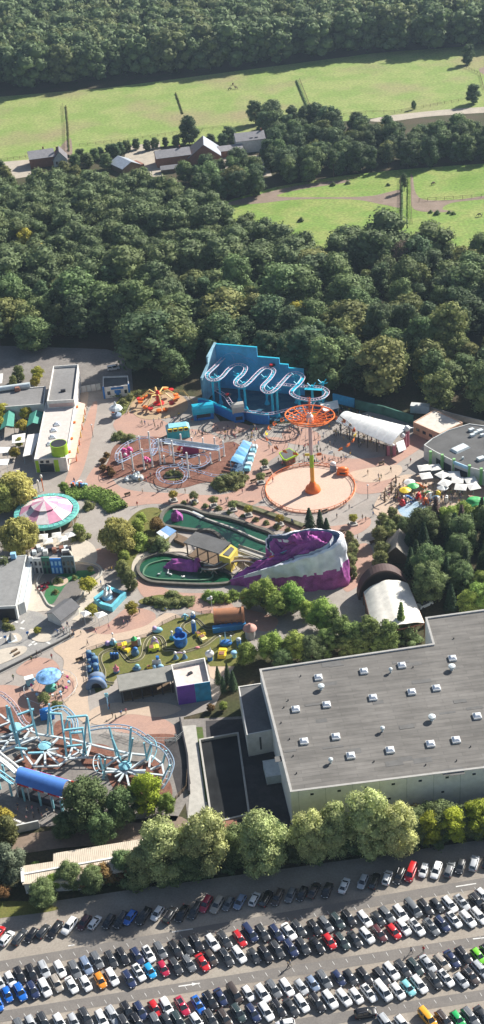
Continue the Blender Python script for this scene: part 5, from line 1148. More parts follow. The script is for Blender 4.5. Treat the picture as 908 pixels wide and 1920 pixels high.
for (x, y, z, m, l, s) in ((558, 1028, 8.2, M_PWH, 'white shell ornament on top of the purple mountain', 1.3), (535, 1040, 7.0, M_GREEN, 'green ornament on the inner slope of the purple mountain', .8), (511, 1047, 6.2, M_ORANGE, 'orange star ornament on the slope of the purple mountain', .9)):
    p = W(x, y, z); t2 = thing('ornament', l, 'ornament', tuple(p)); MB().ball((p.x, p.y, p.z + .3), (s, s * .7, s * .5), 12, 8).build('body', m, t2, smooth=True); MB().cyl((p.x, p.y, p.z - 2.5), .12, 2.6, 6).build('stand', M_PWH, t2)
p, q = W(560, 1020, 9.5), W(540, 1030, 7.5); t = thing('lift_chute', 'narrow white lift chute inside the purple mountain', 'chute', tuple(p)); MB().beam(W(575, 1018, 9.6), W(512, 1046, 5.6), .6, .3).build('chute_bed', M_PWH, t); MB().beam(W(575, 1016, 10.1), W(500, 1050, 4.7), .12, .5).build('chute_side', M_LBLUE, t)
# conifers behind it, shrubs round it
for x, y, h in ((580, 972, 9), (600, 975, 7.5), (612, 980, 6.5)): treeC('conifer', x, y, h, 'dark fir between the swing ring and the purple mountain', 'firs behind the purple mountain', 'fir_tree', 1.1)
for x, y, h in ((655, 1005, 4), (660, 1030, 5), (656, 1050, 5), (665, 1020, 4), (652, 1065, 4.5), (662, 1070, 4), (662, 1045, 4)): treeC('oak_olive', x, y, h, 'olive garden bush right of the purple mountain', 'olive bushes right of the purple mountain', 'garden_bush', 1.0, 'bush')
kerb([(440, 945), (480, 958), (530, 975), (570, 990)], 'mossy planted wall between plaza and upper pool', 1.6, .9, mat('mossy_planter', (.12, .12, .06), .9, var=.4), False, 'planter_wall')
for x, y in ((345, 942), (365, 944), (385, 948), (410, 953), (430, 960), (455, 967), (480, 974), (500, 980), (520, 988), (540, 994)): tree('bush', W(x, y + 2), rnd.uniform(.9, 1.5), 'low shrub on the planted wall above the upper pool', 'shrubs on the planted wall', 'garden_shrub', 1.3, 'shrub')

# --- plaza trees with white planters, dark litter
for x, y, h, k in ((363, 924, 4.4, 'small'), (400, 932, 4.4, 'small'), (324, 922, 4.4, 'smallyellow'), (489, 888, 4.6, 'small'), (496, 862, 4.2, 'small'), (465, 950, 4.2, 'smallyellow'), (524, 967, 4.2, 'smallyellow'), (662, 966, 4.2, 'smallyellow'), (436, 940, 4.2, 'small')):
    treeC(k, x, y, h, 'young round plaza tree standing in a square planter bench', 'young trees of the main square', 'plaza_tree', 1.0, 'tree', .75)
    p = W(x, y, h * .75); t = thing('planter_bench', 'square pale bench around the foot of a young plaza tree', 'planter bench', (p.x, p.y, 0), .2, 'planter benches on the main square'); mb = MB()
    mb.box((0, 0, 0), (2.2, 2.2, .5)); mb.build('bench', M_CONC, t, local=True); MB().box((0, 0, .5), (1.3, 1.3, .12)).build('soil', M_DARK, t, local=True)

# --- half dome stage with white tent roof
t = thing('stage_arch', 'dark brown half-round arch band standing over the white tent stage', 'arch', tuple(W(720, 1120)))
A, B = W(672, 1108, 3.0), W(768, 1098, 3.0); A.z = B.z = 0
ax = (B - A); nrm = Vector((-ax.y, ax.x, 0)).normalized(); vs = []; m_ = 24; mid = (A + B) / 2; Rr_ = ax.length / 2; ux = ax.normalized()
for j in range(m_ + 1):
    a = PI * j / m_; o = mid - ux * Rr_ * math.cos(a)
    for (dr, dn) in ((0, 0), (0, 3.2), (-.5, 3.2), (-.5, 0)): vs.append(mid - ux * (Rr_ + dr) * math.cos(a) + Vector((0, 0, (8.6 + dr) * math.sin(a))) + nrm * dn)
fs = []
for j in range(m_):
    for k in range(4): a, b = j * 4 + k, j * 4 + (k + 1) % 4; fs.append((a, b, b + 4, a + 4))
mb = MB(); mb.add(vs, fs); mb.build('arch_band', mat('brown_band', (.085, .05, .045), .7), t, smooth=False)
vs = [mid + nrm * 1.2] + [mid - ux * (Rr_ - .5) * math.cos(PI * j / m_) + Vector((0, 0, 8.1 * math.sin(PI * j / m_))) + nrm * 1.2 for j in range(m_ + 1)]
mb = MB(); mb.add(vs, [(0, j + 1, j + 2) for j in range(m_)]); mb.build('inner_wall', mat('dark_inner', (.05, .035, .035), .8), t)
q = WS([(682, 1110), (765, 1094), (796, 1168), (702, 1190)], 4.2); t = thing('stage_tent', 'white vaulted membrane roof in front of the brown arch', 'tent', tuple(W(740, 1160))); n1 = 14; n2 = 8; vs = []
for th in (0, -.12):
    for j in range(n2 + 1):
        for i in range(n1 + 1):
            p = q[0].lerp(q[1], i / n1).lerp(q[3].lerp(q[2], i / n1), j / n2); vs.append(p + Vector((0, 0, th + 2.2 * math.sin(PI * i / n1) * (1 - .5 * j / n2) + .25 * abs(math.sin(3 * PI * i / n1)))))
fs = []; k = (n1 + 1) * (n2 + 1)
for j in range(n2):
    for i in range(n1): a = j * (n1 + 1) + i; fs += [(a, a + 1, a + n1 + 2, a + n1 + 1), (k + a, k + a + n1 + 1, k + a + n1 + 2, k + a + 1)]
mb = MB(); mb.add(vs, fs); mb.build('membrane', mat('ivory_membrane', (.68, .65, .58), .7, fine=.04), t, smooth=True)
mb = MB()
for a, b in ((0, 3), (1, 2), (3, 2)): 
    for s in range(6): p = q[a].lerp(q[b], s / 5); mb.cyl((p.x, p.y, 0), .12, p.z, 6)
    mb.beam(q[a] - Vector((0, 0, .2)), q[b] - Vector((0, 0, .2)), .2, .3)
mb.build('frame', M_BRICK, t)
# thatched hut
gable('thatched_hut', 'weathered grey thatched hut among the trees right of the mountain path', 'hut', (746, 1040), 0, G + 70, 8, 6, 2.6, 5.6, M_WOOD, mat('grey_thatch', (.30, .27, .22), .95, fine=.3, scale=2))
# ================================================================ left middle
r, P = flat_building('long_hall', 'long grey-roofed hall with a dark open front at the left edge', 'building', [(18, 1044), (50, 1040), (30, 1136), (-60, 1140), (-40, 1048)], 4.6, M_GREYW, mat('mid_grey_roof', (.23, .23, .225), .9, fine=.05), .12)
mb = MB(); wallbox(mb, P[3], P[2], .02, .96, .2, 3.8, .1, (0, -1)); mb.build('dark_front', M_DARK, r)
c = W(26, 1046, 4.6); MB().box(c, (1.4, 1.2, 1.6)).build('chimney', M_LBLUE, r)
r, P = flat_building('side_roof', 'narrow light strip roof along the right side of the long grey hall', 'building', [(52, 1042), (62, 1048), (46, 1128), (34, 1134)], 3.6, M_GREYW, M_PWH, .1)
r, P = flat_building('themed_building', 'small town-like building with many facades, grey roof clutter and a blue front', 'building', [(58, 1028), (128, 1024), (139, 1046), (54, 1047)], 5.0, M_CREAM, M_ROOFG, .5)
A_, B_ = P[3], P[2]
for k, (a, b, h, m) in enumerate(((0, .1, 5.6, M_WHITE), (.1, .28, 5.2, M_GREYW), (.28, .46, 5.5, mat('dark_green_front', (.04, .14, .10), .7)), (.46, .72, 5.0, M_BLUE), (.72, 1.0, 5.7, mat('slate_front', (.12, .16, .18), .7)))):
    mb = MB(); wallbox(mb, A_, B_, a + .005, b - .005, 0, h, .35 + .03 * k, (0, -1)); fc = mb.build('facade', m, r)
    mb = MB(); nw = max(1, int((b - a) * 12))
    for i in range(nw):
        u0 = a + (b - a) * (i + .25) / nw; u1 = a + (b - a) * (i + .75) / nw
        wallbox(mb, A_, B_, u0, u1, 2.9, 4.2, .42 + .03 * k, (0, -1)); wallbox(mb, A_, B_, u0, u1, .3, 2.1, .42 + .03 * k, (0, -1))
    mb.build('windows', M_GLASS if k != 3 else M_LBLUE, fc)
g = random.Random(4)
for i in range(12):
    p = W(62 + g.uniform(0, 68), 1030 + g.uniform(0, 13), 4.5); MB().box((p.x, p.y, 4.5), (g.uniform(.8, 2.2), g.uniform(.8, 1.8), g.uniform(.5, 1.6)), g.uniform(0, .3)).build('roof_unit', [M_PWH, M_DARK, M_GREYW, M_BRICK][i % 4], r)
for i, (x, y) in enumerate(((81, 1006), (106, 1003), (90, 1014), (118, 1010), (132, 1002))):
    parasol((x, y), 2.6, 'small white parasol on the terrace below the carousel', 'small white parasols below the carousel', .1 * i, 2.5)
# little driving track round a green island
kerb([(82, 1120), (70, 1090), (95, 1062), (150, 1055), (185, 1062), (190, 1080), (165, 1100), (150, 1125), (120, 1140), (95, 1138)], 'pale outer edge wall of the little car track', .4, .5, M_CONC, True, 'track_kerb')
flat('small_road', [(85, 1122), (74, 1090), (97, 1066), (150, 1059), (180, 1065), (184, 1078), (158, 1100), (145, 1122), (118, 1136), (96, 1134)], .125, M_LANE)
flat('green_island', [(78 + 6, 1115), (100, 1085), (130, 1074), (160, 1070), (180, 1074), (160, 1084), (130, 1092), (115, 1110), (100, 1132), (88, 1130)], .15, M_LAWN2)
flat('round_bed', [(97, 1088), (108, 1082), (124, 1084), (128, 1092), (115, 1100), (100, 1098)], .18, M_BEIGE)
for x, y in ((108, 1089), (114, 1092), (104, 1093), (140, 1086), (105, 1112)): tree('bush', W(x, y), 1.3, 'small shrub on the green island of the little car track', 'shrubs of the green island', 'garden_shrub', 1.1, 'shrub')
for i, (x, y) in enumerate(((76, 1103), (82, 1098), (88, 1096), (80, 1108), (86, 1104), (130, 1064))):
    p = W(x, y); t = thing('toy_car', 'small dark red ride car waiting on the left of the little track' if i < 5 else 'small dark ride car on the far side of the little track', 'ride car', tuple(p), .4 + i * .1, 'waiting ride cars of the little track' if i < 5 else None)
    MB().box((0, 0, .1), (1.7, .9, .5), 0, .85).build('body', mat('wine_red', (.25, .03, .05), .4) if i < 5 else M_DARK, t, local=True); MB().box((-.2, 0, .6), (.6, .7, .35)).build('seat', M_DARK, t, local=True)
treeC('smallyellow', 165, 1093, 6.2, 'yellow autumn tree beside the green island', name='plaza_tree', wide=1.25); treeC('small', 170, 1066, 3, 'tiny young tree above the green island', name='plaza_tree')
treeC('oak_olive', 244, 1085, 6.2, 'olive tree beside the lower pool on the paved path', name='plaza_tree'); treeC('oak_olive', 231, 1066, 6.0, 'olive tree above another one left of the lower pool', name='plaza_tree')
treeC('yellow', 170, 1142, 4.5, 'yellow tree directly left of the turquoise fountain basin', name='plaza_tree', wide=1.1); treeC('yellow', 247, 1138, 4.6, 'yellow tree on rose paving right of the turquoise fountain basin', name='plaza_tree', wide=1.1)
# basin with white sculpture
P = WS([(177, 1130), (205, 1108), (238, 1120), (212, 1148), (190, 1142)], 0); t = thing('fountain_basin', 'turquoise-rimmed octagonal basin with dark water', 'fountain', tuple(W(207, 1130)))
mb = MB(); ring(mb, P, .9, 0, 1.7); mb.build('basin_rim', mat('basin_turquoise', (.14, .48, .58), .5, var=.2), t); _, ii = inset(P, .9); MB().sheet(ii, 1.2).build('basin_floor', M_DARK if 0 else mat('dark_basin_floor', (.06, .06, .065), .5), t)
c = W(203, 1127); t = thing('dolphin_sculpture', 'white leaping sculpture with pale blue fins in the middle of the basin', 'sculpture', (c.x, c.y, 1.2)); mb = MB()
for a in (0, 2.1, 4.2): mb.tube([c + Vector((.2 * math.cos(a), .2 * math.sin(a), 1.2)), c + Vector((.9 * math.cos(a), .9 * math.sin(a), 2.8)), c + Vector((1.0 * math.cos(a + .5), 1.0 * math.sin(a + .5), 4.2)), c + Vector((.4 * math.cos(a + .8), .4 * math.sin(a + .8), 5.2))], [.5, .55, .35, .05], 8)
mb.build('body', M_WHITE, t, smooth=True); MB().lathe(c + Vector((0, 0, 1.2)), [(1.5, 0), (1.2, .4), (.5, .7)], 12).build('base', M_LBLUE, t)
gable('hut', 'small grey-roofed white hut at the entrance of the driving school', 'hut', (120, 1158), 0, G + 44, 6.5, 5, 2.7, 4.0, wm, mat('hut_roof', (.13, .13, .135), .8))
awning([(176, 1150), (192, 1146), (203, 1152), (184, 1160)], 2.8, 'square white awning below the basin with the sculpture', rise=.5)
awning([(150, 1148), (163, 1143), (172, 1150), (158, 1157)], 2.8, 'white awning partly under the yellow tree left of the basin', rise=.5)
# driving school
flat('driving_road', [(-60, 1150), (30, 1140), (70, 1148), (130, 1178), (140, 1195), (80, 1225), (0, 1265), (-60, 1280)], .13, mat2('pale_asphalt', (.27, .26, .25), (.3, .29, .27), .4), False)
for k, p in enumerate(([(-60, 1180), (0, 1180), (24, 1170), (20, 1162), (-20, 1158), (-60, 1165)], [(12, 1204), (16, 1192), (32, 1188), (42, 1198), (32, 1206)], [(52, 1188), (60, 1180), (78, 1184), (96, 1192), (94, 1202), (78, 1205), (60, 1200)], [(-40, 1235), (-10, 1222), (30, 1213), (50, 1214), (45, 1226), (10, 1243), (-40, 1260)])): 
    flat('traffic_island', p, .22, M_SANDP)
for px in (((0, 1188 + 10), (4, 1188 + 8)), ((22, 1158), (30, 1160)), ((28, 1166), (34, 1168)), ((38, 1178), (46, 1180)), ((54, 1212), (60, 1208)), ((60, 1206), (66, 1203)), ((64, 1210), (70, 1207)), ((86, 1203), (94, 1208)), ((40, 1170), (46, 1164))):
    a, b = W(*px[0]), W(*px[1]); d_ = (b - a).normalized(); nn_ = Vector((-d_.y, d_.x, 0)) * .3; struct('zebra_stripe', MB().sheet([a - nn_, b - nn_, b + nn_, a + nn_], .16), M_LINE)
wall_thing('roadside_wall', 'low dark fence wall running below the driving school', [(-60, 1290), (0, 1262), (60, 1232), (110, 1207), (140, 1190)], .8, .25, mat('fence_grey', (.12, .12, .12), .7))
c = W(23, 1200); t = thing('windmill_model', 'small grey pyramid monument on a round traffic island', 'monument', tuple(c)); MB().tube([c, c + Vector((0, 0, 2.6))], [1.1, .08], 4).build('body', M_CONC, t); MB().box(c, (2.4, 2.4, .25), .3).build('base', M_PWH, t)
for i, (x, y, kk) in enumerate(((10, 1172, 'bush'), (18, 1174, 'bush'), (70, 1180, 'yellow'), (10, 1163, 'smallyellow'))): treeC(kk, x, y, 1.6 if kk == 'bush' else 2.4, 'little shrub or tree on a traffic island of the driving school', 'plants of the driving school', 'garden_shrub', 1.2, 'shrub')
for x, y, l in ((27, 1222, 'upper'), (32, 1228, 'lower')): 
    a = W(x - 5, y + 3); b = W(x + 6, y - 3); mb = MB(); mb.beam(a + Vector((0, 0, .45)), b + Vector((0, 0, .45)), .5, .3); mb.beam(a + Vector((0, 0, .15)), b + Vector((0, 0, .15)), .3, .3); one('park_bench', mb, M_WOOD, l + ' of two wooden benches on the sandy traffic island', 'bench')
for i, (x, y) in enumerate(((54, 1198), (12, 1206), (0, 1228))):
    c = W(x, y); t = thing('traffic_sign', ('small traffic sign at the left end of the middle island', 'small traffic sign beside the pyramid monument', 'small traffic sign on the left sandy island')[i], 'sign', tuple(c)); MB().cyl(c, .05, 2.0, 6).build('pole', M_DARK, t); MB().box((c.x, c.y, 1.7), (.7, .08, .7), .3).build('sign_face', M_BLUE, t)
# small swing carousel
c = W(96, 1292); t = thing('chair_swing', 'small chair swing ride with a blue and white patterned top', 'swing ride', tuple(c)); MB().lathe(c, [(1.5, 0), (1.4, .8), (.8, 1.2), (.6, 3.6)], 14).build('base', mat('sea_green', (.08, .35, .28), .5), t, smooth=True)
MB().lathe(c + Vector((0, 0, 3.5)), [(.8, -.3), (3.0, .4), (3.1, .7), (2.0, 1.3), (.2, 1.7)], 20).build('top', mat('cloud_blue', (.18, .38, .66), .6, var=.8, scale=.9), t, smooth=True)
for i in range(14):
    a = i * 2 * PI / 14; o = c + Vector((2.9 * math.cos(a), 2.9 * math.sin(a), 3.9)); e = o + Vector((1.6 * math.cos(a), 1.6 * math.sin(a), -2.4)); MB().beam(o, e + Vector((0, 0, .5)), .04).build('chain', M_DARK, t); MB().box(e, (.5, .5, .55), a).build('seat', [M_LBLUE, M_PINK, M_WHITE][i % 3], t)
fp_ = [c + Vector((6.5 * math.cos(a), 6.5 * math.sin(a), 0)) for a in [i * PI / 8 for i in range(17)]]
t = thing('ring_fence', 'thin grey ring fence around the small chair swing', 'fence', tuple(c)); MB().tube(fp_[:-1], .01 + .04, 5, True).build('rail', M_PWH, t); MB().tube([p + Vector((0, 0, 1)) for p in fp_[:-1]], .05, 5, True).build('rail', M_PWH, t)
for p in fp_[:-1]: MB().box(p, (.08, .08, 1)).build('post', M_PWH, t)
flat('rose_paving', [(60, 1300), (70, 1270), (110, 1262), (138, 1275), (135, 1300), (110, 1318), (80, 1322)], .115, M_ROSE)
c = W(57, 1283); t = thing('ticket_stand', 'small pale turquoise stand left of the chair swing', 'stand', tuple(c)); MB().box(c, (1.8, 1.2, 2.0), .3).build('body', M_PTEAL, t); MB().box((c.x, c.y, 2.0), (2.2, 1.5, .25), .3).build('roof', M_WHITE, t)
for x, y in ((83, 1308), (106, 1322)): treeC('small', x, y, 4.2, 'small round tree between the chair swing and the turquoise coaster, ' + ('left' if x < 90 else 'right') + ' one', name='plaza_tree', wide=1.15)

# ================================================================ children's garden ride
k4 = crop(150, 1140, 5.044); k5 = crop(310, 1130, 5.044)
gp = [(163, 1222), (200, 1210), (235, 1207), (280, 1193), (305, 1172), (330, 1160), (395, 1150), (450, 1165), (470, 1185), (445, 1250), (395, 1250), (380, 1235), (330, 1245), (225, 1265), (205, 1290), (180, 1300), (165, 1260)]
flat('ride_lawn', gp, .15, M_LAWN, False)
fence([(163, 1222), (200, 1210), (235, 1207), (280, 1193), (305, 1172), (330, 1160), (395, 1150)], 'dark fence along the top edge of the children car ride', 2.2, 1.2, 3, m=M_DARK, r=.05)
fence([(163, 1222), (163, 1260), (170, 1300)], 'white fence along the left edge of the children car ride', 2.2, 1.1, 2, m=M_PWH, r=.05)
path = k4((70 * 0 + 320, 720), (235, 700), (225, 600), (190, 510), (205, 440), (290, 400), (380, 410), (430, 470), (480, 510), (560, 490), (600, 440), (620, 340), (670, 280), (760, 280), (800, 340), (800, 400)) + k5((60, 450), (170, 470), (280, 440), (370, 410), (440, 360), (480, 330), (560, 300), (640, 310), (560, 260), (470, 250), (380, 240), (300, 170), (190, 200), (160, 250), (220, 310), (130, 320))
P = cat_rom(WS(path), 5, False); t = thing('car_ride_track', 'narrow winding guide track of the children car ride in the grass', 'ride track', tuple(P[0])); 
for s, mm in ((-.45, mat('track_edge', (.30, .27, .17), .8)), (.45, mat('track_edge', (0, 0, 0)))):
    q = []
    for i, p in enumerate(P): d = (P[min(i + 1, len(P) - 1)] - P[max(i - 1, 0)]).normalized(); q.append(p + Vector((-d.y, d.x, 0)) * s + Vector((0, 0, .22)))
    MB().tube(q, .12, 5).build('rail', mm, t)
vs = []; 
for i, p in enumerate(P): d = (P[min(i + 1, len(P) - 1)] - P[max(i - 1, 0)]).normalized(); nn_ = Vector((-d.y, d.x, 0)) * .42; vs += [p + nn_ + Vector((0, 0, .18)), p - nn_ + Vector((0, 0, .18))]
mb = MB(); mb.add(vs, [(2 * i, 2 * i + 1, 2 * i + 3, 2 * i + 2) for i in range(len(P) - 1)]); mb.build('track_bed', mat('olive_bed', (.09, .085, .035), .9), t)
def pot(px, r, h, m, label, lid=None, name='giant_pot'):
    c = W(*px); t = thing(name, label, 'figure', tuple(c)); MB().lathe(c, [(r * .8, 0), (r, h * .3), (r * .95, h * .8), (r * 1.05, h), (r * .8, h), (r * .75, h * .7)], 18).build('pot_body', m, t, smooth=True)
    MB().lathe(c + Vector((0, 0, h * .62)), [(r * .8, 0), (r * .1, .05)], 14).build('dark_inside', M_DARK, t)
    if lid: MB().ball(c + Vector((-.3, r * .9, h + .4)), (r * .6, r * .4, h * .35)).build('hat', lid, t, smooth=True)
    MB().box((c.x, c.y - r * .98, h * .35), (r * .7, .2, h * .3)).build('badge', M_BLUE, t)
M_KB = mat('toy_blue', (.03, .15, .42), .45, var=.3, scale=1)
pot(k5((150, 400))[0], 1.7, 3.0, M_KB, 'big round blue pot in the middle of the children garden', M_KB)
def totem(px, label, parts, name='garden_figure', rz=0.0, cat='figure'):
    """small garden figures of the ride: stacked shaped pieces (kind, dx, dy, z, size, material)"""
    c = W(*px); t = thing(name, label, cat, tuple(c), rz); t.scale = (.8, .8, .8)
    for (kd, dx, dy, z, s, m) in parts:
        mb = MB(); p = (dx, dy, z)
        if kd == 'ball': mb.ball((dx, dy, z), s, 12, 8)
        elif kd == 'box': mb.box(p, s, 0, .85)
        elif kd == 'cyl': mb.cyl(p, s[0], s[1], 12)
        elif kd == 'cone': mb.tube([p, (dx, dy, z + s[1])], [s[0], .05], 10)
        elif kd == 'arc': mb.tube([(dx + s[0] * math.cos(a), dy, z + s[1] * math.sin(a)) for a in [i * PI / 8 for i in range(9)]], s[2], 7)
        mb.build({'ball': 'round_piece', 'box': 'block_piece', 'cyl': 'round_column', 'cone': 'pointed_hat', 'arc': 'arched_piece'}[kd], m, t, smooth=kd != 'box', local=True)
    return t
totem(k5((275, 285))[0], 'tall blue post figure in the upper garden', [('cyl', 0, 0, 0, (.75, 4.2), M_KB), ('ball', 0, 0, 4.4, .7, M_PWH)])
totem(k5((265, 150))[0], 'white and blue figure at the top fence of the garden', [('ball', 0, 0, .8, (.9, .7, .9), M_KB), ('ball', 0, 0, 2.0, .7, M_WHITE)])
totem(k5((190, 160))[0], 'turquoise cactus-like figure at the top fence', [('cyl', 0, 0, 0, (.4, 2.2), M_PTEAL), ('arc', 0, 0, 1.0, (1.0, .9, .25), M_PTEAL)])
def toycar(px, label, m, rz=0.0, s=1.0):
    c = W(*px); t = thing('ride_car', label, 'ride car', tuple(c), rz); MB().box((0, 0, .2), (2.8 * s, 1.8 * s, .9 * s), 0, .88).build('body', m, t, local=True); MB().box((.9 * s, 0, .7 * s), (1.0 * s, 2.0 * s, .5 * s), 0, .8).build('hood', m, t, local=True); MB().box((-.5 * s, 0, 1.0 * s), (1.1 * s, 1.2 * s, .25)).build('seat', M_BRICK, t, local=True)
    for x in (-.9, .9):
        for y in (-.9, .9): MB().tube([(x * s, y * s - .12, .3 * s), (x * s, y * s + .12, .3 * s)], .32 * s, 10).build('wheel', M_DARK, t, local=True)
    return t
toycar(k4((400, 375))[0], 'bright yellow ride car near the top fence of the garden, upper of a pair', M_YELLOW, .2); toycar(k4((435, 405))[0], 'bright yellow ride car near the top fence, lower of a pair', M_YELLOW, -.6, .8)
toycar(k4((700, 398))[0], 'lime yellow ride car inside the right-hand bend of the track', mat('lime_yellow', (.55, .60, .05), .45), .1); toycar(k5((335, 310))[0], 'yellow ride car right of the big blue pot, upper end', M_YELLOW, .3, .9); toycar(k5((360, 355))[0], 'pale yellow ride car right of the big blue pot, lower end', mat('pale_yellow', (.75, .66, .25), .5), -1.1, .9)
toycar(k5((540, 500))[0], 'yellow figure car at the lower right corner of the garden', M_YELLOW, 1.4, 1.1); toycar(k4((665, 570))[0], 'small yellow ride car beside the grey shelter roof', M_YELLOW, 0, .6)
totem(k4((710, 350))[0], 'lilac coiled figure standing behind the lime ride car', [('arc', 0, 0, .2, (1.1, 1.4, .35), mat('lilac', (.45, .32, .5), .6)), ('arc', 0, .4, 1.2, (.8, 1.2, .3), mat('lilac', (0, 0, 0))), ('ball', 0, 0, 2.9, .5, M_WHITE)])
totem(k4((525, 445))[0], 'slate blue rock figure inside the left loop of the track', [('ball', 0, 0, .9, (1.3, 1.0, 1.4), mat('slate_toy', (.1, .2, .3), .6)), ('ball', .2, 0, 2.4, (.8, .7, .7), M_KB)])
totem(k4((520, 355))[0], 'brown and white house-shaped figure at the top fence', [('box', 0, 0, 0, (2.0, 1.4, 2.6), mat('clay', (.4, .18, .09), .8)), ('cone', 0, 0, 2.6, (1.1, 1.2), M_GREEN), ('box', 1.5, 0, 0, (1.0, 1.0, 2.8), M_TARP)])
totem(k4((300, 350))[0], 'pastel lilac and green figure pair at the top left fence', [('ball', -1.2, 0, .8, .9, mat('lilac', (0, 0, 0))), ('ball', .6, 0, .9, (1.2, .9, 1.0), M_PTEAL), ('ball', .6, 0, 2.1, .6, M_WHITE)])
totem(k4((735, 225))[0], 'pastel turquoise shell figure by the fence above the right bend', [('ball', 0, 0, .7, (1.7, 1.0, 1.0), M_PTEAL), ('ball', -.8, 0, 1.5, .8, mat('lilac', (0, 0, 0)))])
for i, dx in enumerate((-9 * 5, 0, 9 * 5)): totem(k4((330 + dx * .6, 480))[0], 'dark blue thin figure, one of a row of three', [('cyl', 0, 0, 0, (.5, 1.8), mat('night_blue', (.03, .07, .15), .6)), ('ball', 0, 0, 2.0, .5, M_KB)]).__setitem__('group', 'row of three dark blue figures')
totem(k4((348, 615))[0], 'pink star figure on a slate blue base', [('ball', 0, 0, .7, (1.0, .8, .9), mat('slate_toy', (0, 0, 0))), ('cone', 0, 0, 1.2, (.9, 2.4), mat('coral_pink', (.65, .22, .25), .6)), ('box', 0, 0, 1.8, (1.9, .4, .5), mat('coral_pink', (0, 0, 0)))])
totem(k4((540, 590))[0], 'pale blue crab figure beside the grey shelter roof', [('ball', 0, 0, .7, (1.4, .9, .8), mat('slate_toy', (0, 0, 0))), ('ball', .2, 0, 1.7, (.8, .6, .7), M_PTEAL)])
totem(k4((730, 560))[0], 'blue and white figures in front of a grey panel', [('box', 0, .6, 0, (3.0, .3, 2.4), M_GREYW), ('ball', -.8, -.4, .6, .7, M_LBLUE), ('ball', 1.1, -.4, .6, (1.0, .6, .6), M_LBLUE), ('cyl', .4, 1.0, 0, (.5, 3.4), M_KB)])
totem(k5((100, 530))[0], 'blue and grey figure left of its twin by the square building', [('cone', 0, 0, 0, (1.0, 2.2), mat('slate_toy', (0, 0, 0))), ('ball', 0, 0, 2.3, .5, M_TARP), ('arc', 1.2, 0, 1.6, (1.2, .7, .2), mat('lilac', (0, 0, 0)))])
totem(k5((185, 525))[0], 'grey figure right of its twin by the square building', [('cone', 0, 0, 0, (1.0, 2.2), mat('slate_toy', (0, 0, 0))), ('ball', 0, 0, 2.3, .5, M_TARP)])
totem(k5((425, 545))[0], 'white rocket-like figure on a blue stand by the square building', [('cyl', 0, 0, 0, (.8, 1.8), M_KB), ('ball', 0, 0, 2.6, (1.4, 1.2, 1.2), M_WHITE), ('cone', .4, 0, 3.6, (.4, 1.4), M_WHITE)])
totem(k5((655, 520))[0], 'small turquoise mushroom figure at the lower right of the garden', [('cyl', 0, 0, 0, (.6, 1.8), M_PTEAL), ('ball', 0, 0, 2.0, (1.1, 1.0, .6), M_LBLUE)])
totem(k5((700, 420))[0], 'slim blue figure with a white face at the right of the garden', [('cyl', 0, 0, 0, (.7, 2.8), M_KB), ('ball', 0, 0, 3.1, (.8, .7, .6), M_PWH)])
totem(k5((75, 350))[0], 'teal gnome figure left of the big blue pot', [('ball', 0, 0, .8, (1.2, 1.0, .9), M_TEAL), ('cone', -.2, 0, 1.4, (.4, 1.6), M_PWH), ('ball', -.2, 0, 3.1, .45, M_WHITE)])
totem(k5((305, 435))[0], 'little pink snail figure on the lawn', [('ball', 0, 0, .4, (.8, .5, .4), mat('coral_pink', (0, 0, 0)))])
totem(k5((575, 400))[0], 'dark blue octopus-shaped ride piece with raised white arms', [('ball', 0, 0, .8, (2.0, 1.5, 1.0), M_KB), ('cone', -1.6, 0, 1.0, (.3, 2.8), M_LBLUE), ('cone', 0, .2, 1.4, (.35, 3.6), M_LBLUE), ('cone', 1.6, 0, 1.0, (.3, 2.6), M_LBLUE), ('ball', -1.7, 0, 3.6, .35, M_WHITE), ('ball', 1.7, 0, 3.3, .35, M_WHITE)])
totem(k5((430, 75))[0], 'white flying figure on a tall thin pole at the top fence', [('cyl', .5, 0, 0, (.08, 5.0), M_PWH), ('ball', 0, 0, 4.8, (1.0, .5, .5), M_WHITE), ('ball', .5, 0, 5.4, .45, M_WHITE)])
for i, (x, y, s) in enumerate(((90, 470, 1.3), (100, 540, 1.1), (150, 530, 1.4), (155, 590, 1.3), (95, 600, 1.0), (130, 480, 1.0))):
    totem(k4((x, y))[0], 'blue and pale grey barrel-like figure stacked along the left fence', [('cyl', 0, 0, 0, (.7 * s, 1.7 * s), M_KB), ('ball', 0, 0, 1.8 * s, (.7 * s, .7 * s, .35 * s), mat('slate_toy', (0, 0, 0))), ('ball', .3, -.4, .9, (.5, .4, .5), M_LBLUE)])['group'] = 'barrel figures along the left fence'
c = W(*k4((160, 740))[0]); t = thing('grotto_arch', 'blue and pale grey rounded entrance grotto at the lower left of the garden', 'arch', tuple(c)); 
for i, rr_ in enumerate((1.9, 1.6)): MB().tube([c + Vector((rr_ * math.cos(a), .9 * i - .6, rr_ * 1.25 * math.sin(a))) for a in [j * PI / 10 for j in range(11)]], .75, 8).build('arch_ring', [mat('grotto_grey', (.16, .22, .32), .7), M_KB][i], t, smooth=True)
MB().box((c.x, c.y - .3, 0), (2.6, .8, 1.8)).build('dark_entrance', M_DARK, t); MB().ball((c.x, c.y + 1.8, 1.0), (2.2, 1.8, 1.6)).build('back_dome', mat('grotto_grey', (0, 0, 0)), t, smooth=True)
a, b = W(405, 1171), W(455, 1168); t = thing('barrel_tunnel', 'large rust brown barrel-shaped tunnel at the top right of the garden', 'tunnel', ((a + b) / 2).to_tuple()); up3 = Vector((0, 0, 2.6))
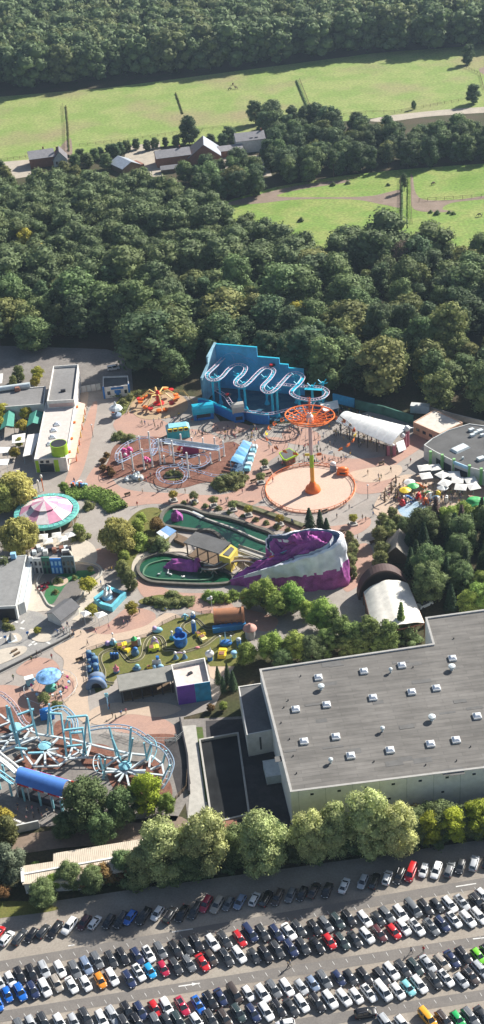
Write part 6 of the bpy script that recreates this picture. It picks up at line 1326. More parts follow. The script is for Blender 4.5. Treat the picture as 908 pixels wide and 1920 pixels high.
MB().tube([a + up3, b + up3], 2.0, 20).build('barrel', mat('rust_brown', (.36, .16, .08), .7, fine=.1), t, smooth=True); MB().tube([b + up3, b + up3 + (b - a).normalized() * .6], 2.4, 20).build('barrel_ring', mat('rust_brown', (0, 0, 0)), t, smooth=True); MB().tube([a + up3 - (b - a).normalized() * .3, a + up3], 2.2, 20).build('barrel_ring', mat('rust_brown', (0, 0, 0)), t, smooth=True)
mb = MB(); mid = (a + b) / 2; MB().box((mid.x, mid.y - 2.6, 0), (8.5, 1.3, 1.7), R_(G)).build('blue_box', mat('cabin_blue', (.04, .2, .42), .5), t)
for i in range(6): p = a.lerp(b, i / 5); MB().box((p.x, p.y - 2.1, 0), (.25, .25, 2.6)).build('post', M_BRICK, t)
c = W(470, 1195); t = thing('round_pavilion', 'small round pavilion with a dusty pink roof right of the barrel tunnel', 'pavilion', tuple(c)); MB().cyl(c, 1.3, 2.8, 14).build('body', mat('grey_stone', (.34, .33, .32), .8), t, smooth=True); MB().lathe(c + Vector((0, 0, 2.8)), [(1.8, 0), (1.6, .4), (.5, .9), (.3, 1.6)], 16).build('roof', mat('dusty_rose', (.45, .24, .20), .7), t, smooth=True)
# shelter and square building
roof = WS([(219, 1266), (321, 1248), (325, 1275), (224, 1296)], 4.2); t = thing('shelter', 'long grey roof shelter with a dark open front below the garden', 'shelter', tuple(W(272, 1310))); MB().slab3(roof, .35).build('roof', mat('olive_grey_roof', (.24, .235, .21), .9), t)
_, ii = inset(roof, .4); mb = MB(); pts_ = sorted(ii, key=lambda p: p.y); 
for i in range(6):
    p = Vector((*ii[0], 0)).lerp(Vector((*ii[1], 0)), i / 5); mb.cyl((p.x, p.y, 0), .14, 3.85, 8)
mb.build('posts', M_DARK, t); _, i2 = inset(roof, .8); MB().prism(i2, 0, .5).build('platform', M_WOOD, t)
back = sorted(range(4), key=lambda k: -roof[k].y)[:2]; mb = MB(); p, q = roof[back[0]], roof[back[1]]; mb.beam((p.x, p.y - .3, 1.9), (q.x, q.y - .3, 1.9), .3, 3.8); mb.build('rear_wall', mat('shelter_wall', (.10, .08, .07), .8), t)
for i, x in enumerate((243, 262)): pass
r, P = flat_building('square_building', 'square building with a sunken pale roof and a purple and turquoise painted front', 'building', [(321, 1246), (384, 1233), (394, 1278), (331, 1288)], 5.6, wm, mat('pinkish_roof', (.60, .52, .47), .9), 1.1)
mb = MB(); wallbox(mb, P[3], P[2], .0, .53, 0, 5.62, .07, (0, -1)); mb.build('purple_panel', M_PURPLE, r); mb = MB(); wallbox(mb, P[3], P[2], .533, 1.0, 0, 5.62, .07, (0, -1)); mb.build('turquoise_panel', mat('ocean_panel', (.02, .25, .42), .5, var=.25), r)
p = W(357, 1264, 4.4); MB().box(p, (1.1, .7, .5), .6).build('roof_unit', M_DARK, r)
for x, y, h in ((408, 1262, 5.5), (426, 1260, 6), (436, 1268, 7), (418, 1280, 5)): treeC('conifer', x, y, h, 'dark narrow cypress between the square building and the big hall', 'cypresses beside the square building', 'cypress', .9)
treeC('rusty', 395, 1325, 2.4, 'reddish low bush below the turquoise painted wall', name='garden_bush', cat='bush'); treeC('fresh', 418, 1322, 3, 'green bush in the shade beside the annex', name='garden_bush', cat='bush')
for x, y in ((285, 1123), (300, 1126), (335, 1120), (322, 1113), (345, 1128), (275, 1126), (308, 1130), (352, 1124), (330, 1128)): treeC('oak_olive' if x % 2 else 'bush', x, y, 1.8, 'clipped olive shrub in the island beds below the lower pool', 'clipped shrubs below the lower pool', 'garden_shrub', 1.8, 'shrub')
for x, y, h in ((390, 1113, 2.4), (402, 1116, 2.8), (415, 1117, 2.4), (438, 1112, 2.4), (425, 1119, 2.2)): treeC('greenbush', x, y, h, 'round green bush at the foot of the purple mountain', 'round bushes at the foot of the mountain', 'garden_bush', 1.3, 'bush')
flat('planting_bed', [(262, 1126), (300, 1116), (355, 1120), (360, 1130), (310, 1138), (270, 1134)], .16, M_LAWN)
for x, y, w_ in ((487, 1210, 0), ): pass
# trees in front of the mountain, behind the hall
for x, y, h, k in ((492, 1110, 9.5, 'fresh'), (548, 1118, 9.5, 'fresh'), (520, 1128, 8.5, 'fresh'), (466, 1120, 6, 'fresh'), (606, 1150, 10, 'fresh'), (575, 1140, 6, 'fresh')): treeC(k, x, y, h, 'bright green tree in the row before the purple mountain', 'green trees before the purple mountain', 'broadleaf_tree', 1.1)
for x, y, h, k in ((508, 1210, 8.5, 'fresh'), (556, 1208, 8.5, 'fresh'), (462, 1222, 7, 'fresh'), (640, 1180, 11, 'larch'), (662, 1190, 11, 'larch'), (694, 1185, 12.5, 'larch'), (728, 1190, 11, 'larch'), (676, 1205, 9, 'larch'), (612, 1200, 9, 'larch'), (585, 1215, 8, 'darktree'), (650, 1212, 8, 'larch'), (712, 1210, 8, 'larch'), (624, 1160, 9, 'larch'), (530, 1235, 6, 'darktree')):
    treeC(k, x, y, h, 'green tree in the dense row along the back wall of the big hall', 'trees behind the big hall', 'broadleaf_tree' if k != 'larch' else 'columnar_tree', 1.15)
treeC('larchcone', 752, 1155, 11, 'slender see-through cone tree in front of the white tent roof', name='larch_tree', wide=.95)
treeC('darkbush', 765, 1185, 4, 'bush at the foot of the slender tree by the white tent', name='garden_bush', wide=1.3, cat='bush')
# dense dark trees on the right
rp = pxpoly([(760, 1010), (830, 985), (900, 985), (1000, 975), (1010, 1140), (908, 1155), (800, 1158), (790, 1130), (770, 1080)])
for x, y in scatter(rp, 6.2, 31): 
    g = rnd.random(); k = 'conifer' if g < .6 else 'darktree' if g < .85 else 'barecone'
    tree(k, (x, y), rnd.uniform(8.5, 13), {'conifer': 'dark conifer in the dense clump right of the white tent stage', 'darktree': 'dark leafy tree in the dense clump right of the white tent stage', 'barecone': 'brownish half-bare conifer in the dense clump right of the tent'}[k], {'conifer': 'dark conifers right of the tent', 'darktree': 'leafy trees right of the tent', 'barecone': 'half-bare conifers right of the tent'}[k], 'conifer_tree' if k != 'darktree' else 'broadleaf_tree', 1.0)
for x, y, h, k in ((718, 975, 5.5, 'oak_olive'), (712, 1000, 6, 'oak_olive'), (730, 990, 6, 'oak_olive'), (740, 1005, 5, 'oak_olive'), (716, 1030, 6, 'oak_olive'), (712, 1048, 6, 'oak_olive'), (735, 960, 4, 'oak_olive'), (760, 985, 6, 'darktree'), (785, 975, 6, 'darktree'), (812, 962, 6, 'oak_olive'), (840, 968, 8, 'fresh'), (870, 960, 8, 'fresh'), (895, 965, 7, 'fresh'), (850, 985, 8, 'darktree'), (765, 1010, 8, 'conifer'), (745, 975, 4.5, 'oak_olive'), (800, 985, 8, 'conifer'), (900, 1115, 9, 'fresh'), (880, 1125, 8, 'fresh'), (905, 1090, 8, 'fresh'), (770, 1050, 9, 'conifer')):
    treeC(k, x, y, h, 'garden tree in the planting between the cafe plaza and the tent stage', 'trees between cafe plaza and tent stage', 'garden_tree', 1.15)
c = W(895, 955); rockblob((895, 945), 0, (4, 2.4, 2.0), 0, 'bright green rounded mound at the right edge below the white parasols', 9, M_GREEN, 'green_mound')
t = thing('grey_van', 'pale service car parked in the shade right of the white tent', 'car', tuple(W(797, 1136)), .5); MB().box((0, 0, .3), (4.2, 1.8, .8), 0, .9).build('body', M_PWH, t, local=True); MB().box((-.3, 0, 1.1), (2.4, 1.6, .6), 0, .75).build('window', M_GLASS, t, local=True)
for x in (-1.3, 1.3):
    for y in (-.85, .85): MB().tube([(x, y - .1, .33), (x, y + .1, .33)], .33, 10).build('wheel', M_DARK, t, local=True)
# splash playground right of the swings: colourful pieces
flat('splash_pad', [(748, 948), (780, 940), (808, 958), (790, 975), (755, 968)], .14, mat2('splash_blue', (.30, .42, .52), (.36, .46, .52), .4))
flat('play_floor', [(700, 960), (728, 910), (770, 890), (870, 915), (860, 950), (800, 955), (750, 975)], .12, M_BEIGE)
g = random.Random(12)
for i, (x, y, m) in enumerate(((775, 922, M_GREEN), (800, 930, M_GREEN), (755, 948, M_RED), (768, 915, M_TARP), (790, 917, M_ORANGE), (785, 935, M_RED), (745, 935, M_BRICK), (812, 940, M_LBLUE), (822, 932, M_YELLOW), (760, 930, M_YELLOW), (734, 925, M_BRICK), (722, 942, M_BRICK), (742, 912, M_BRICK), (838, 938, M_TARP), (798, 945, M_ORANGE), (830, 925, M_WHITE), (770, 940, M_BLUE))):
    c = W(x, y); nm = {M_GREEN: 'green', M_RED: 'red', M_TARP: 'cream', M_ORANGE: 'orange', M_BRICK: 'brown', M_LBLUE: 'pale blue', M_YELLOW: 'yellow', M_WHITE: 'white', M_BLUE: 'blue'}[m]
    kind = i % 3; t = thing('play_element', nm + ' play piece on the crowded playground before the white parasols', 'play equipment', tuple(c), g.uniform(0, 3), nm + ' playground pieces')
    if m is M_BRICK:
        MB().tube([(0, 0, 0), (.2, 0, 2.0), (.1, .1, 3.8)], [.3, .24, .16], 7).build('post', M_WOOD, t, local=True); MB().tube([(-1.6, 0, 2.6), (.1, 0, 3.2), (1.7, .3, 2.4)], .14, 6).build('branch', M_WOOD, t, local=True)
    elif kind == 0: 
        MB().lathe((0, 0, 0), [(1.6, 1.8), (1.7, 2.1), (.3, 2.7)], 12).build('roof', m, t, local=True); MB().cyl((0, 0, 0), .12, 2.0, 6).build('pole', M_WHITE, t, local=True)
    elif kind == 1: 
        MB().tube([(-1.6, 0, 2.2), (-.6, 0, 1.8), (.6, 0, .6), (1.6, .3, .3)], .35, 8).build('slide', m, t, smooth=True, local=True); MB().box((-1.7, 0, 0), (.8, .8, 2.2)).build('tower', M_TARP, t, local=True)
    else: 
        mb = MB(); mb.box((0, 0, 0), (1.4, 1.4, 1.0), 0, .9); mb.build('body', m, t, local=True); MB().ball((0, 0, 1.5), (.8, .6, .6)).build('round_top', m, t, smooth=True, local=True)

# ================================================================ turquoise coaster bottom left
t = thing('turquoise_coaster', 'pale turquoise steel coaster frame of star-shaped beams and leaning pylons', 'roller coaster', tuple(W(150, 1420)))
gb = [((0, 270), (75, 330)), ((0, 370), (80, 340)), ((75, 330), (330, 440)), ((330, 440), (460, 460)), ((460, 460), (640, 490)), ((0, 470), (130, 430)), ((130, 430), (280, 360)), ((0, 505), (300, 470)), ((165, 525), (325, 465)), ((165, 525), (275, 385)), ((325, 465), (385, 580)), ((0, 590), (165, 525)), ((20, 570), (110, 450)), ((385, 580), (500, 470)), ((385, 580), (290, 710)), ((385, 580), (385, 715)), ((385, 580), (500, 690)), ((385, 580), (580, 650)), ((385, 580), (500, 560)), ((165, 540), (290, 715)), ((290, 715), (500, 710)), ((500, 710), (580, 650)), ((580, 650), (740, 635)), ((580, 650), (620, 550)), ((580, 650), (760, 540)), ((570, 510), (740, 630)), ((740, 630), (775, 525)), ((640, 490), (775, 525)), ((740, 635), (908, 640)), ((130, 680), (200, 650))]
gb2 = [((95, 255), (410, 330)), ((60, 365), (300, 370)), ((410, 330), (560, 345)), ((300, 370), (410, 345)), ((310, 375), (390, 480)), ((220, 440), (310, 375)), ((230, 460), (390, 480)), ((200, 490), (390, 485)), ((440, 335), (400, 470)), ((560, 380), (400, 480)), ((390, 480), (560, 475)), ((390, 480), (500, 520)), ((390, 480), (330, 570)), ((390, 480), (420, 610)), ((390, 480), (300, 530)), ((610, 350), (700, 420)), ((700, 420), (720, 520)), ((600, 470), (690, 430)), ((390, 480), (720, 520)), ((420, 610), (490, 635)), ((600, 350), (590, 450))]
zb = 1.3
def gbeam(a, b, w=.42): MB().beam(W(*a, zb), W(*b, zb), w, .4).build('ground_beam', M_PWH, t)
for a, b in gb: gbeam(cz(a)[0], cz(b)[0])
for a, b in gb2: gbeam(c7(a)[0], c7(b)[0])
for px in (cz((390, 580))[0], c7((392, 480))[0], cz((140, 420))[0]): MB().lathe(W(*px), [(1.2, 0), (1.3, 1.3), (1.5, 1.7), (.4, 2.0)], 12).build('hub', M_PTEAL, t)
pyl = [((60, 195), (150, 540), 9), ((80, 210), (170, 540), 9), ((235, 135), (320, 460), 8), ((265, 220), (290, 380), 6), ((420, 180), (405, 460), 8), ((425, 250), (450, 460), 6), ((520, 260), (570, 640), 9), ((575, 310), (545, 400), 4), ((740, 280), (705, 640), 9), ((745, 290), (775, 525), 6), ((700, 380), (740, 630), 6), ((590, 330), (610, 560), 6), ((140, 420), (200, 660), 6), ((55, 195), (75, 330), 5)]
pyl2 = [((250, 105), (320, 370), 7), ((275, 200), (350, 390), 5), ((435, 110), (420, 330), 7), ((450, 200), (410, 430), 6), ((215, 380), (200, 545), 4), ((165, 355), (205, 500), 4), ((545, 240), (570, 380), 5), ((610, 240), (560, 390), 5), ((735, 305), (700, 430), 4), ((765, 430), (700, 560), 4)]
def pyln(top, bot):
    b0 = W(*bot, .6); h = (bot[1] - top[1]) / 6.15; h = max(3, min(13, h)); MB().beam(b0, W(*top, h), .34, .4).build('pylon', M_PTEAL, t)
for a, b, h in pyl: pyln(cz(a)[0], cz(b)[0])
for a, b, h in pyl2: pyln(c7(a)[0], c7(b)[0])
for a, b, h in (((570, 295), (740, 280), 9), ((545, 405), (715, 385), 8), ((605, 430), (700, 420), 6), ((570, 540), (700, 530), 4), ((425, 260), (520, 265), 8), ((240, 600), (370, 595), 4), ((130, 555), (230, 565), 5), ((150, 275), (290, 225), 7), ((150, 410), (290, 355), 4)):
    MB().beam(W(*cz(a)[0], h), W(*cz(b)[0], h), .4).build('cross_beam', M_PTEAL, t)
tr = [((-60, 100), 7), ((0, 90), 7), ((60, 130), 7), ((110, 180), 6.5), ((150, 240), 5.5), ((200, 330), 4), ((240, 360), 3.5)]
track(t, [W(*cz(p)[0], z) for p, z in tr], 1.1, .13, mat('pinkish_rail', (.55, .42, .45), .5), M_PWH, 1.2, spine=.2, dens=6)
tr = [((400, 250), 7), ((470, 215), 7), ((540, 215), 7), ((600, 260), 6.5), ((640, 330), 5.5), ((640, 420), 4)]
track(t, [W(*cz(p)[0], z) for p, z in tr], 1.1, .12, M_LBLUE, M_PWH, 1.2, spine=.18, dens=6)
tr = [((90, 120), 6), ((220, 100), 6.5), ((380, 105), 6.5), ((500, 150), 6.5), ((600, 230), 6.2), ((690, 270), 5.8), ((750, 330), 5.2), ((780, 420), 4.2), ((740, 540), 3), ((690, 620), 2)]
track(t, [W(*c7(p)[0], z) for p, z in tr], 1.1, .13, mat('blue_grey_rail', (.30, .40, .52), .5), M_PWH, 1.2, spine=.2, dens=6)
tr = [((560, 180), 6.6), ((620, 230), 6.2), ((630, 310), 5.4), ((590, 400), 4.4)]; track(t, [W(*c7(p)[0], z) for p, z in tr], 1.1, .12, M_PTEAL, M_PWH, 1.2, dens=6)
tr = [((200, 370), 4.4), ((150, 350), 4.4), ((132, 410), 4.2), ((150, 470), 3.8), ((200, 490), 3.4)]; track(t, [W(*c7(p)[0], z) for p, z in tr], 1.0, .12, M_PWH, M_PTEAL, 1.2, dens=6)
tr = [((-80, 560), 7.5), ((0, 630), 6.5), ((90, 700), 5.5), ((160, 765), 4.6)]; track(t, [W(*cz(p)[0], z) for p, z in tr], 1.6, .3, M_WHITE, M_WHITE, .6, spine=.5, dens=6)
tr = [((-80, 720), 7.5), ((0, 770), 6.5), ((110, 850), 5.0)]; track(t, [W(*cz(p)[0], z) for p, z in tr], 1.2, .2, M_PTEAL, M_PTEAL, .8, spine=.3, dens=6)
for a in ((-20, 800), (80, 860), (190, 900), (330, 940), (440, 980), (515, 1010), (20, 700)): p = W(*cz(a)[0], 3.8); MB().beam((p.x, p.y, 0), (p.x, p.y, 3.8), .4).build('pylon', M_PTEAL, t)
q = [W(*cz((185, 715))[0], 4.4), W(*cz((590, 830))[0], 4.4), W(*cz((525, 975))[0], 4.4), W(*cz((130, 850))[0], 4.4)]
ts = thing('station_canopy', 'long rounded blue canopy roof over the turquoise coaster station', 'canopy', tuple(W(80, 1500))); n1, n2 = 12, 10; vs = []
for th in (0, -.15):
    for j in range(n2 + 1):
        for i in range(n1 + 1): p = q[0].lerp(q[3], i / n1).lerp(q[1].lerp(q[2], i / n1), j / n2); vs.append(p + Vector((0, 0, th + 1.5 * math.sin(PI * i / n1))))
fs = []; k = (n1 + 1) * (n2 + 1)
for j in range(n2):
    for i in range(n1): a = j * (n1 + 1) + i; fs += [(a, a + 1, a + n1 + 2, a + n1 + 1), (k + a, k + a + n1 + 1, k + a + n1 + 2, k + a + 1)]
mb = MB(); mb.add(vs, fs); mb.build('canopy_skin', mat('canopy_blue', (.08, .21, .56), .45, var=.08), ts, smooth=True)
for a, b in ((q[0], q[1]), (q[3], q[2])):
    for i in range(5):
        p = a.lerp(b, i / 4); MB().cyl((p.x, p.y, 0), .16, 4.2, 8).build('post', M_PWH, ts)
    ext = (b - a) * .12
    for i in range(14):
        u0, u1 = i / 14, (i + 1) / 14; MB().beam((a - ext * .3).lerp(b + ext, u0) - Vector((0, 0, .2)), (a - ext * .3).lerp(b + ext, u1) - Vector((0, 0, .2)), .28, .3).build('edge_beam', M_RED if i % 4 else M_WHITE, ts)
pl = [Vector((p.x, p.y, 0)) for p in q]; MB().prism(pl, .1, 1.0).build('platform', M_DARK, ts)
fence([(200, 1372), (260, 1392), (330, 1392), (345, 1380)], 'grey fence between the rose paving and the turquoise coaster yard', 2.0, 1.6, 3, m=M_GREYW, r=.04)
fence([(330, 1500), (350, 1480), (352, 1450)], 'short wooden stair railing beside the pale footpath', 1.2, 1.2, 3)
wall_thing('retaining_wall', 'dark retaining wall between the coaster yard and the pale footpath', [(338, 1352), (352, 1420), (356, 1490)], 1.2, .35, M_DARK)
wall_thing('boundary_wall', 'grey wall at the near end of the coaster entrance road', [(-60, 1560), (30, 1562), (75, 1552)], 2.2, .3, M_GREYW)
# red and blue little things left of hut: small blue stands near the shelter
for x, y, l in ((204, 1330, 'turquoise signpost at the left end of the grey shelter'),):
    c = W(x, y); t = thing('signpost', l, 'signpost', tuple(c)); MB().cyl(c, .14, 5, 8).build('pole', M_LBLUE, t); MB().box((c.x, c.y, 4), (.8, .3, 1)).build('sign_face', M_PTEAL, t)
c = W(90, 1345); t = thing('blue_kiosk', 'dark blue round-topped kiosk under the small trees by the coaster', 'kiosk', tuple(c)); MB().box(c, (3.2, 2.0, 2.0), .1).build('body', M_BLUE, t); MB().ball((c.x, c.y, 2.0), (1.7, 1.1, .8)).build('roof', M_BLUE, t, smooth=True)
for x, y in ((200, 1300), (206, 1305), (196, 1308)):
    pass
# ================================================================ big hall
z = 11.0
B = W(545, 1485, z); Fr = W(908, 1440, z); u = (Fr - B).normalized(); Fr2 = B + u * 62; A = W(487, 1255, z); N1 = W(812, 1207, z); N2 = W(798, 1158, z); N3 = W(908, 1143, z); N4 = N2 + (N3 - N2).normalized() * 34
hp_ = [A, N1, N2, N4, Fr2, B]; t = thing('exhibition_hall', 'huge flat grey-roofed hall with rows of small skylights beside the car park', 'hall', ((A + B) / 2 * 1).to_tuple()[:2] + (0,))
mwall = mat('hall_cladding', (.78, .77, .76), .7, fine=.04, var=.08)
mb = MB(); ring(mb, hp_, .35, 0, z); mb.build('wall', mwall, t); _, ii = inset(hp_, .353)
# roof felt: one sheet with seams in the material
mr = mat('roof_felt', (.175, .165, .152), .95, var=.12, scale=.09, fine=.06); nt = mr.node_tree; bs = nt.nodes['Principled BSDF']; src = bs.inputs['Base Color'].links[0].from_socket
tc = nt.nodes.new('ShaderNodeTexCoord'); mp = nt.nodes.new('ShaderNodeMapping'); mp.inputs['Rotation'].default_value = (0, 0, R_(-4)); bt = nt.nodes.new('ShaderNodeTexBrick'); bt.inputs['Scale'].default_value = 1; bt.inputs['Brick Width'].default_value = 7.5; bt.inputs['Row Height'].default_value = 1.05; bt.inputs['Mortar Size'].default_value = .045; bt.inputs['Color1'].default_value = (1, 1, 1, 1); bt.inputs['Color2'].default_value = (.84, .84, .84, 1); bt.inputs['Mortar'].default_value = (.62, .62, .62, 1)
mm = nt.nodes.new('ShaderNodeMix'); mm.data_type = 'RGBA'; mm.blend_type = 'MULTIPLY'; mm.inputs[0].default_value = 1; nt.links.new(tc.outputs['Object'], mp.inputs[0]); nt.links.new(mp.outputs[0], bt.inputs['Vector']); nt.links.new(src, mm.inputs[6]); nt.links.new(bt.outputs['Color'], mm.inputs[7])
n5 = nt.nodes.new('ShaderNodeTexNoise'); n5.inputs['Scale'].default_value = .5; n5.inputs['Detail'].default_value = 2; mp2 = nt.nodes.new('ShaderNodeMapping'); mp2.inputs['Scale'].default_value = (.25, 1.6, 1); nt.links.new(tc.outputs['Object'], mp2.inputs[0]); nt.links.new(mp2.outputs[0], n5.inputs['Vector']); r5 = nt.nodes.new('ShaderNodeMapRange'); r5.inputs[1].default_value = .35; r5.inputs[2].default_value = .65; r5.inputs[3].default_value = .84; r5.inputs[4].default_value = 1.1; nt.links.new(n5.outputs['Fac'], r5.inputs[0]); v5 = nt.nodes.new('ShaderNodeVectorMath'); v5.operation = 'SCALE'; nt.links.new(mm.outputs[2], v5.inputs[0]); nt.links.new(r5.outputs[0], v5.inputs['Scale']); nt.links.new(v5.outputs[0], bs.inputs['Base Color'])
rf = MB().prism(ii, z - .5, z - .25).build('roof', mr, t)
mb = MB(); _, oo = inset(hp_, -.08); ring(mb, oo, .5, z + .003, z + .09); mb.build('coping', mat('weathered_coping', (.36, .35, .33), .7), t)
h5 = crop(430, 1140, 1.9); g = random.Random(3)
for i in range(26):
    q = W(*h5((g.uniform(150, 900), g.uniform(170, 590)))[0], z); MB().box((q.x, q.y, z - .247), (g.uniform(1, 5), g.uniform(.5, 1.6), .012 + .002 * i), R_(4)).build('felt_patch', mat('dark_felt', (.135, .132, .127), .95), t)
for i in range(0): MB().tube([W(500 + 70 * i, 1290 + 8 * i, z - .1), W(520 + 74 * i, 1440 + 4 * i, z - .1)], .05, 5).build('roof_cable', M_DARK, t)
for p in ((318, 250), (480, 228), (615, 207), (795, 182), (237, 363), (347, 347), (512, 322), (650, 302), (738, 288), (883, 388), (267, 478), (380, 461), (433, 529), (573, 509), (717, 487), (808, 473)):
    q = W(*h5(p)[0], z - .25); base = MB().box((q.x, q.y, z - .25), (1.75, 1.75, .45), R_(2)).build('skylight', M_WHITE, t); MB().box((q.x, q.y, z + .2), (1.6, 1.6, .4), R_(2), .5).build('dome', M_DOME, base)
for p, s in (((328, 290), 1.2), ((575, 230), .7), ((793, 220), 1.3), ((546, 440), .8), ((722, 400), 1.3), ((362, 552), .8)):
    q = W(*h5(p)[0], z - .25); v = MB().lathe((q.x, q.y, z - .25), [(.28 * s, 0), (.28 * s, .7), (.62 * s, .8), (.6 * s, 1.2), (.2 * s, 1.4)], 14).build('roof_vent', M_PWH, t)
for p in ((210, 330), (225, 370), (185, 410), (800, 110), (240, 590), (860, 495), (700, 560), (255, 243), (195, 355), (215, 468), (228, 528), (516, 548), (810, 545), (655, 212)):
    q = W(*h5(p)[0], z - .25); MB().cyl((q.x, q.y, z - .25), .14, .35, 8).build('vent_pipe', M_DARK, t)
mb = MB(); Lf = 62
for i in range(11): wallbox(mb, B, Fr2, (5.6 * i + 1.5) / Lf, (5.6 * i + 1.62) / Lf, 0, z - .05, .05, (0, -1))
mb.build('wall_joint', M_GREYW, t)
for i in range(11): 
    mb = MB(); wallbox(mb, B, Fr2, (5.6 * i + 4.0) / Lf, (5.6 * i + 4.7) / Lf, z - 1.6, z - 1.1, .06, (0, -1)); mb.build('window', M_GLASS, t)
    if i % 2: mb = MB(); wallbox(mb, B, Fr2, (5.6 * i + 3.2) / Lf, (5.6 * i + 3.8) / Lf, z - 5.6, z - 5.1, .06, (0, -1)); mb.build('window', M_GLASS, t)
r, P = flat_building('annex', 'lower dark-roofed annex with pale end wall at the left of the big hall', 'building', [(447, 1287), (499, 1279), (513, 1368), (463, 1378)], 6.6, mat('annex_wall', (.62, .60, .56), .8, fine=.04), M_ROOFD, .2)
mb = MB(); wallbox(mb, P[3], P[2], .45, .52, 1.5, 5.2, .05, (0, -1)); mb.build('wall_stain', mat('dark_stain', (.12, .12, .11), .9), r)
c = W(511, 1455); t = thing('site_container', 'pale grey container standing in the dark yard beside the big hall', 'container', tuple(c)); MB().box(c, (3.2, 5.0, 2.4), R_(6)).build('body', M_PWH, t); MB().box((c.x, c.y, 2.403), (3.3, 5.1, .08), R_(6)).build('lid', M_GREYW, t)
Pb = WS([(377, 1392), (445, 1380), (466, 1530), (400, 1545)]); struct('basin_water', MB().sheet(Pb, .16), M_DKWATER)
t = thing('basin_wall', 'low concrete wall around the dark rectangular basin left of the hall', 'wall', tuple(Pb[0])); mb = MB(); _, oo = inset(Pb, -.4); ring(mb, oo, .4, 0, .8); mb.build('wall_band', M_CONC, t)
c = W(433, 1560); MB_ = MB(); MB_.box(c, (3, 2.4, 2.2), .1); one('brick_shed', MB_, M_BRICK, 'small brown-topped shed peeping out between the two front trees', 'shed')
# cream shed by the car park
q = WS([(100, 1600), (250, 1578), (246, 1660), (42, 1652), (40, 1624), (100, 1613)], 3.0)
r = thing('storage_hall', 'long cream corrugated flat roof building above the car park at the lower left', 'building', (q[0].x, q[0].y, 0))
pl = WS([(100, 1600), (272, 1572), (276, 1622), (150, 1650), (42, 1658), (39, 1624), (100, 1615)], 3.2); mcr = mat('cream_corrugated', (.55, .47, .37), .8, fine=.05); nt = mcr.node_tree; bs = nt.nodes['Principled BSDF']; tc = nt.nodes.new('ShaderNodeTexCoord'); wv = nt.nodes.new('ShaderNodeTexWave'); wv.inputs['Scale'].default_value = .8; wv.inputs['Distortion'].default_value = 0; mp = nt.nodes.new('ShaderNodeMapping'); mp.inputs['Rotation'].default_value = (0, 0, R_(-8)); nt.links.new(tc.outputs['Object'], mp.inputs[0]); nt.links.new(mp.outputs[0], wv.inputs['Vector']); bp = nt.nodes.new('ShaderNodeBump'); bp.inputs['Strength'].default_value = .3; bp.inputs['Distance'].default_value = .12; nt.links.new(wv.outputs['Fac'], bp.inputs['Height']); nt.links.new(bp.outputs[0], bs.inputs['Normal'])
_, ii = inset(pl, .3); MB().prism(ii, 0, 2.8).build('wall', wm, r); MB().prism(pl, 2.803, 3.2).build('roof', mcr, r)
a, b = W(42, 1640, 3.2), W(274, 1598, 3.2); MB().beam(a + Vector((0, 0, .1)), b + Vector((0, 0, .1)), .35, .2).build('roof_ridge', M_WHITE, r)
a, b = W(41, 1626, 3.2), W(43, 1655, 3.2); MB().beam(a + Vector((0, 0, .15)), b + Vector((0, 0, .15)), .5, .3).build('edge_trim', M_WHITE, r)

# ================================================================ trees along the car park
for x, y, h, k, l, w_ in ((160, 1500, 12.5, 'darktree', 'big dark olive tree right of the blue station canopy', 1.15), (190, 1545, 8, 'darktree', 'dark tree in shade below the big olive one', 1.2), (228, 1508, 10, 'darktree', 'dark green tree between the olive tree and the yellow-green one', 1.0),
    (274, 1482, 12, 'lime', 'tall bright yellow-green tree in front of the coaster', 1.1), (310, 1505, 6, 'fresh', 'small green tree right of the bright yellow-green one', 1.0), (120, 1545, 6, 'darktree', 'low dark tree below the blue canopy', 1.3)):
    treeC(k, x, y, h, l, name='broadleaf_tree', wide=w_)
for i, (x, y, h, w_) in enumerate(((300, 1583, 15.5, 1.0), (382, 1568, 16.5, .88), (490, 1576, 15.5, 1.0), (578, 1562, 14, .85), (628, 1550, 14.5, .8), (690, 1536, 16.5, .95), (742, 1550, 14.5, .85), (265, 1620, 10, 1.0))):
    treeC('silver', x, y, h, ('large pale grey-green willow at the left end of the front row, over the cream roof', 'tall pale willow beside the end of the footpath', 'broad pale willow standing alone in front of the dark yard', 'pale willow at the front corner of the big hall', 'narrow pale willow before the hall wall', 'tallest pale willow before the hall wall', 'pale willow at the right end of the pale group', 'lower pale willow in front of the cream roof')[i], name='willow_tree', wide=w_)
for i, (x, y, h, k) in enumerate(((805, 1548, 8.5, 'lime'), (850, 1540, 9, 'lime'), (893, 1528, 9.5, 'lime'), (925, 1520, 9, 'lime'), (788, 1530, 6, 'rusty'))):
    treeC(k, x, y, h, 'yellow-green tree in the row before the hall wall at the right', 'yellow-green trees before the hall', 'broadleaf_tree', 1.2)
for x, y, h, k, l in ((78, 1672, 6.5, 'darktree', 'round green bushy tree at the corner of the cream-roofed building'), (100, 1652, 4, 'fresh', 'smaller green bush right behind the round one by the cream roof'), (8, 1612, 9.5, 'greyt', 'grey-green tree at the left edge beside the cream roof'), (8, 1555, 7.5, 'oak_olive', 'olive yellow tree at the left edge above the grey-green one'), (-6, 1530, 7, 'yellow', 'yellow tree top at the left edge'), (3, 1670, 3.4, 'rusty', 'yellow-brown bush at the left edge above the car park'), (66, 1622, 2.2, 'fresh', 'tiny bush growing at the corner of the cream roof')):
    treeC(k, x, y, h, l, name='broadleaf_tree' if h > 5 else 'garden_bush', wide=1.2, cat='tree' if h > 5 else 'bush')
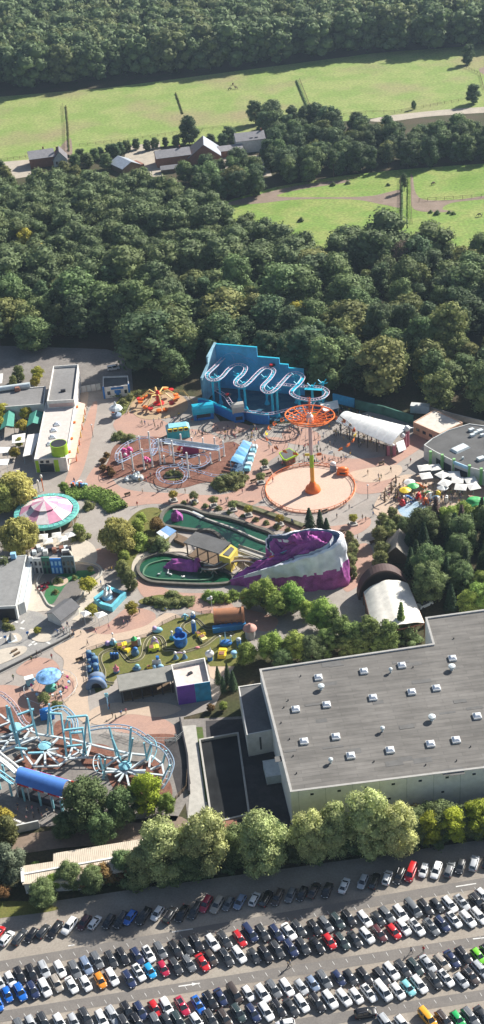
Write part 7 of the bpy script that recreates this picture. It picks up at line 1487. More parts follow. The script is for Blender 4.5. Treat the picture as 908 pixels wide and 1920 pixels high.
# understorey strip between trees and car park
g = random.Random(77)
for i in range(64):
    u_ = i / 63; x = 130 + u_ * 850 + g.uniform(-8, 8); y = 1672 - u_ * 118 + g.uniform(-14, 10) - 8
    if i % 2 and x < 300: k = 'rusty'
    else: k = ('darktree', 'fresh', 'darkbush', 'darktree')[i % 4]
    tree(k, W(x, y), g.uniform(2.5, 5) if k != 'darktree' else g.uniform(5, 9), {'rusty': 'rust-brown bush in the strip between the cream roof and the car park', 'fresh': 'green bush in the thicket along the edge of the car park', 'darkbush': 'dark low bush in the thicket along the edge of the car park', 'darktree': 'dark understorey tree in the thicket along the edge of the car park'}[k], {'rusty': 'rust-brown bushes by the cream roof', 'fresh': 'green bushes along the car park', 'darkbush': 'low bushes along the car park', 'darktree': 'understorey trees along the car park'}[k], 'thicket_bush', 1.3, 'bush')
flat('grass_verge', [(-100, 1700), (40, 1690), (110, 1705), (0, 1722), (-100, 1738)], .07, M_LAWN)
# ================================================================ cars
CARC = dict(white=(.74, .74, .73), silver=(.42, .44, .46), grey=(.13, .14, .15), dark=(.035, .038, .042), black=(.012, .012, .014), navy=(.018, .03, .085), blue=(.01, .13, .52), azure=(.02, .32, .62), red=(.52, .015, .02), crimson=(.40, .012, .05), maroon=(.09, .022, .025),
            orange=(.72, .25, .02), yellow=(.75, .36, .02), green=(.02, .38, .10), lime=(.16, .55, .03), turquoise=(.22, .55, .58), beige=(.36, .32, .27), brown=(.06, .045, .038), teal=(.03, .05, .05), steel=(.19, .25, .36))
M_TYRE = mat('tyre_rubber', (.018, .018, .018), .85); M_HUBC = mat('alloy_rim', (.4, .4, .42), .35, metal=.6); M_LAMP = mat('headlamp_glass', (.7, .72, .75), .15, spec=.9); M_TAIL = mat('tail_lamp', (.35, .01, .01), .25)
M_CGL = mat('car_glass', (.02, .025, .03), .06, spec=1.0); M_TRIM = mat('black_trim', (.02, .02, .02), .5)
def paint(c):
    return mat(c + '_car_paint', CARC[c], .32, var=.03, coat=.8, spec=.5)
def sect(x, w, zb, zt, rnd_=.12):
    pts = [(0, zb), (w * .9, zb), (w, zb + .16), (w * 1.0, zb + (zt - zb) * .55), (w * .965, zt - .06), (w * .87, zt), (w * .45, zt + .025), (0, zt + .03)]
    return [(x, y, z) for y, z in pts] + [(x, -y, z) for y, z in reversed(pts[1:-1])]
def loft(mb, secs, caps=True):
    n = len(secs[0]); vs = [p for s in secs for p in s]; fs = []
    for i in range(len(secs) - 1):
        for j in range(n): a, b = i * n + j, i * n + (j + 1) % n; fs.append((a, b, b + n, a + n))
    if caps: fs += [tuple(reversed(range(n))), tuple(range((len(secs) - 1) * n, len(secs) * n))]
    return mb.add(vs, fs)
def make_car(kind):
    P = {'hatch': dict(L=4.05, w=.87, h=1.48, hood=.86, belt=.93, tail=.92, x1=-1.92, x2=-1.45, x3=.35, x4=1.12, nose=.62),
         'saloon': dict(L=4.6, w=.9, h=1.43, hood=.83, belt=.92, tail=.98, x1=-1.75, x2=-.95, x3=.35, x4=1.2, nose=.6),
         'estate': dict(L=4.7, w=.9, h=1.47, hood=.84, belt=.93, tail=.95, x1=-2.25, x2=-1.85, x3=.4, x4=1.25, nose=.6),
         'suv': dict(L=4.5, w=.93, h=1.7, hood=1.02, belt=1.06, tail=1.06, x1=-2.15, x2=-1.8, x3=.4, x4=1.15, nose=.75),
         'van': dict(L=4.95, w=.96, h=1.96, hood=1.08, belt=1.12, tail=1.12, x1=-2.42, x2=-2.3, x3=.95, x4=1.65, nose=.8)}[kind]
    hl = P['L'] / 2; w = P['w']; root = thing('parked_' + ('van' if kind == 'van' else 'car'), 'x', 'car'); pm = paint('white')
    zb = .24; S = [(-hl, .74, .42, P['tail'] - .28), (-hl + .08, .86, .3, P['tail'] - .1), (-hl + .35, .96, zb, P['tail']), (-hl + 1.0, 1, zb - .02, P['belt']), (0, 1, zb - .02, P['belt']), (P['x4'] - .1, 1, zb - .02, P['belt'] - .02), (P['x4'] + .25, .99, zb, P['hood']), (hl - .45, .95, zb, P['hood'] - .08), (hl - .14, .86, .28, P['nose'] + .06), (hl, .68, .38, P['nose'] - .08)]
    mb = MB(); loft(mb, [sect(x, w * k, a, b) for x, k, a, b in S]); body = mb.build('body', pm, root, smooth=True, local=True)
    bz = P['belt'] - .02; tz = P['h']; wb, wt = w * .9, w * .70
    def row(x, z, hw): return [(x, hw, z), (x, -hw, z)]
    x1, x2, x3, x4 = P['x1'], P['x2'], P['x3'], P['x4']
    lo = [(x1, wb * .94, bz), (x4, wb * .94, bz), (x4, -wb * .94, bz), (x1, -wb * .94, bz)]; hi = [(x2, wt * .96, tz - .05), (x3, wt * .96, tz - .05), (x3, -wt * .96, tz - .05), (x2, -wt * .96, tz - .05)]
    mid = [(x2 + .12, wt * .86, tz), (x3 - .18, wt * .86, tz), (x3 - .18, -wt * .86, tz), (x2 + .12, -wt * .86, tz)]
    mb = MB(); mb.add(lo + hi + mid, [(0, 1, 5, 4), (1, 2, 6, 5), (2, 3, 7, 6), (3, 0, 4, 7), (4, 5, 9, 8), (5, 6, 10, 9), (6, 7, 11, 10), (7, 4, 8, 11), (8, 9, 10, 11)]); mb.build('roof', pm, root, smooth=True, local=True)
    def pane(a, b, c, d, ins, nm):
        a, b, c, d = map(Vector, (a, b, c, d)); ce = (a + b + c + d) / 4; n = (b - a).cross(d - a).normalized(); n = n if n.dot(ce - Vector((ce.x * .3, 0, 1.0))) > 0 else -n
        q = [ce + (p - ce) * ins + n * .012 for p in (a, b, c, d)]; vs = q + [p - n * .01 for p in q]; MB().add(vs, [(0, 1, 2, 3), (7, 6, 5, 4), (0, 4, 5, 1), (1, 5, 6, 2), (2, 6, 7, 3), (3, 7, 4, 0)]).build(nm, M_CGL, root, local=True)
    pane(lo[1], lo[2], hi[2], hi[1], .9, 'windscreen'); pane(lo[3], lo[0], hi[0], hi[3], .84, 'rear_window')
    for s in (0, 1):
        a, b, c, d = (lo[0], lo[1], hi[1], hi[0]) if s == 0 else (lo[3], lo[2], hi[2], hi[3]); a, b, c, d = map(Vector, (a, b, c, d))
        pane(a.lerp(b, .03), a.lerp(b, .50), d.lerp(c, .46), d.lerp(c, .02), .86, 'side_window'); pane(a.lerp(b, .50), b, c, d.lerp(c, .48), .86, 'side_window')
    for x in (-hl + .82, hl - .86):
        for s in (-1, 1):
            y = s * (w - .1); wh = MB().tube([(x, y - s * .12, .32), (x, y + s * .115, .32)], .325, 14).build('wheel', M_TYRE, root, smooth=True, local=True); MB().tube([(x, y + s * .1, .32), (x, y + s * .125, .32)], .2, 10).build('rim', M_HUBC, wh, local=True)
    for s in (-1, 1):
        MB().box((hl - .22, s * w * .66, P['nose'] - .06), (.26, .34, .14), s * -.45, .85).build('headlight', M_LAMP, root, local=True); MB().box((-hl + .1, s * w * .72, P['tail'] - .3), (.12, .28, .2), s * .15).build('tail_light', M_TAIL, root, local=True)
        MB().box((x4 - .28, s * (w + .06), bz - .02), (.14, .2, .13)).build('mirror', pm, root, local=True)
    MB().box((hl - .03, 0, .42), (.07, .52, .11)).build('number_plate', M_WHITE, root, local=True)
    MB().box((hl - .06, 0, .3), (.08, w * 1.1, .09)).build('grille', M_TRIM, root, local=True)
    if kind in ('estate', 'suv'):
        for s in (-1, 1): MB().tube([(x2 + .25, s * wt * .8, tz + .01), (x2 + .35, s * wt * .8, tz + .05), (x3 - .35, s * wt * .8, tz + .05), (x3 - .25, s * wt * .8, tz + .01)], .022, 5).build('roof_rail', M_HUBC, root, local=True)
    KIDS[root.name] = list(root.children)
    return root, P
PROTO = {k: make_car(k) for k in ('hatch', 'saloon', 'estate', 'suv', 'van')}; USED = {k: 0 for k in PROTO}
TOP = MB().box((0, 0, 0), (1.15, .95, .02)).build('roof_panel', M_CGL, PROTO['estate'][0], local=True); TOPm = TOP.data; bpy.data.objects.remove(TOP); KIDS[PROTO['estate'][0].name] = [c for c in PROTO['estate'][0].children]
CARS = []
def cz_(x0, y0, s, lst, row): 
    for zx, zy, c, k in lst: CARS.append((x0 + zx / s, y0 + zy / s, c, k, row))
H_, S_, E_, U_, V_ = 'hatch', 'saloon', 'estate', 'suv', 'van'
s4 = 3.948
cz_(0, 1660, s4, [(-12, 350, 'red', H_), (50, 388, 'white', H_), (145, 378, 'dark', E_), (232, 365, 'black', H_), (320, 335, 'dark', H_), (408, 322, 'black', S_), (515, 298, 'white', U_), (622, 270, 'maroon', H_), (702, 270, 'white', H_), (805, 262, 'black', H_), (895, 250, 'black', E_)], 'A')
cz_(220, 1640, s4, [(95, 312, 'blue', H_), (195, 300, 'black', E_), (297, 282, 'white', H_), (390, 295, 'black', U_), (478, 282, 'black', S_), (575, 260, 'dark', E_), (655, 215, 'crimson', U_), (740, 220, 'beige', U_), (822, 210, 'grey', H_), (908, 197, 'steel', H_)], 'A')
cz_(440, 1620, s4, [(147, 255, 'white', H_), (232, 250, 'black', E_), (318, 240, 'brown', E_), (415, 225, 'grey', H_), (500, 215, 'black', H_), (587, 190, 'brown', S_), (685, 190, 'black', H_), (812, 155, 'white', S_)], 'A')
cz_(660, 1600, 3.661, [(75, 190, 'silver', H_), (155, 185, 'black', E_), (243, 163, 'white', H_), (325, 150, 'black', E_), (405, 130, 'red', V_), (493, 112, 'white', H_), (580, 112, 'white', E_), (670, 105, 'grey', E_), (745, 85, 'dark', H_), (838, 65, 'silver', U_), (925, 55, 'black', H_)], 'A')
cz_(0, 1760, s4, [(-8, 322, 'silver', H_), (75, 295, 'white', H_), (145, 270, 'black', U_), (232, 250, 'black', E_), (325, 222, 'silver', E_), (443, 220, 'white', E_), (553, 225, 'grey', E_), (637, 195, 'steel', E_), (717, 155, 'grey', E_), (822, 148, 'dark', E_), (908, 125, 'black', E_)], 'B1')
cz_(0, 1760, s4, [(-18, 475, 'blue', H_), (55, 408, 'blue', H_), (150, 393, 'blue', U_), (243, 378, 'navy', U_), (330, 358, 'white', E_), (418, 325, 'beige', E_), (530, 338, 'white', S_), (635, 328, 'white', H_), (742, 305, 'orange', H_), (828, 278, 'white', E_)], 'B2')
cz_(220, 1730, s4, [(148, 243, 'navy', E_), (232, 228, 'white', 'Et'), (318, 200, 'grey', E_), (430, 193, 'black', E_), (513, 175, 'dark', E_), (587, 150, 'black', U_), (705, 147, 'white', U_), (793, 122, 'dark', E_)], 'B1')
cz_(220, 1730, s4, [(85, 412, 'navy', E_), (158, 365, 'white', 'Et'), (240, 352, 'azure', H_), (340, 335, 'crimson', H_), (432, 322, 'dark', U_), (530, 300, 'grey', U_), (632, 290, 'red', S_), (692, 255, 'brown', H_), (805, 252, 'dark', 'Et')], 'B2')
cz_(440, 1690, s4, [(38, 270, 'red', E_), (115, 235, 'navy', V_), (207, 228, 'dark', E_), (310, 230, 'navy', E_), (402, 220, 'white', S_), (472, 195, 'dark', E_), (593, 195, 'black', U_), (675, 165, 'grey', E_), (760, 145, 'teal', U_), (845, 122, 'black', U_)], 'B1')
cz_(440, 1690, s4, [(32, 388, 'white', E_), (143, 398, 'dark', H_), (228, 388, 'black', U_), (313, 352, 'dark', E_), (415, 345, 'navy', U_), (505, 330, 'dark', U_), (610, 320, 'black', S_), (702, 292, 'red', H_), (795, 290, 'teal', E_), (890, 275, 'dark', S_)], 'B2')
cz_(660, 1650, 3.661, [(88, 262, 'white', E_), (180, 262, 'dark', H_), (240, 235, 'grey', E_), (335, 222, 'white', E_), (420, 195, 'grey', V_), (505, 185, 'black', E_), (585, 170, 'dark', H_), (672, 162, 'white', E_), (755, 150, 'silver', 'Et'), (858, 145, 'black', U_), (898, 100, 'white', H_)], 'B1')
cz_(660, 1650, 3.661, [(103, 378, 'white', U_), (187, 362, 'maroon', E_), (287, 350, 'red', H_), (353, 322, 'white', U_), (445, 320, 'white', 'Et'), (545, 318, 'grey', 'Et'), (620, 300, 'navy', U_), (700, 268, 'white', 'Et'), (795, 262, 'white', E_), (872, 240, 'white', E_), (950, 215, 'black', E_)], 'B2')
cz_(40, 1850, s4, [(-10, 300, 'grey', E_), (70, 268, 'silver', H_), (165, 255, 'dark', E_), (280, 255, 'white', H_), (385, 250, 'silver', H_), (475, 220, 'dark', E_), (595, 235, 'white', E_), (675, 205, 'silver', E_), (785, 175, 'black', U_)], 'C1')
cz_(220, 1820, s4, [(170, 292, 'navy', E_), (278, 275, 'red', H_), (365, 265, 'white', U_), (480, 258, 'crimson', 'Et'), (600, 248, 'blue', 'Et'), (688, 220, 'black', U_), (765, 190, 'navy', S_), (870, 168, 'brown', V_)], 'C1')
cz_(440, 1800, s4, [(100, 243, 'white', H_), (208, 245, 'white', U_), (288, 210, 'grey', E_), (385, 197, 'white', E_), (493, 195, 'silver', H_), (578, 170, 'steel', H_), (662, 140, 'grey', E_), (770, 130, 'navy', H_), (858, 125, 'dark', H_)], 'C1')
cz_(660, 1750, 3.661, [(88, 290, 'black', E_), (203, 292, 'dark', E_), (270, 258, 'white', U_), (350, 238, 'dark', E_), (435, 225, 'teal', E_), (522, 205, 'silver', S_), (620, 193, 'beige', E_), (688, 172, 'navy', S_), (770, 150, 'black', E_), (868, 150, 'lime', H_), (940, 130, 'black', E_)], 'C1')
cz_(220, 1820, s4, [(55, 392, 'dark', E_), (150, 380, 'black', E_), (285, 375, 'grey', E_), (370, 372, 'dark', H_), (450, 365, 'teal', E_), (585, 368, 'white', H_), (690, 350, 'dark', E_), (795, 345, 'brown', E_), (895, 312, 'teal', U_)], 'C2')
cz_(440, 1800, s4, [(135, 390, 'navy', U_), (232, 375, 'white', E_), (325, 355, 'black', E_), (418, 345, 'dark', S_), (497, 315, 'white', E_), (610, 310, 'black', E_), (705, 290, 'white', U_), (808, 275, 'white', U_)], 'C2')
cz_(660, 1750, 3.661, [(28, 425, 'white', H_), (115, 405, 'white', 'Et'), (215, 395, 'white', V_), (313, 392, 'white', H_), (385, 370, 'turquoise', H_), (462, 345, 'white', E_), (565, 320, 'dark', U_), (645, 303, 'white', 'Et'), (750, 318, 'silver', H_), (815, 285, 'brown', 'Et'), (885, 245, 'silver', E_)], 'C2')
cz_(660, 1750, 3.661, [(235, 612, 'silver', E_), (345, 612, 'white', H_), (520, 580, 'yellow', V_), (635, 590, 'brown', E_), (728, 585, 'green', H_), (815, 570, 'grey', E_), (900, 560, 'dark', S_)], 'D')
ROWN = dict(A='row in the shade of the trees', B1='upper line of second double row', B2='lower line of second double row', C1='upper line of bottom double row', C2='lower line of bottom double row', D='last row, bottom right')
KN = dict(hatch='hatchback', saloon='saloon', estate='estate', suv='tall car', van='van')
CN = dict(dark='dark grey', teal='dark green', steel='steel blue', azure='bright azure', crimson='crimson', beige='beige', brown='dark brown')
ORD = ['first', 'second', 'third', 'fourth', 'fifth', 'sixth', 'seventh', 'eighth', 'ninth', 'tenth', 'eleventh', 'twelfth', 'thirteenth', 'fourteenth', 'fifteenth', 'sixteenth', 'seventeenth', 'eighteenth', 'nineteenth', 'twentieth']
cols_count = {}
for r_ in ROWN:
    L_ = sorted([c for c in CARS if c[4] == r_])
    tot = {}
    for c in L_: tot[c[2]] = tot.get(c[2], 0) + 1
    seen = {}
    for (x, y, c, k, _) in L_:
        top = k == 'Et'; kk = 'estate' if top else k; seen[c] = seen.get(c, 0) + 1; proto, P = PROTO[kk]
        loc = W(x, y, .75); loc.z = .05
        if r_ == 'A': ang = math.atan2(-3.35, -1.85) if True else 0
        else: ang = math.atan2(-3.6, 1.85)
        if r_ == 'A': ang = math.atan2(3.35, 2.0 - .5 * min(1, x / 900)) + (PI if (int(x) % 3) else 0)
        ang += rnd.uniform(-.035, .035)
        cn = CN.get(c, c)
        if tot[c] == 1: lab = 'only %s car of the %s, %s' % (cn, ROWN[r_], KN[kk])
        else: lab = '%s %s car from left, %s, %s' % (ORD[seen[c] - 1], cn, ROWN[r_], KN[kk])
        if top: lab = lab.replace(KN[kk], 'glass-roofed ' + KN[kk])
        o = place(proto, USED[kk] > 0, loc, ang, rnd.uniform(.86, .93), lab, 'cars parked in the car park', 'van' if kk == 'van' else 'car'); USED[kk] += 1
        pm = paint(c)
        ch = [q for q in (o.children if USED[kk] == 1 else [])] 
        CARS_O = cols_count.setdefault('list', []); CARS_O.append((o, pm, top, P))
par = {}
for ob in C.objects:
    if ob.parent is not None: par.setdefault(ob.parent.name, []).append(ob)
for o, pm, top, P in cols_count['list']:
    for ch in par.get(o.name, []):
        nm = ch.name.split('.')[0]
        if nm in ('body', 'roof', 'mirror'):
            ch.material_slots[0].link = 'OBJECT'; ch.material_slots[0].material = pm
    if top:
        t_ = bpy.data.objects.new('roof_panel', TOPm); C.objects.link(t_); t_.parent = o; t_.location = (-.65, 0, P['h'] + .005)
# one car driving along the lane
def extra_car(kk, px, ang, c, lab, nm='driving_car'):
    o = copy_tree(PROTO[kk][0]); o.name = nm; o.location = W(px[0], px[1], .7); o.location.z = .05; o.rotation_euler = (0, 0, ang); o['label'] = lab
    if 'group' in o: del o['group']
    for ch in C.objects:
        if ch.parent == o and ch.name.split('.')[0] in ('body', 'roof', 'mirror'): ch.material_slots[0].link = 'OBJECT'; ch.material_slots[0].material = paint(c)
extra_car('suv', (686, 1899), R_(6), 'black', 'black car driving to the right along the lane at the bottom of the car park')
extra_car('hatch', (535, 1919), R_(186), 'white', 'white car driving to the left at the very bottom edge of the car park')
extra_car('van', (213, 690), R_(10), 'white', 'white van parked in the shaded yard behind the entrance building', 'parked_van')

# ================================================================ people
M_SKIN = mat('skin', (.50, .30, .21), .6); M_HAIRS = [mat('dark_hair', (.03, .02, .015), .6), mat('brown_hair', (.12, .07, .035), .6), mat('fair_hair', (.42, .30, .14), .6)]
CL = [mat('cloth_' + n, c, .85, var=.08) for n, c in (('navy', (.03, .045, .10)), ('black', (.02, .02, .022)), ('white', (.68, .67, .64)), ('grey', (.22, .22, .23)), ('red', (.42, .04, .04)), ('pink', (.55, .25, .28)), ('blue', (.06, .16, .38)), ('beige', (.42, .34, .25)), ('green', (.09, .16, .07)), ('mustard', (.5, .33, .06)))]
TR = [mat('denim', (.05, .08, .16), .85), mat('dark_trousers', (.025, .025, .03), .85), mat('khaki_trousers', (.27, .22, .15), .85)]
PNM = {}
for m in CL: PNM[m.name] = m.name.split('_')[1]
def body_mesh(pose):
    sw = dict(stand=.04, walk=.32, stride=-.26, seated=0, hold=.05)[pose]
    if pose == 'seated':
        J = [(0, 0, .55), (0, 0, .85), (0, 0, 1.12), (.02, 0, 1.24), (.03, 0, 1.40), (.1, .1, .52), (.45, .12, .52), (.5, .12, .1), (.6, .12, .06), (.1, -.1, .52), (.45, -.12, .52), (.5, -.12, .1), (.6, -.12, .06),
             (0, .19, 1.1), (.1, .25, .85), (.3, .2, .72), (.38, .18, .70), (0, -.19, 1.1), (.1, -.25, .85), (.3, -.2, .72), (.38, -.18, .70)]
    else:
        a = .25 if pose == 'hold' else sw * .7
        J = [(0, 0, .95), (0, 0, 1.18), (0, 0, 1.40), (.02, 0, 1.50), (.03, 0, 1.64), (0, .09, .90), (sw * .5, .1, .50), (sw * .9 - (.08 if sw > .1 else 0), .1, .09), (sw * .9 + .1, .1, .04), (0, -.09, .90), (-sw * .35, -.1, .50), (-sw * 1.0, -.1, .10), (-sw * 1.0 + .12, -.1, .04),
             (0, .19, 1.38), (-a * .5, .25, 1.12), (-a * .6 + .05, .25, .88), (-a * .6 + .08, .25, .78), (0, -.19, 1.38), (a * .6, -.25, 1.12), (a * .9 + .1, -.25, .90), (a * .9 + .16, -.24, .81)]
    E = [(0, 1), (1, 2), (2, 3), (3, 4), (0, 5), (5, 6), (6, 7), (7, 8), (0, 9), (9, 10), (10, 11), (11, 12), (2, 13), (13, 14), (14, 15), (15, 16), (2, 17), (17, 18), (18, 19), (19, 20)]
    Rr = [.14, .13, .15, .055, .1, .095, .065, .045, .04, .095, .065, .045, .04, .065, .05, .035, .035, .065, .05, .035, .035]
    me = skinmesh('body', J, E, Rr, 0, 1); me.materials.clear()
    for m in (CL[0], TR[0], M_SKIN): me.materials.append(m)
    hip = .93 if pose != 'seated' else .6; neck = J[3][2] - .02
    for p in me.polygons:
        z = p.center.z; y = abs(p.center.y); x = p.center.x
        if z > neck: p.material_index = 2
        elif z < hip and (y < .19 or z < hip - .2): p.material_index = 1
        elif y > .2 and z < (1.0 if pose != 'seated' else .8): p.material_index = 2
        else: p.material_index = 0
        if pose == 'seated' and x > .08 and z < .66: p.material_index = 1
    return me, J[4]
PP = []
for pose in ('stand', 'walk', 'stride', 'hold', 'seated'):
    me, hd = body_mesh(pose); hm = MB().ball((hd[0] - .02, hd[1], hd[2] + .03), (.118, .108, .115), 10, 7); hm.v = [v for v in hm.v]
    hme = bpy.data.meshes.new('hair'); hme.from_pydata([(v.x - (.02 if v.z < hd[2] else 0), v.y, max(v.z, hd[2] - .05)) for v in hm.v], [], hm.f); hme.materials.append(M_HAIRS[0]); hme.update()
    PP.append((pose, me, hme))
def person(pos, pose, rz, lab, group, s=1.0, cl=None, z=0.0):
    k = dict(stand=0, walk=1, stride=2, hold=3, seated=4)[pose]; _, me, hme = PP[k]
    cl = cl or rnd.choice(CL); t = bpy.data.objects.new('person', None); C.objects.link(t); t.location = (pos.x, pos.y, pos.z + z); t.rotation_euler = (0, 0, rz); t.scale = (s, s, s)
    b = bpy.data.objects.new('body', me); b.parent = t; C.objects.link(b); hr = bpy.data.objects.new('hair', hme); hr.parent = t; C.objects.link(hr)
    for i, m in enumerate((cl, rnd.choice(TR), M_SKIN)): b.material_slots[i].link = 'OBJECT'; b.material_slots[i].material = m
    hr.material_slots[0].link = 'OBJECT'; hr.material_slots[0].material = rnd.choice(M_HAIRS)
    t['label'] = lab.replace('@', PNM[cl.name]); t['category'] = 'person'
    if group: t['group'] = group.replace('@', PNM[cl.name])
    return t
STF = []
def crowd(px, n, where, seed, seated=0.0, mind=.75, stuff=False):
    g = random.Random(seed); poly = pxpoly(px); xs = [p[0] for p in poly]; ys = [p[1] for p in poly]; got = []; tries = 0
    while len(got) < n and tries < 6000:
        tries += 1; x, y = g.uniform(min(xs), max(xs)), g.uniform(min(ys), max(ys))
        if not inpoly(x, y, poly) or any((x - a) ** 2 + (y - b) ** 2 < mind ** 2 for a, b in got): continue
        got.append((x, y)); child = g.random() < .28
        if stuff: STF.append((x, y, g.uniform(0, 6.28), .68 if child else 1.02, g.randrange(4), g.randrange(10), g.randrange(3))); continue
        pose = g.choice(('stand', 'walk', 'stride', 'hold')); person(Vector((x, y, .1)), pose, g.uniform(0, 6.28), ('child' if child else 'visitor') + ' in a @ top ' + where, '@-dressed ' + ('children ' if child else 'visitors ') + where, .68 if child else g.uniform(.95, 1.08))
crowd([(380, 805), (480, 800), (500, 818), (470, 832), (380, 822), (330, 815)], 48, 'in the queue between turquoise stall and blue station', 1, stuff=True)
crowd([(520, 800), (620, 790), (640, 820), (640, 845), (590, 855), (535, 838)], 48, 'in the crowd behind the swing ring', 2, stuff=True)
crowd([(520, 860), (610, 858), (625, 868), (560, 876), (515, 876)], 26, 'waiting directly above the swing ring', 3)
crowd([(610, 855), (660, 850), (655, 868), (615, 870)], 12, 'standing right of the swing ring queue', 4)
crowd([(640, 800), (700, 815), (735, 835), (720, 850), (660, 838), (625, 815)], 22, 'in the shade of the white vaulted canopy', 5)
crowd([(625, 770), (650, 772), (640, 790), (620, 790)], 14, 'between blue coaster and vaulted canopy', 6)
crowd([(735, 905), (800, 912), (870, 922), (865, 948), (800, 955), (755, 950), (715, 935)], 95, 'x', 21, mind=.5, stuff=True)
crowd([(650, 795), (700, 812), (735, 832), (720, 845), (660, 835), (625, 812)], 35, 'x', 22, stuff=True)
crowd([(640, 765), (665, 772), (700, 790), (640, 790)], 25, 'x', 23, stuff=True)
crowd([(265, 790), (350, 775), (400, 785), (380, 800), (310, 805), (255, 802)], 22, 'around the orange octopus ride', 7, stuff=True)
crowd([(735, 912), (800, 920), (870, 925), (865, 945), (810, 955), (760, 945), (725, 935)], 60, 'on the crowded playground before the parasols', 8)
crowd([(790, 885), (890, 895), (900, 915), (850, 925), (790, 905)], 20, 'at the tables under the white parasols', 9)
crowd([(100, 1165), (160, 1178), (150, 1200), (105, 1195)], 13, 'in the queue below the driving school hut', 10)
crowd([(115, 1270), (138, 1280), (128, 1308), (85, 1318), (95, 1305)], 12, 'inside the fence of the small chair swing', 11)
crowd([(20, 1510), (110, 1525), (100, 1548), (40, 1535)], 12, 'in the shade below the blue station canopy', 12)
crowd([(195, 1075), (215, 1062), (212, 1075)], 5, 'on the rose paving beside the little track', 13)
mb = MB(); ms = CL + TR + [M_SKIN, M_HAIRS[0]]
for x, y, a, s, k, ci, ti in STF:
    Mx = Matrix.Translation((x, y, .1)) @ Matrix.Rotation(a, 4, 'Z') @ Matrix.Scale(s, 4)
    for me, idx in ((PP[k][1], (ci, 10 + ti, 13)), (PP[k][2], (14, 14, 14))):
        o_ = len(mb.v); mb.v += [Mx @ v.co for v in me.vertices]
        for p in me.polygons: mb.f.append(tuple(i + o_ for i in p.vertices)); mb.m.append(idx[p.material_index])
mb.keep = True; st = mb.build('crowd', ms); tag(st, 'dense crowd of visitors in the queues behind the rides and on the playground', 'crowd'); st['kind'] = 'stuff'
for x, y, l in ((476, 905, 'left of the swing ring'), (505, 892, 'beside the planter left of the swing ring'), (642, 1001, 'near the path right of the firs'), (700, 1020, 'on the path towards the tent stage'), (240, 930, 'on the open square left of the planters'), (610, 962, 'between ring and firs'), (716, 872, 'in front of the vaulted canopy'), (150, 1240, 'on the beige paving left of the garden ride')):
    c = W(x, y); t = thing('park_bench', 'wooden park bench ' + l, 'bench', (c.x, c.y, .1), .4); MB().box((0, 0, .42), (1.9, .5, .08)).build('seat', M_WOOD, t, local=True); MB().box((0, .28, .5), (1.9, .07, .5)).build('backrest', M_WOOD, t, local=True)
    for s in (-.7, .7): MB().box((s, 0, 0), (.1, .5, .42)).build('leg', M_DARK, t, local=True)
for x, y, l in ((175, 820, 'on the grey avenue beside the long cream roof'), (480, 850, 'right of the blue striped station'), (690, 935, 'right of the swing ring'), (330, 905, 'below the small coaster'), (215, 1215, 'left above the garden ride'), (120, 1330, 'above the turquoise coaster')):
    c = W(x, y); t = thing('street_lamp', 'slim park lamp ' + l, 'lamp', tuple(c)); MB().tube([c, c + Vector((0, 0, 4.4))], [.09, .06], 8).build('pole', M_DARK, t); MB().ball(c + Vector((0, 0, 4.6)), .28).build('lamp_globe', M_WHITE, t, smooth=True)
for x, y in ((222, 938), (231, 943), (278, 882), (290, 895), (275, 905), (268, 925), (258, 950), (296, 925), (244, 898), (254, 898), (262, 905), (275, 902), (283, 895), (301, 960), (415, 945), (425, 942), (432, 948), (452, 838), (440, 838), (428, 940), (505, 842), (512, 850), (520, 846), (507, 900), (512, 905), (712, 905), (715, 898), (733, 885), (710, 897), (765, 880), (645, 950), (655, 955), (649, 947), (632, 972), (548, 982), (680, 975), (686, 978), (700, 968), (671, 1012), (550, 985), (690, 890), (770, 868),
             (98, 1236), (70, 1230), (78, 1228), (26, 1275), (212, 1346), (218, 1350), (228, 1342), (237, 1338), (110, 1262), (165, 1210), (205, 1180), (240, 1172), (233, 1172), (311, 1148), (262, 1150), (190, 1098), (218, 1350), (205, 1325), (60, 1240), (180, 1188), (140, 905), (160, 915), (205, 1330), (96, 870), (110, 872), (160, 790), (164, 770), (330, 1385), (163, 1246), (168, 1255), (455, 925), (348, 925), (352, 945)):
    person(W(x, y, 0) + Vector((0, 0, .1)), rnd.choice(('walk', 'stride', 'stand', 'hold')), rnd.uniform(0, 6.28), 'visitor in a @ top strolling across the open ' + ('square between the rides' if y < 1010 else 'paving at the lower left'), '@-dressed strolling visitors ' + ('on the square' if y < 1010 else 'in the lower park'), rnd.uniform(.9, 1.05))
person(W(541, 1816) + Vector((0, 0, .08)), 'walk', 2.9, 'person in dark clothes walking on the lane, left of the pair in the car park', None, 1.0, CL[1]); person(W(545, 1812) + Vector((0, 0, .08)), 'stride', 2.9, 'person in grey walking on the lane, right of the pair in the car park', None, 1.0, CL[3])
person(W(771, 1788) + Vector((0, 0, .08)), 'walk', 2.7, 'person in navy walking alone between two car rows', None, 1.05, CL[0]); person(W(794, 1786) + Vector((0, 0, .08)), 'stand', 1.0, 'person in a red top standing behind a silver saloon', None, 1.05, CL[4])
for i, (e, a) in enumerate(SWP):
    if i % 6 != 5: person(e + Vector((0, 0, -.45)), 'seated', a + PI / 2 * 0 + PI, 'rider in @ on the tall swing tower', '@-dressed riders of the tall swing tower', 1.0)
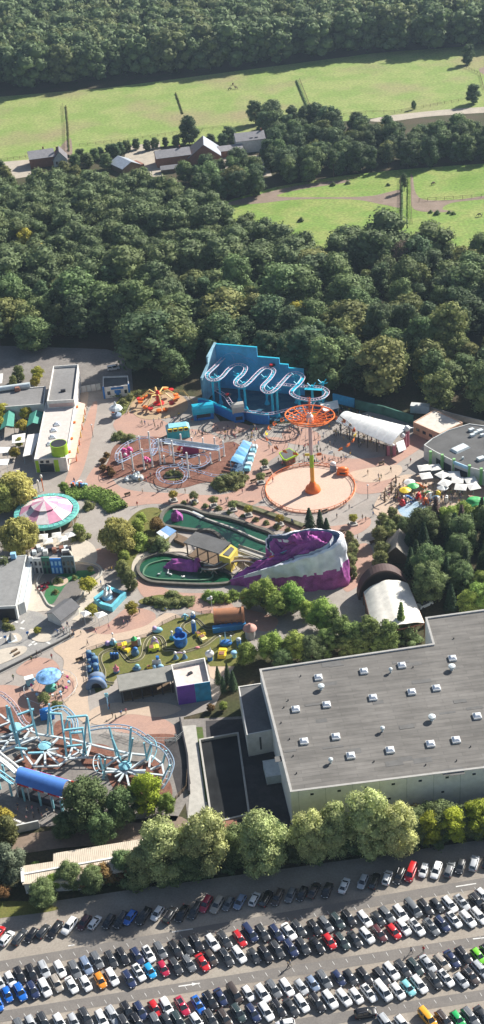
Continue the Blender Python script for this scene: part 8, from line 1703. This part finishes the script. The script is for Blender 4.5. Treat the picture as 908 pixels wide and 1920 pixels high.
# ---------------------------------------------------------------- light, camera
SAZ = math.atan2(.61, .79); SEL = R_(35)
d = Vector((math.cos(SAZ) * math.cos(SEL), math.sin(SAZ) * math.cos(SEL), math.sin(SEL)))
sl = bpy.data.lights.new('sun', 'SUN'); sl.energy = 4.8; sl.angle = R_(.5); sl.color = (1, .955, .88)
so = bpy.data.objects.new('sun', sl); C.objects.link(so); so.rotation_euler = d.to_track_quat('Z', 'Y').to_euler()
w = bpy.data.worlds.new('World'); scene.world = w; w.use_nodes = True; nt = w.node_tree
sky = nt.nodes.new('ShaderNodeTexSky'); sky.sky_type = 'NISHITA'; sky.sun_disc = False; sky.sun_elevation = SEL; sky.sun_rotation = PI / 2 - SAZ
sky.dust_density = 1.5
bg = nt.nodes['Background']; nt.links.new(sky.outputs[0], bg.inputs[0]); bg.inputs[1].default_value = .057
cam = bpy.data.cameras.new('camera'); co = bpy.data.objects.new('camera', cam); C.objects.link(co)
cam.sensor_fit = 'VERTICAL'; cam.sensor_height = 24; cam.lens = FPX / 1920 * 24; cam.clip_end = 6000; cam.clip_start = 1
co.matrix_world = Matrix.Translation((0, 0, CAMH)) @ Matrix(((_r.x, _u.x, -_f.x), (_r.y, _u.y, -_f.y), (_r.z, _u.z, -_f.z))).to_4x4()
scene.camera = co
vs = scene.view_settings; vs.view_transform = 'Standard'; vs.look = 'None'; vs.gamma = 1; vs.use_curve_mapping = False; vs.exposure = .92
scene.render.engine = 'CYCLES'
hz_ = MB(); hz_.box((0, 620, -1.5), (1700, 1900, 208)); ho = hz_.build('haze', []); ho['kind'] = 'stuff'
hm_ = bpy.data.materials.new('haze_air'); hm_.use_nodes = True; n_ = hm_.node_tree.nodes; n_.remove(n_['Principled BSDF']); pv = n_.new('ShaderNodeVolumePrincipled'); pv.inputs['Density'].default_value = .00008; pv.inputs['Color'].default_value = (.60, .78, 1, 1); pv.inputs['Anisotropy'].default_value = .3
hm_.node_tree.links.new(pv.outputs[0], n_['Material Output'].inputs['Volume']); ho.data.materials.append(hm_)
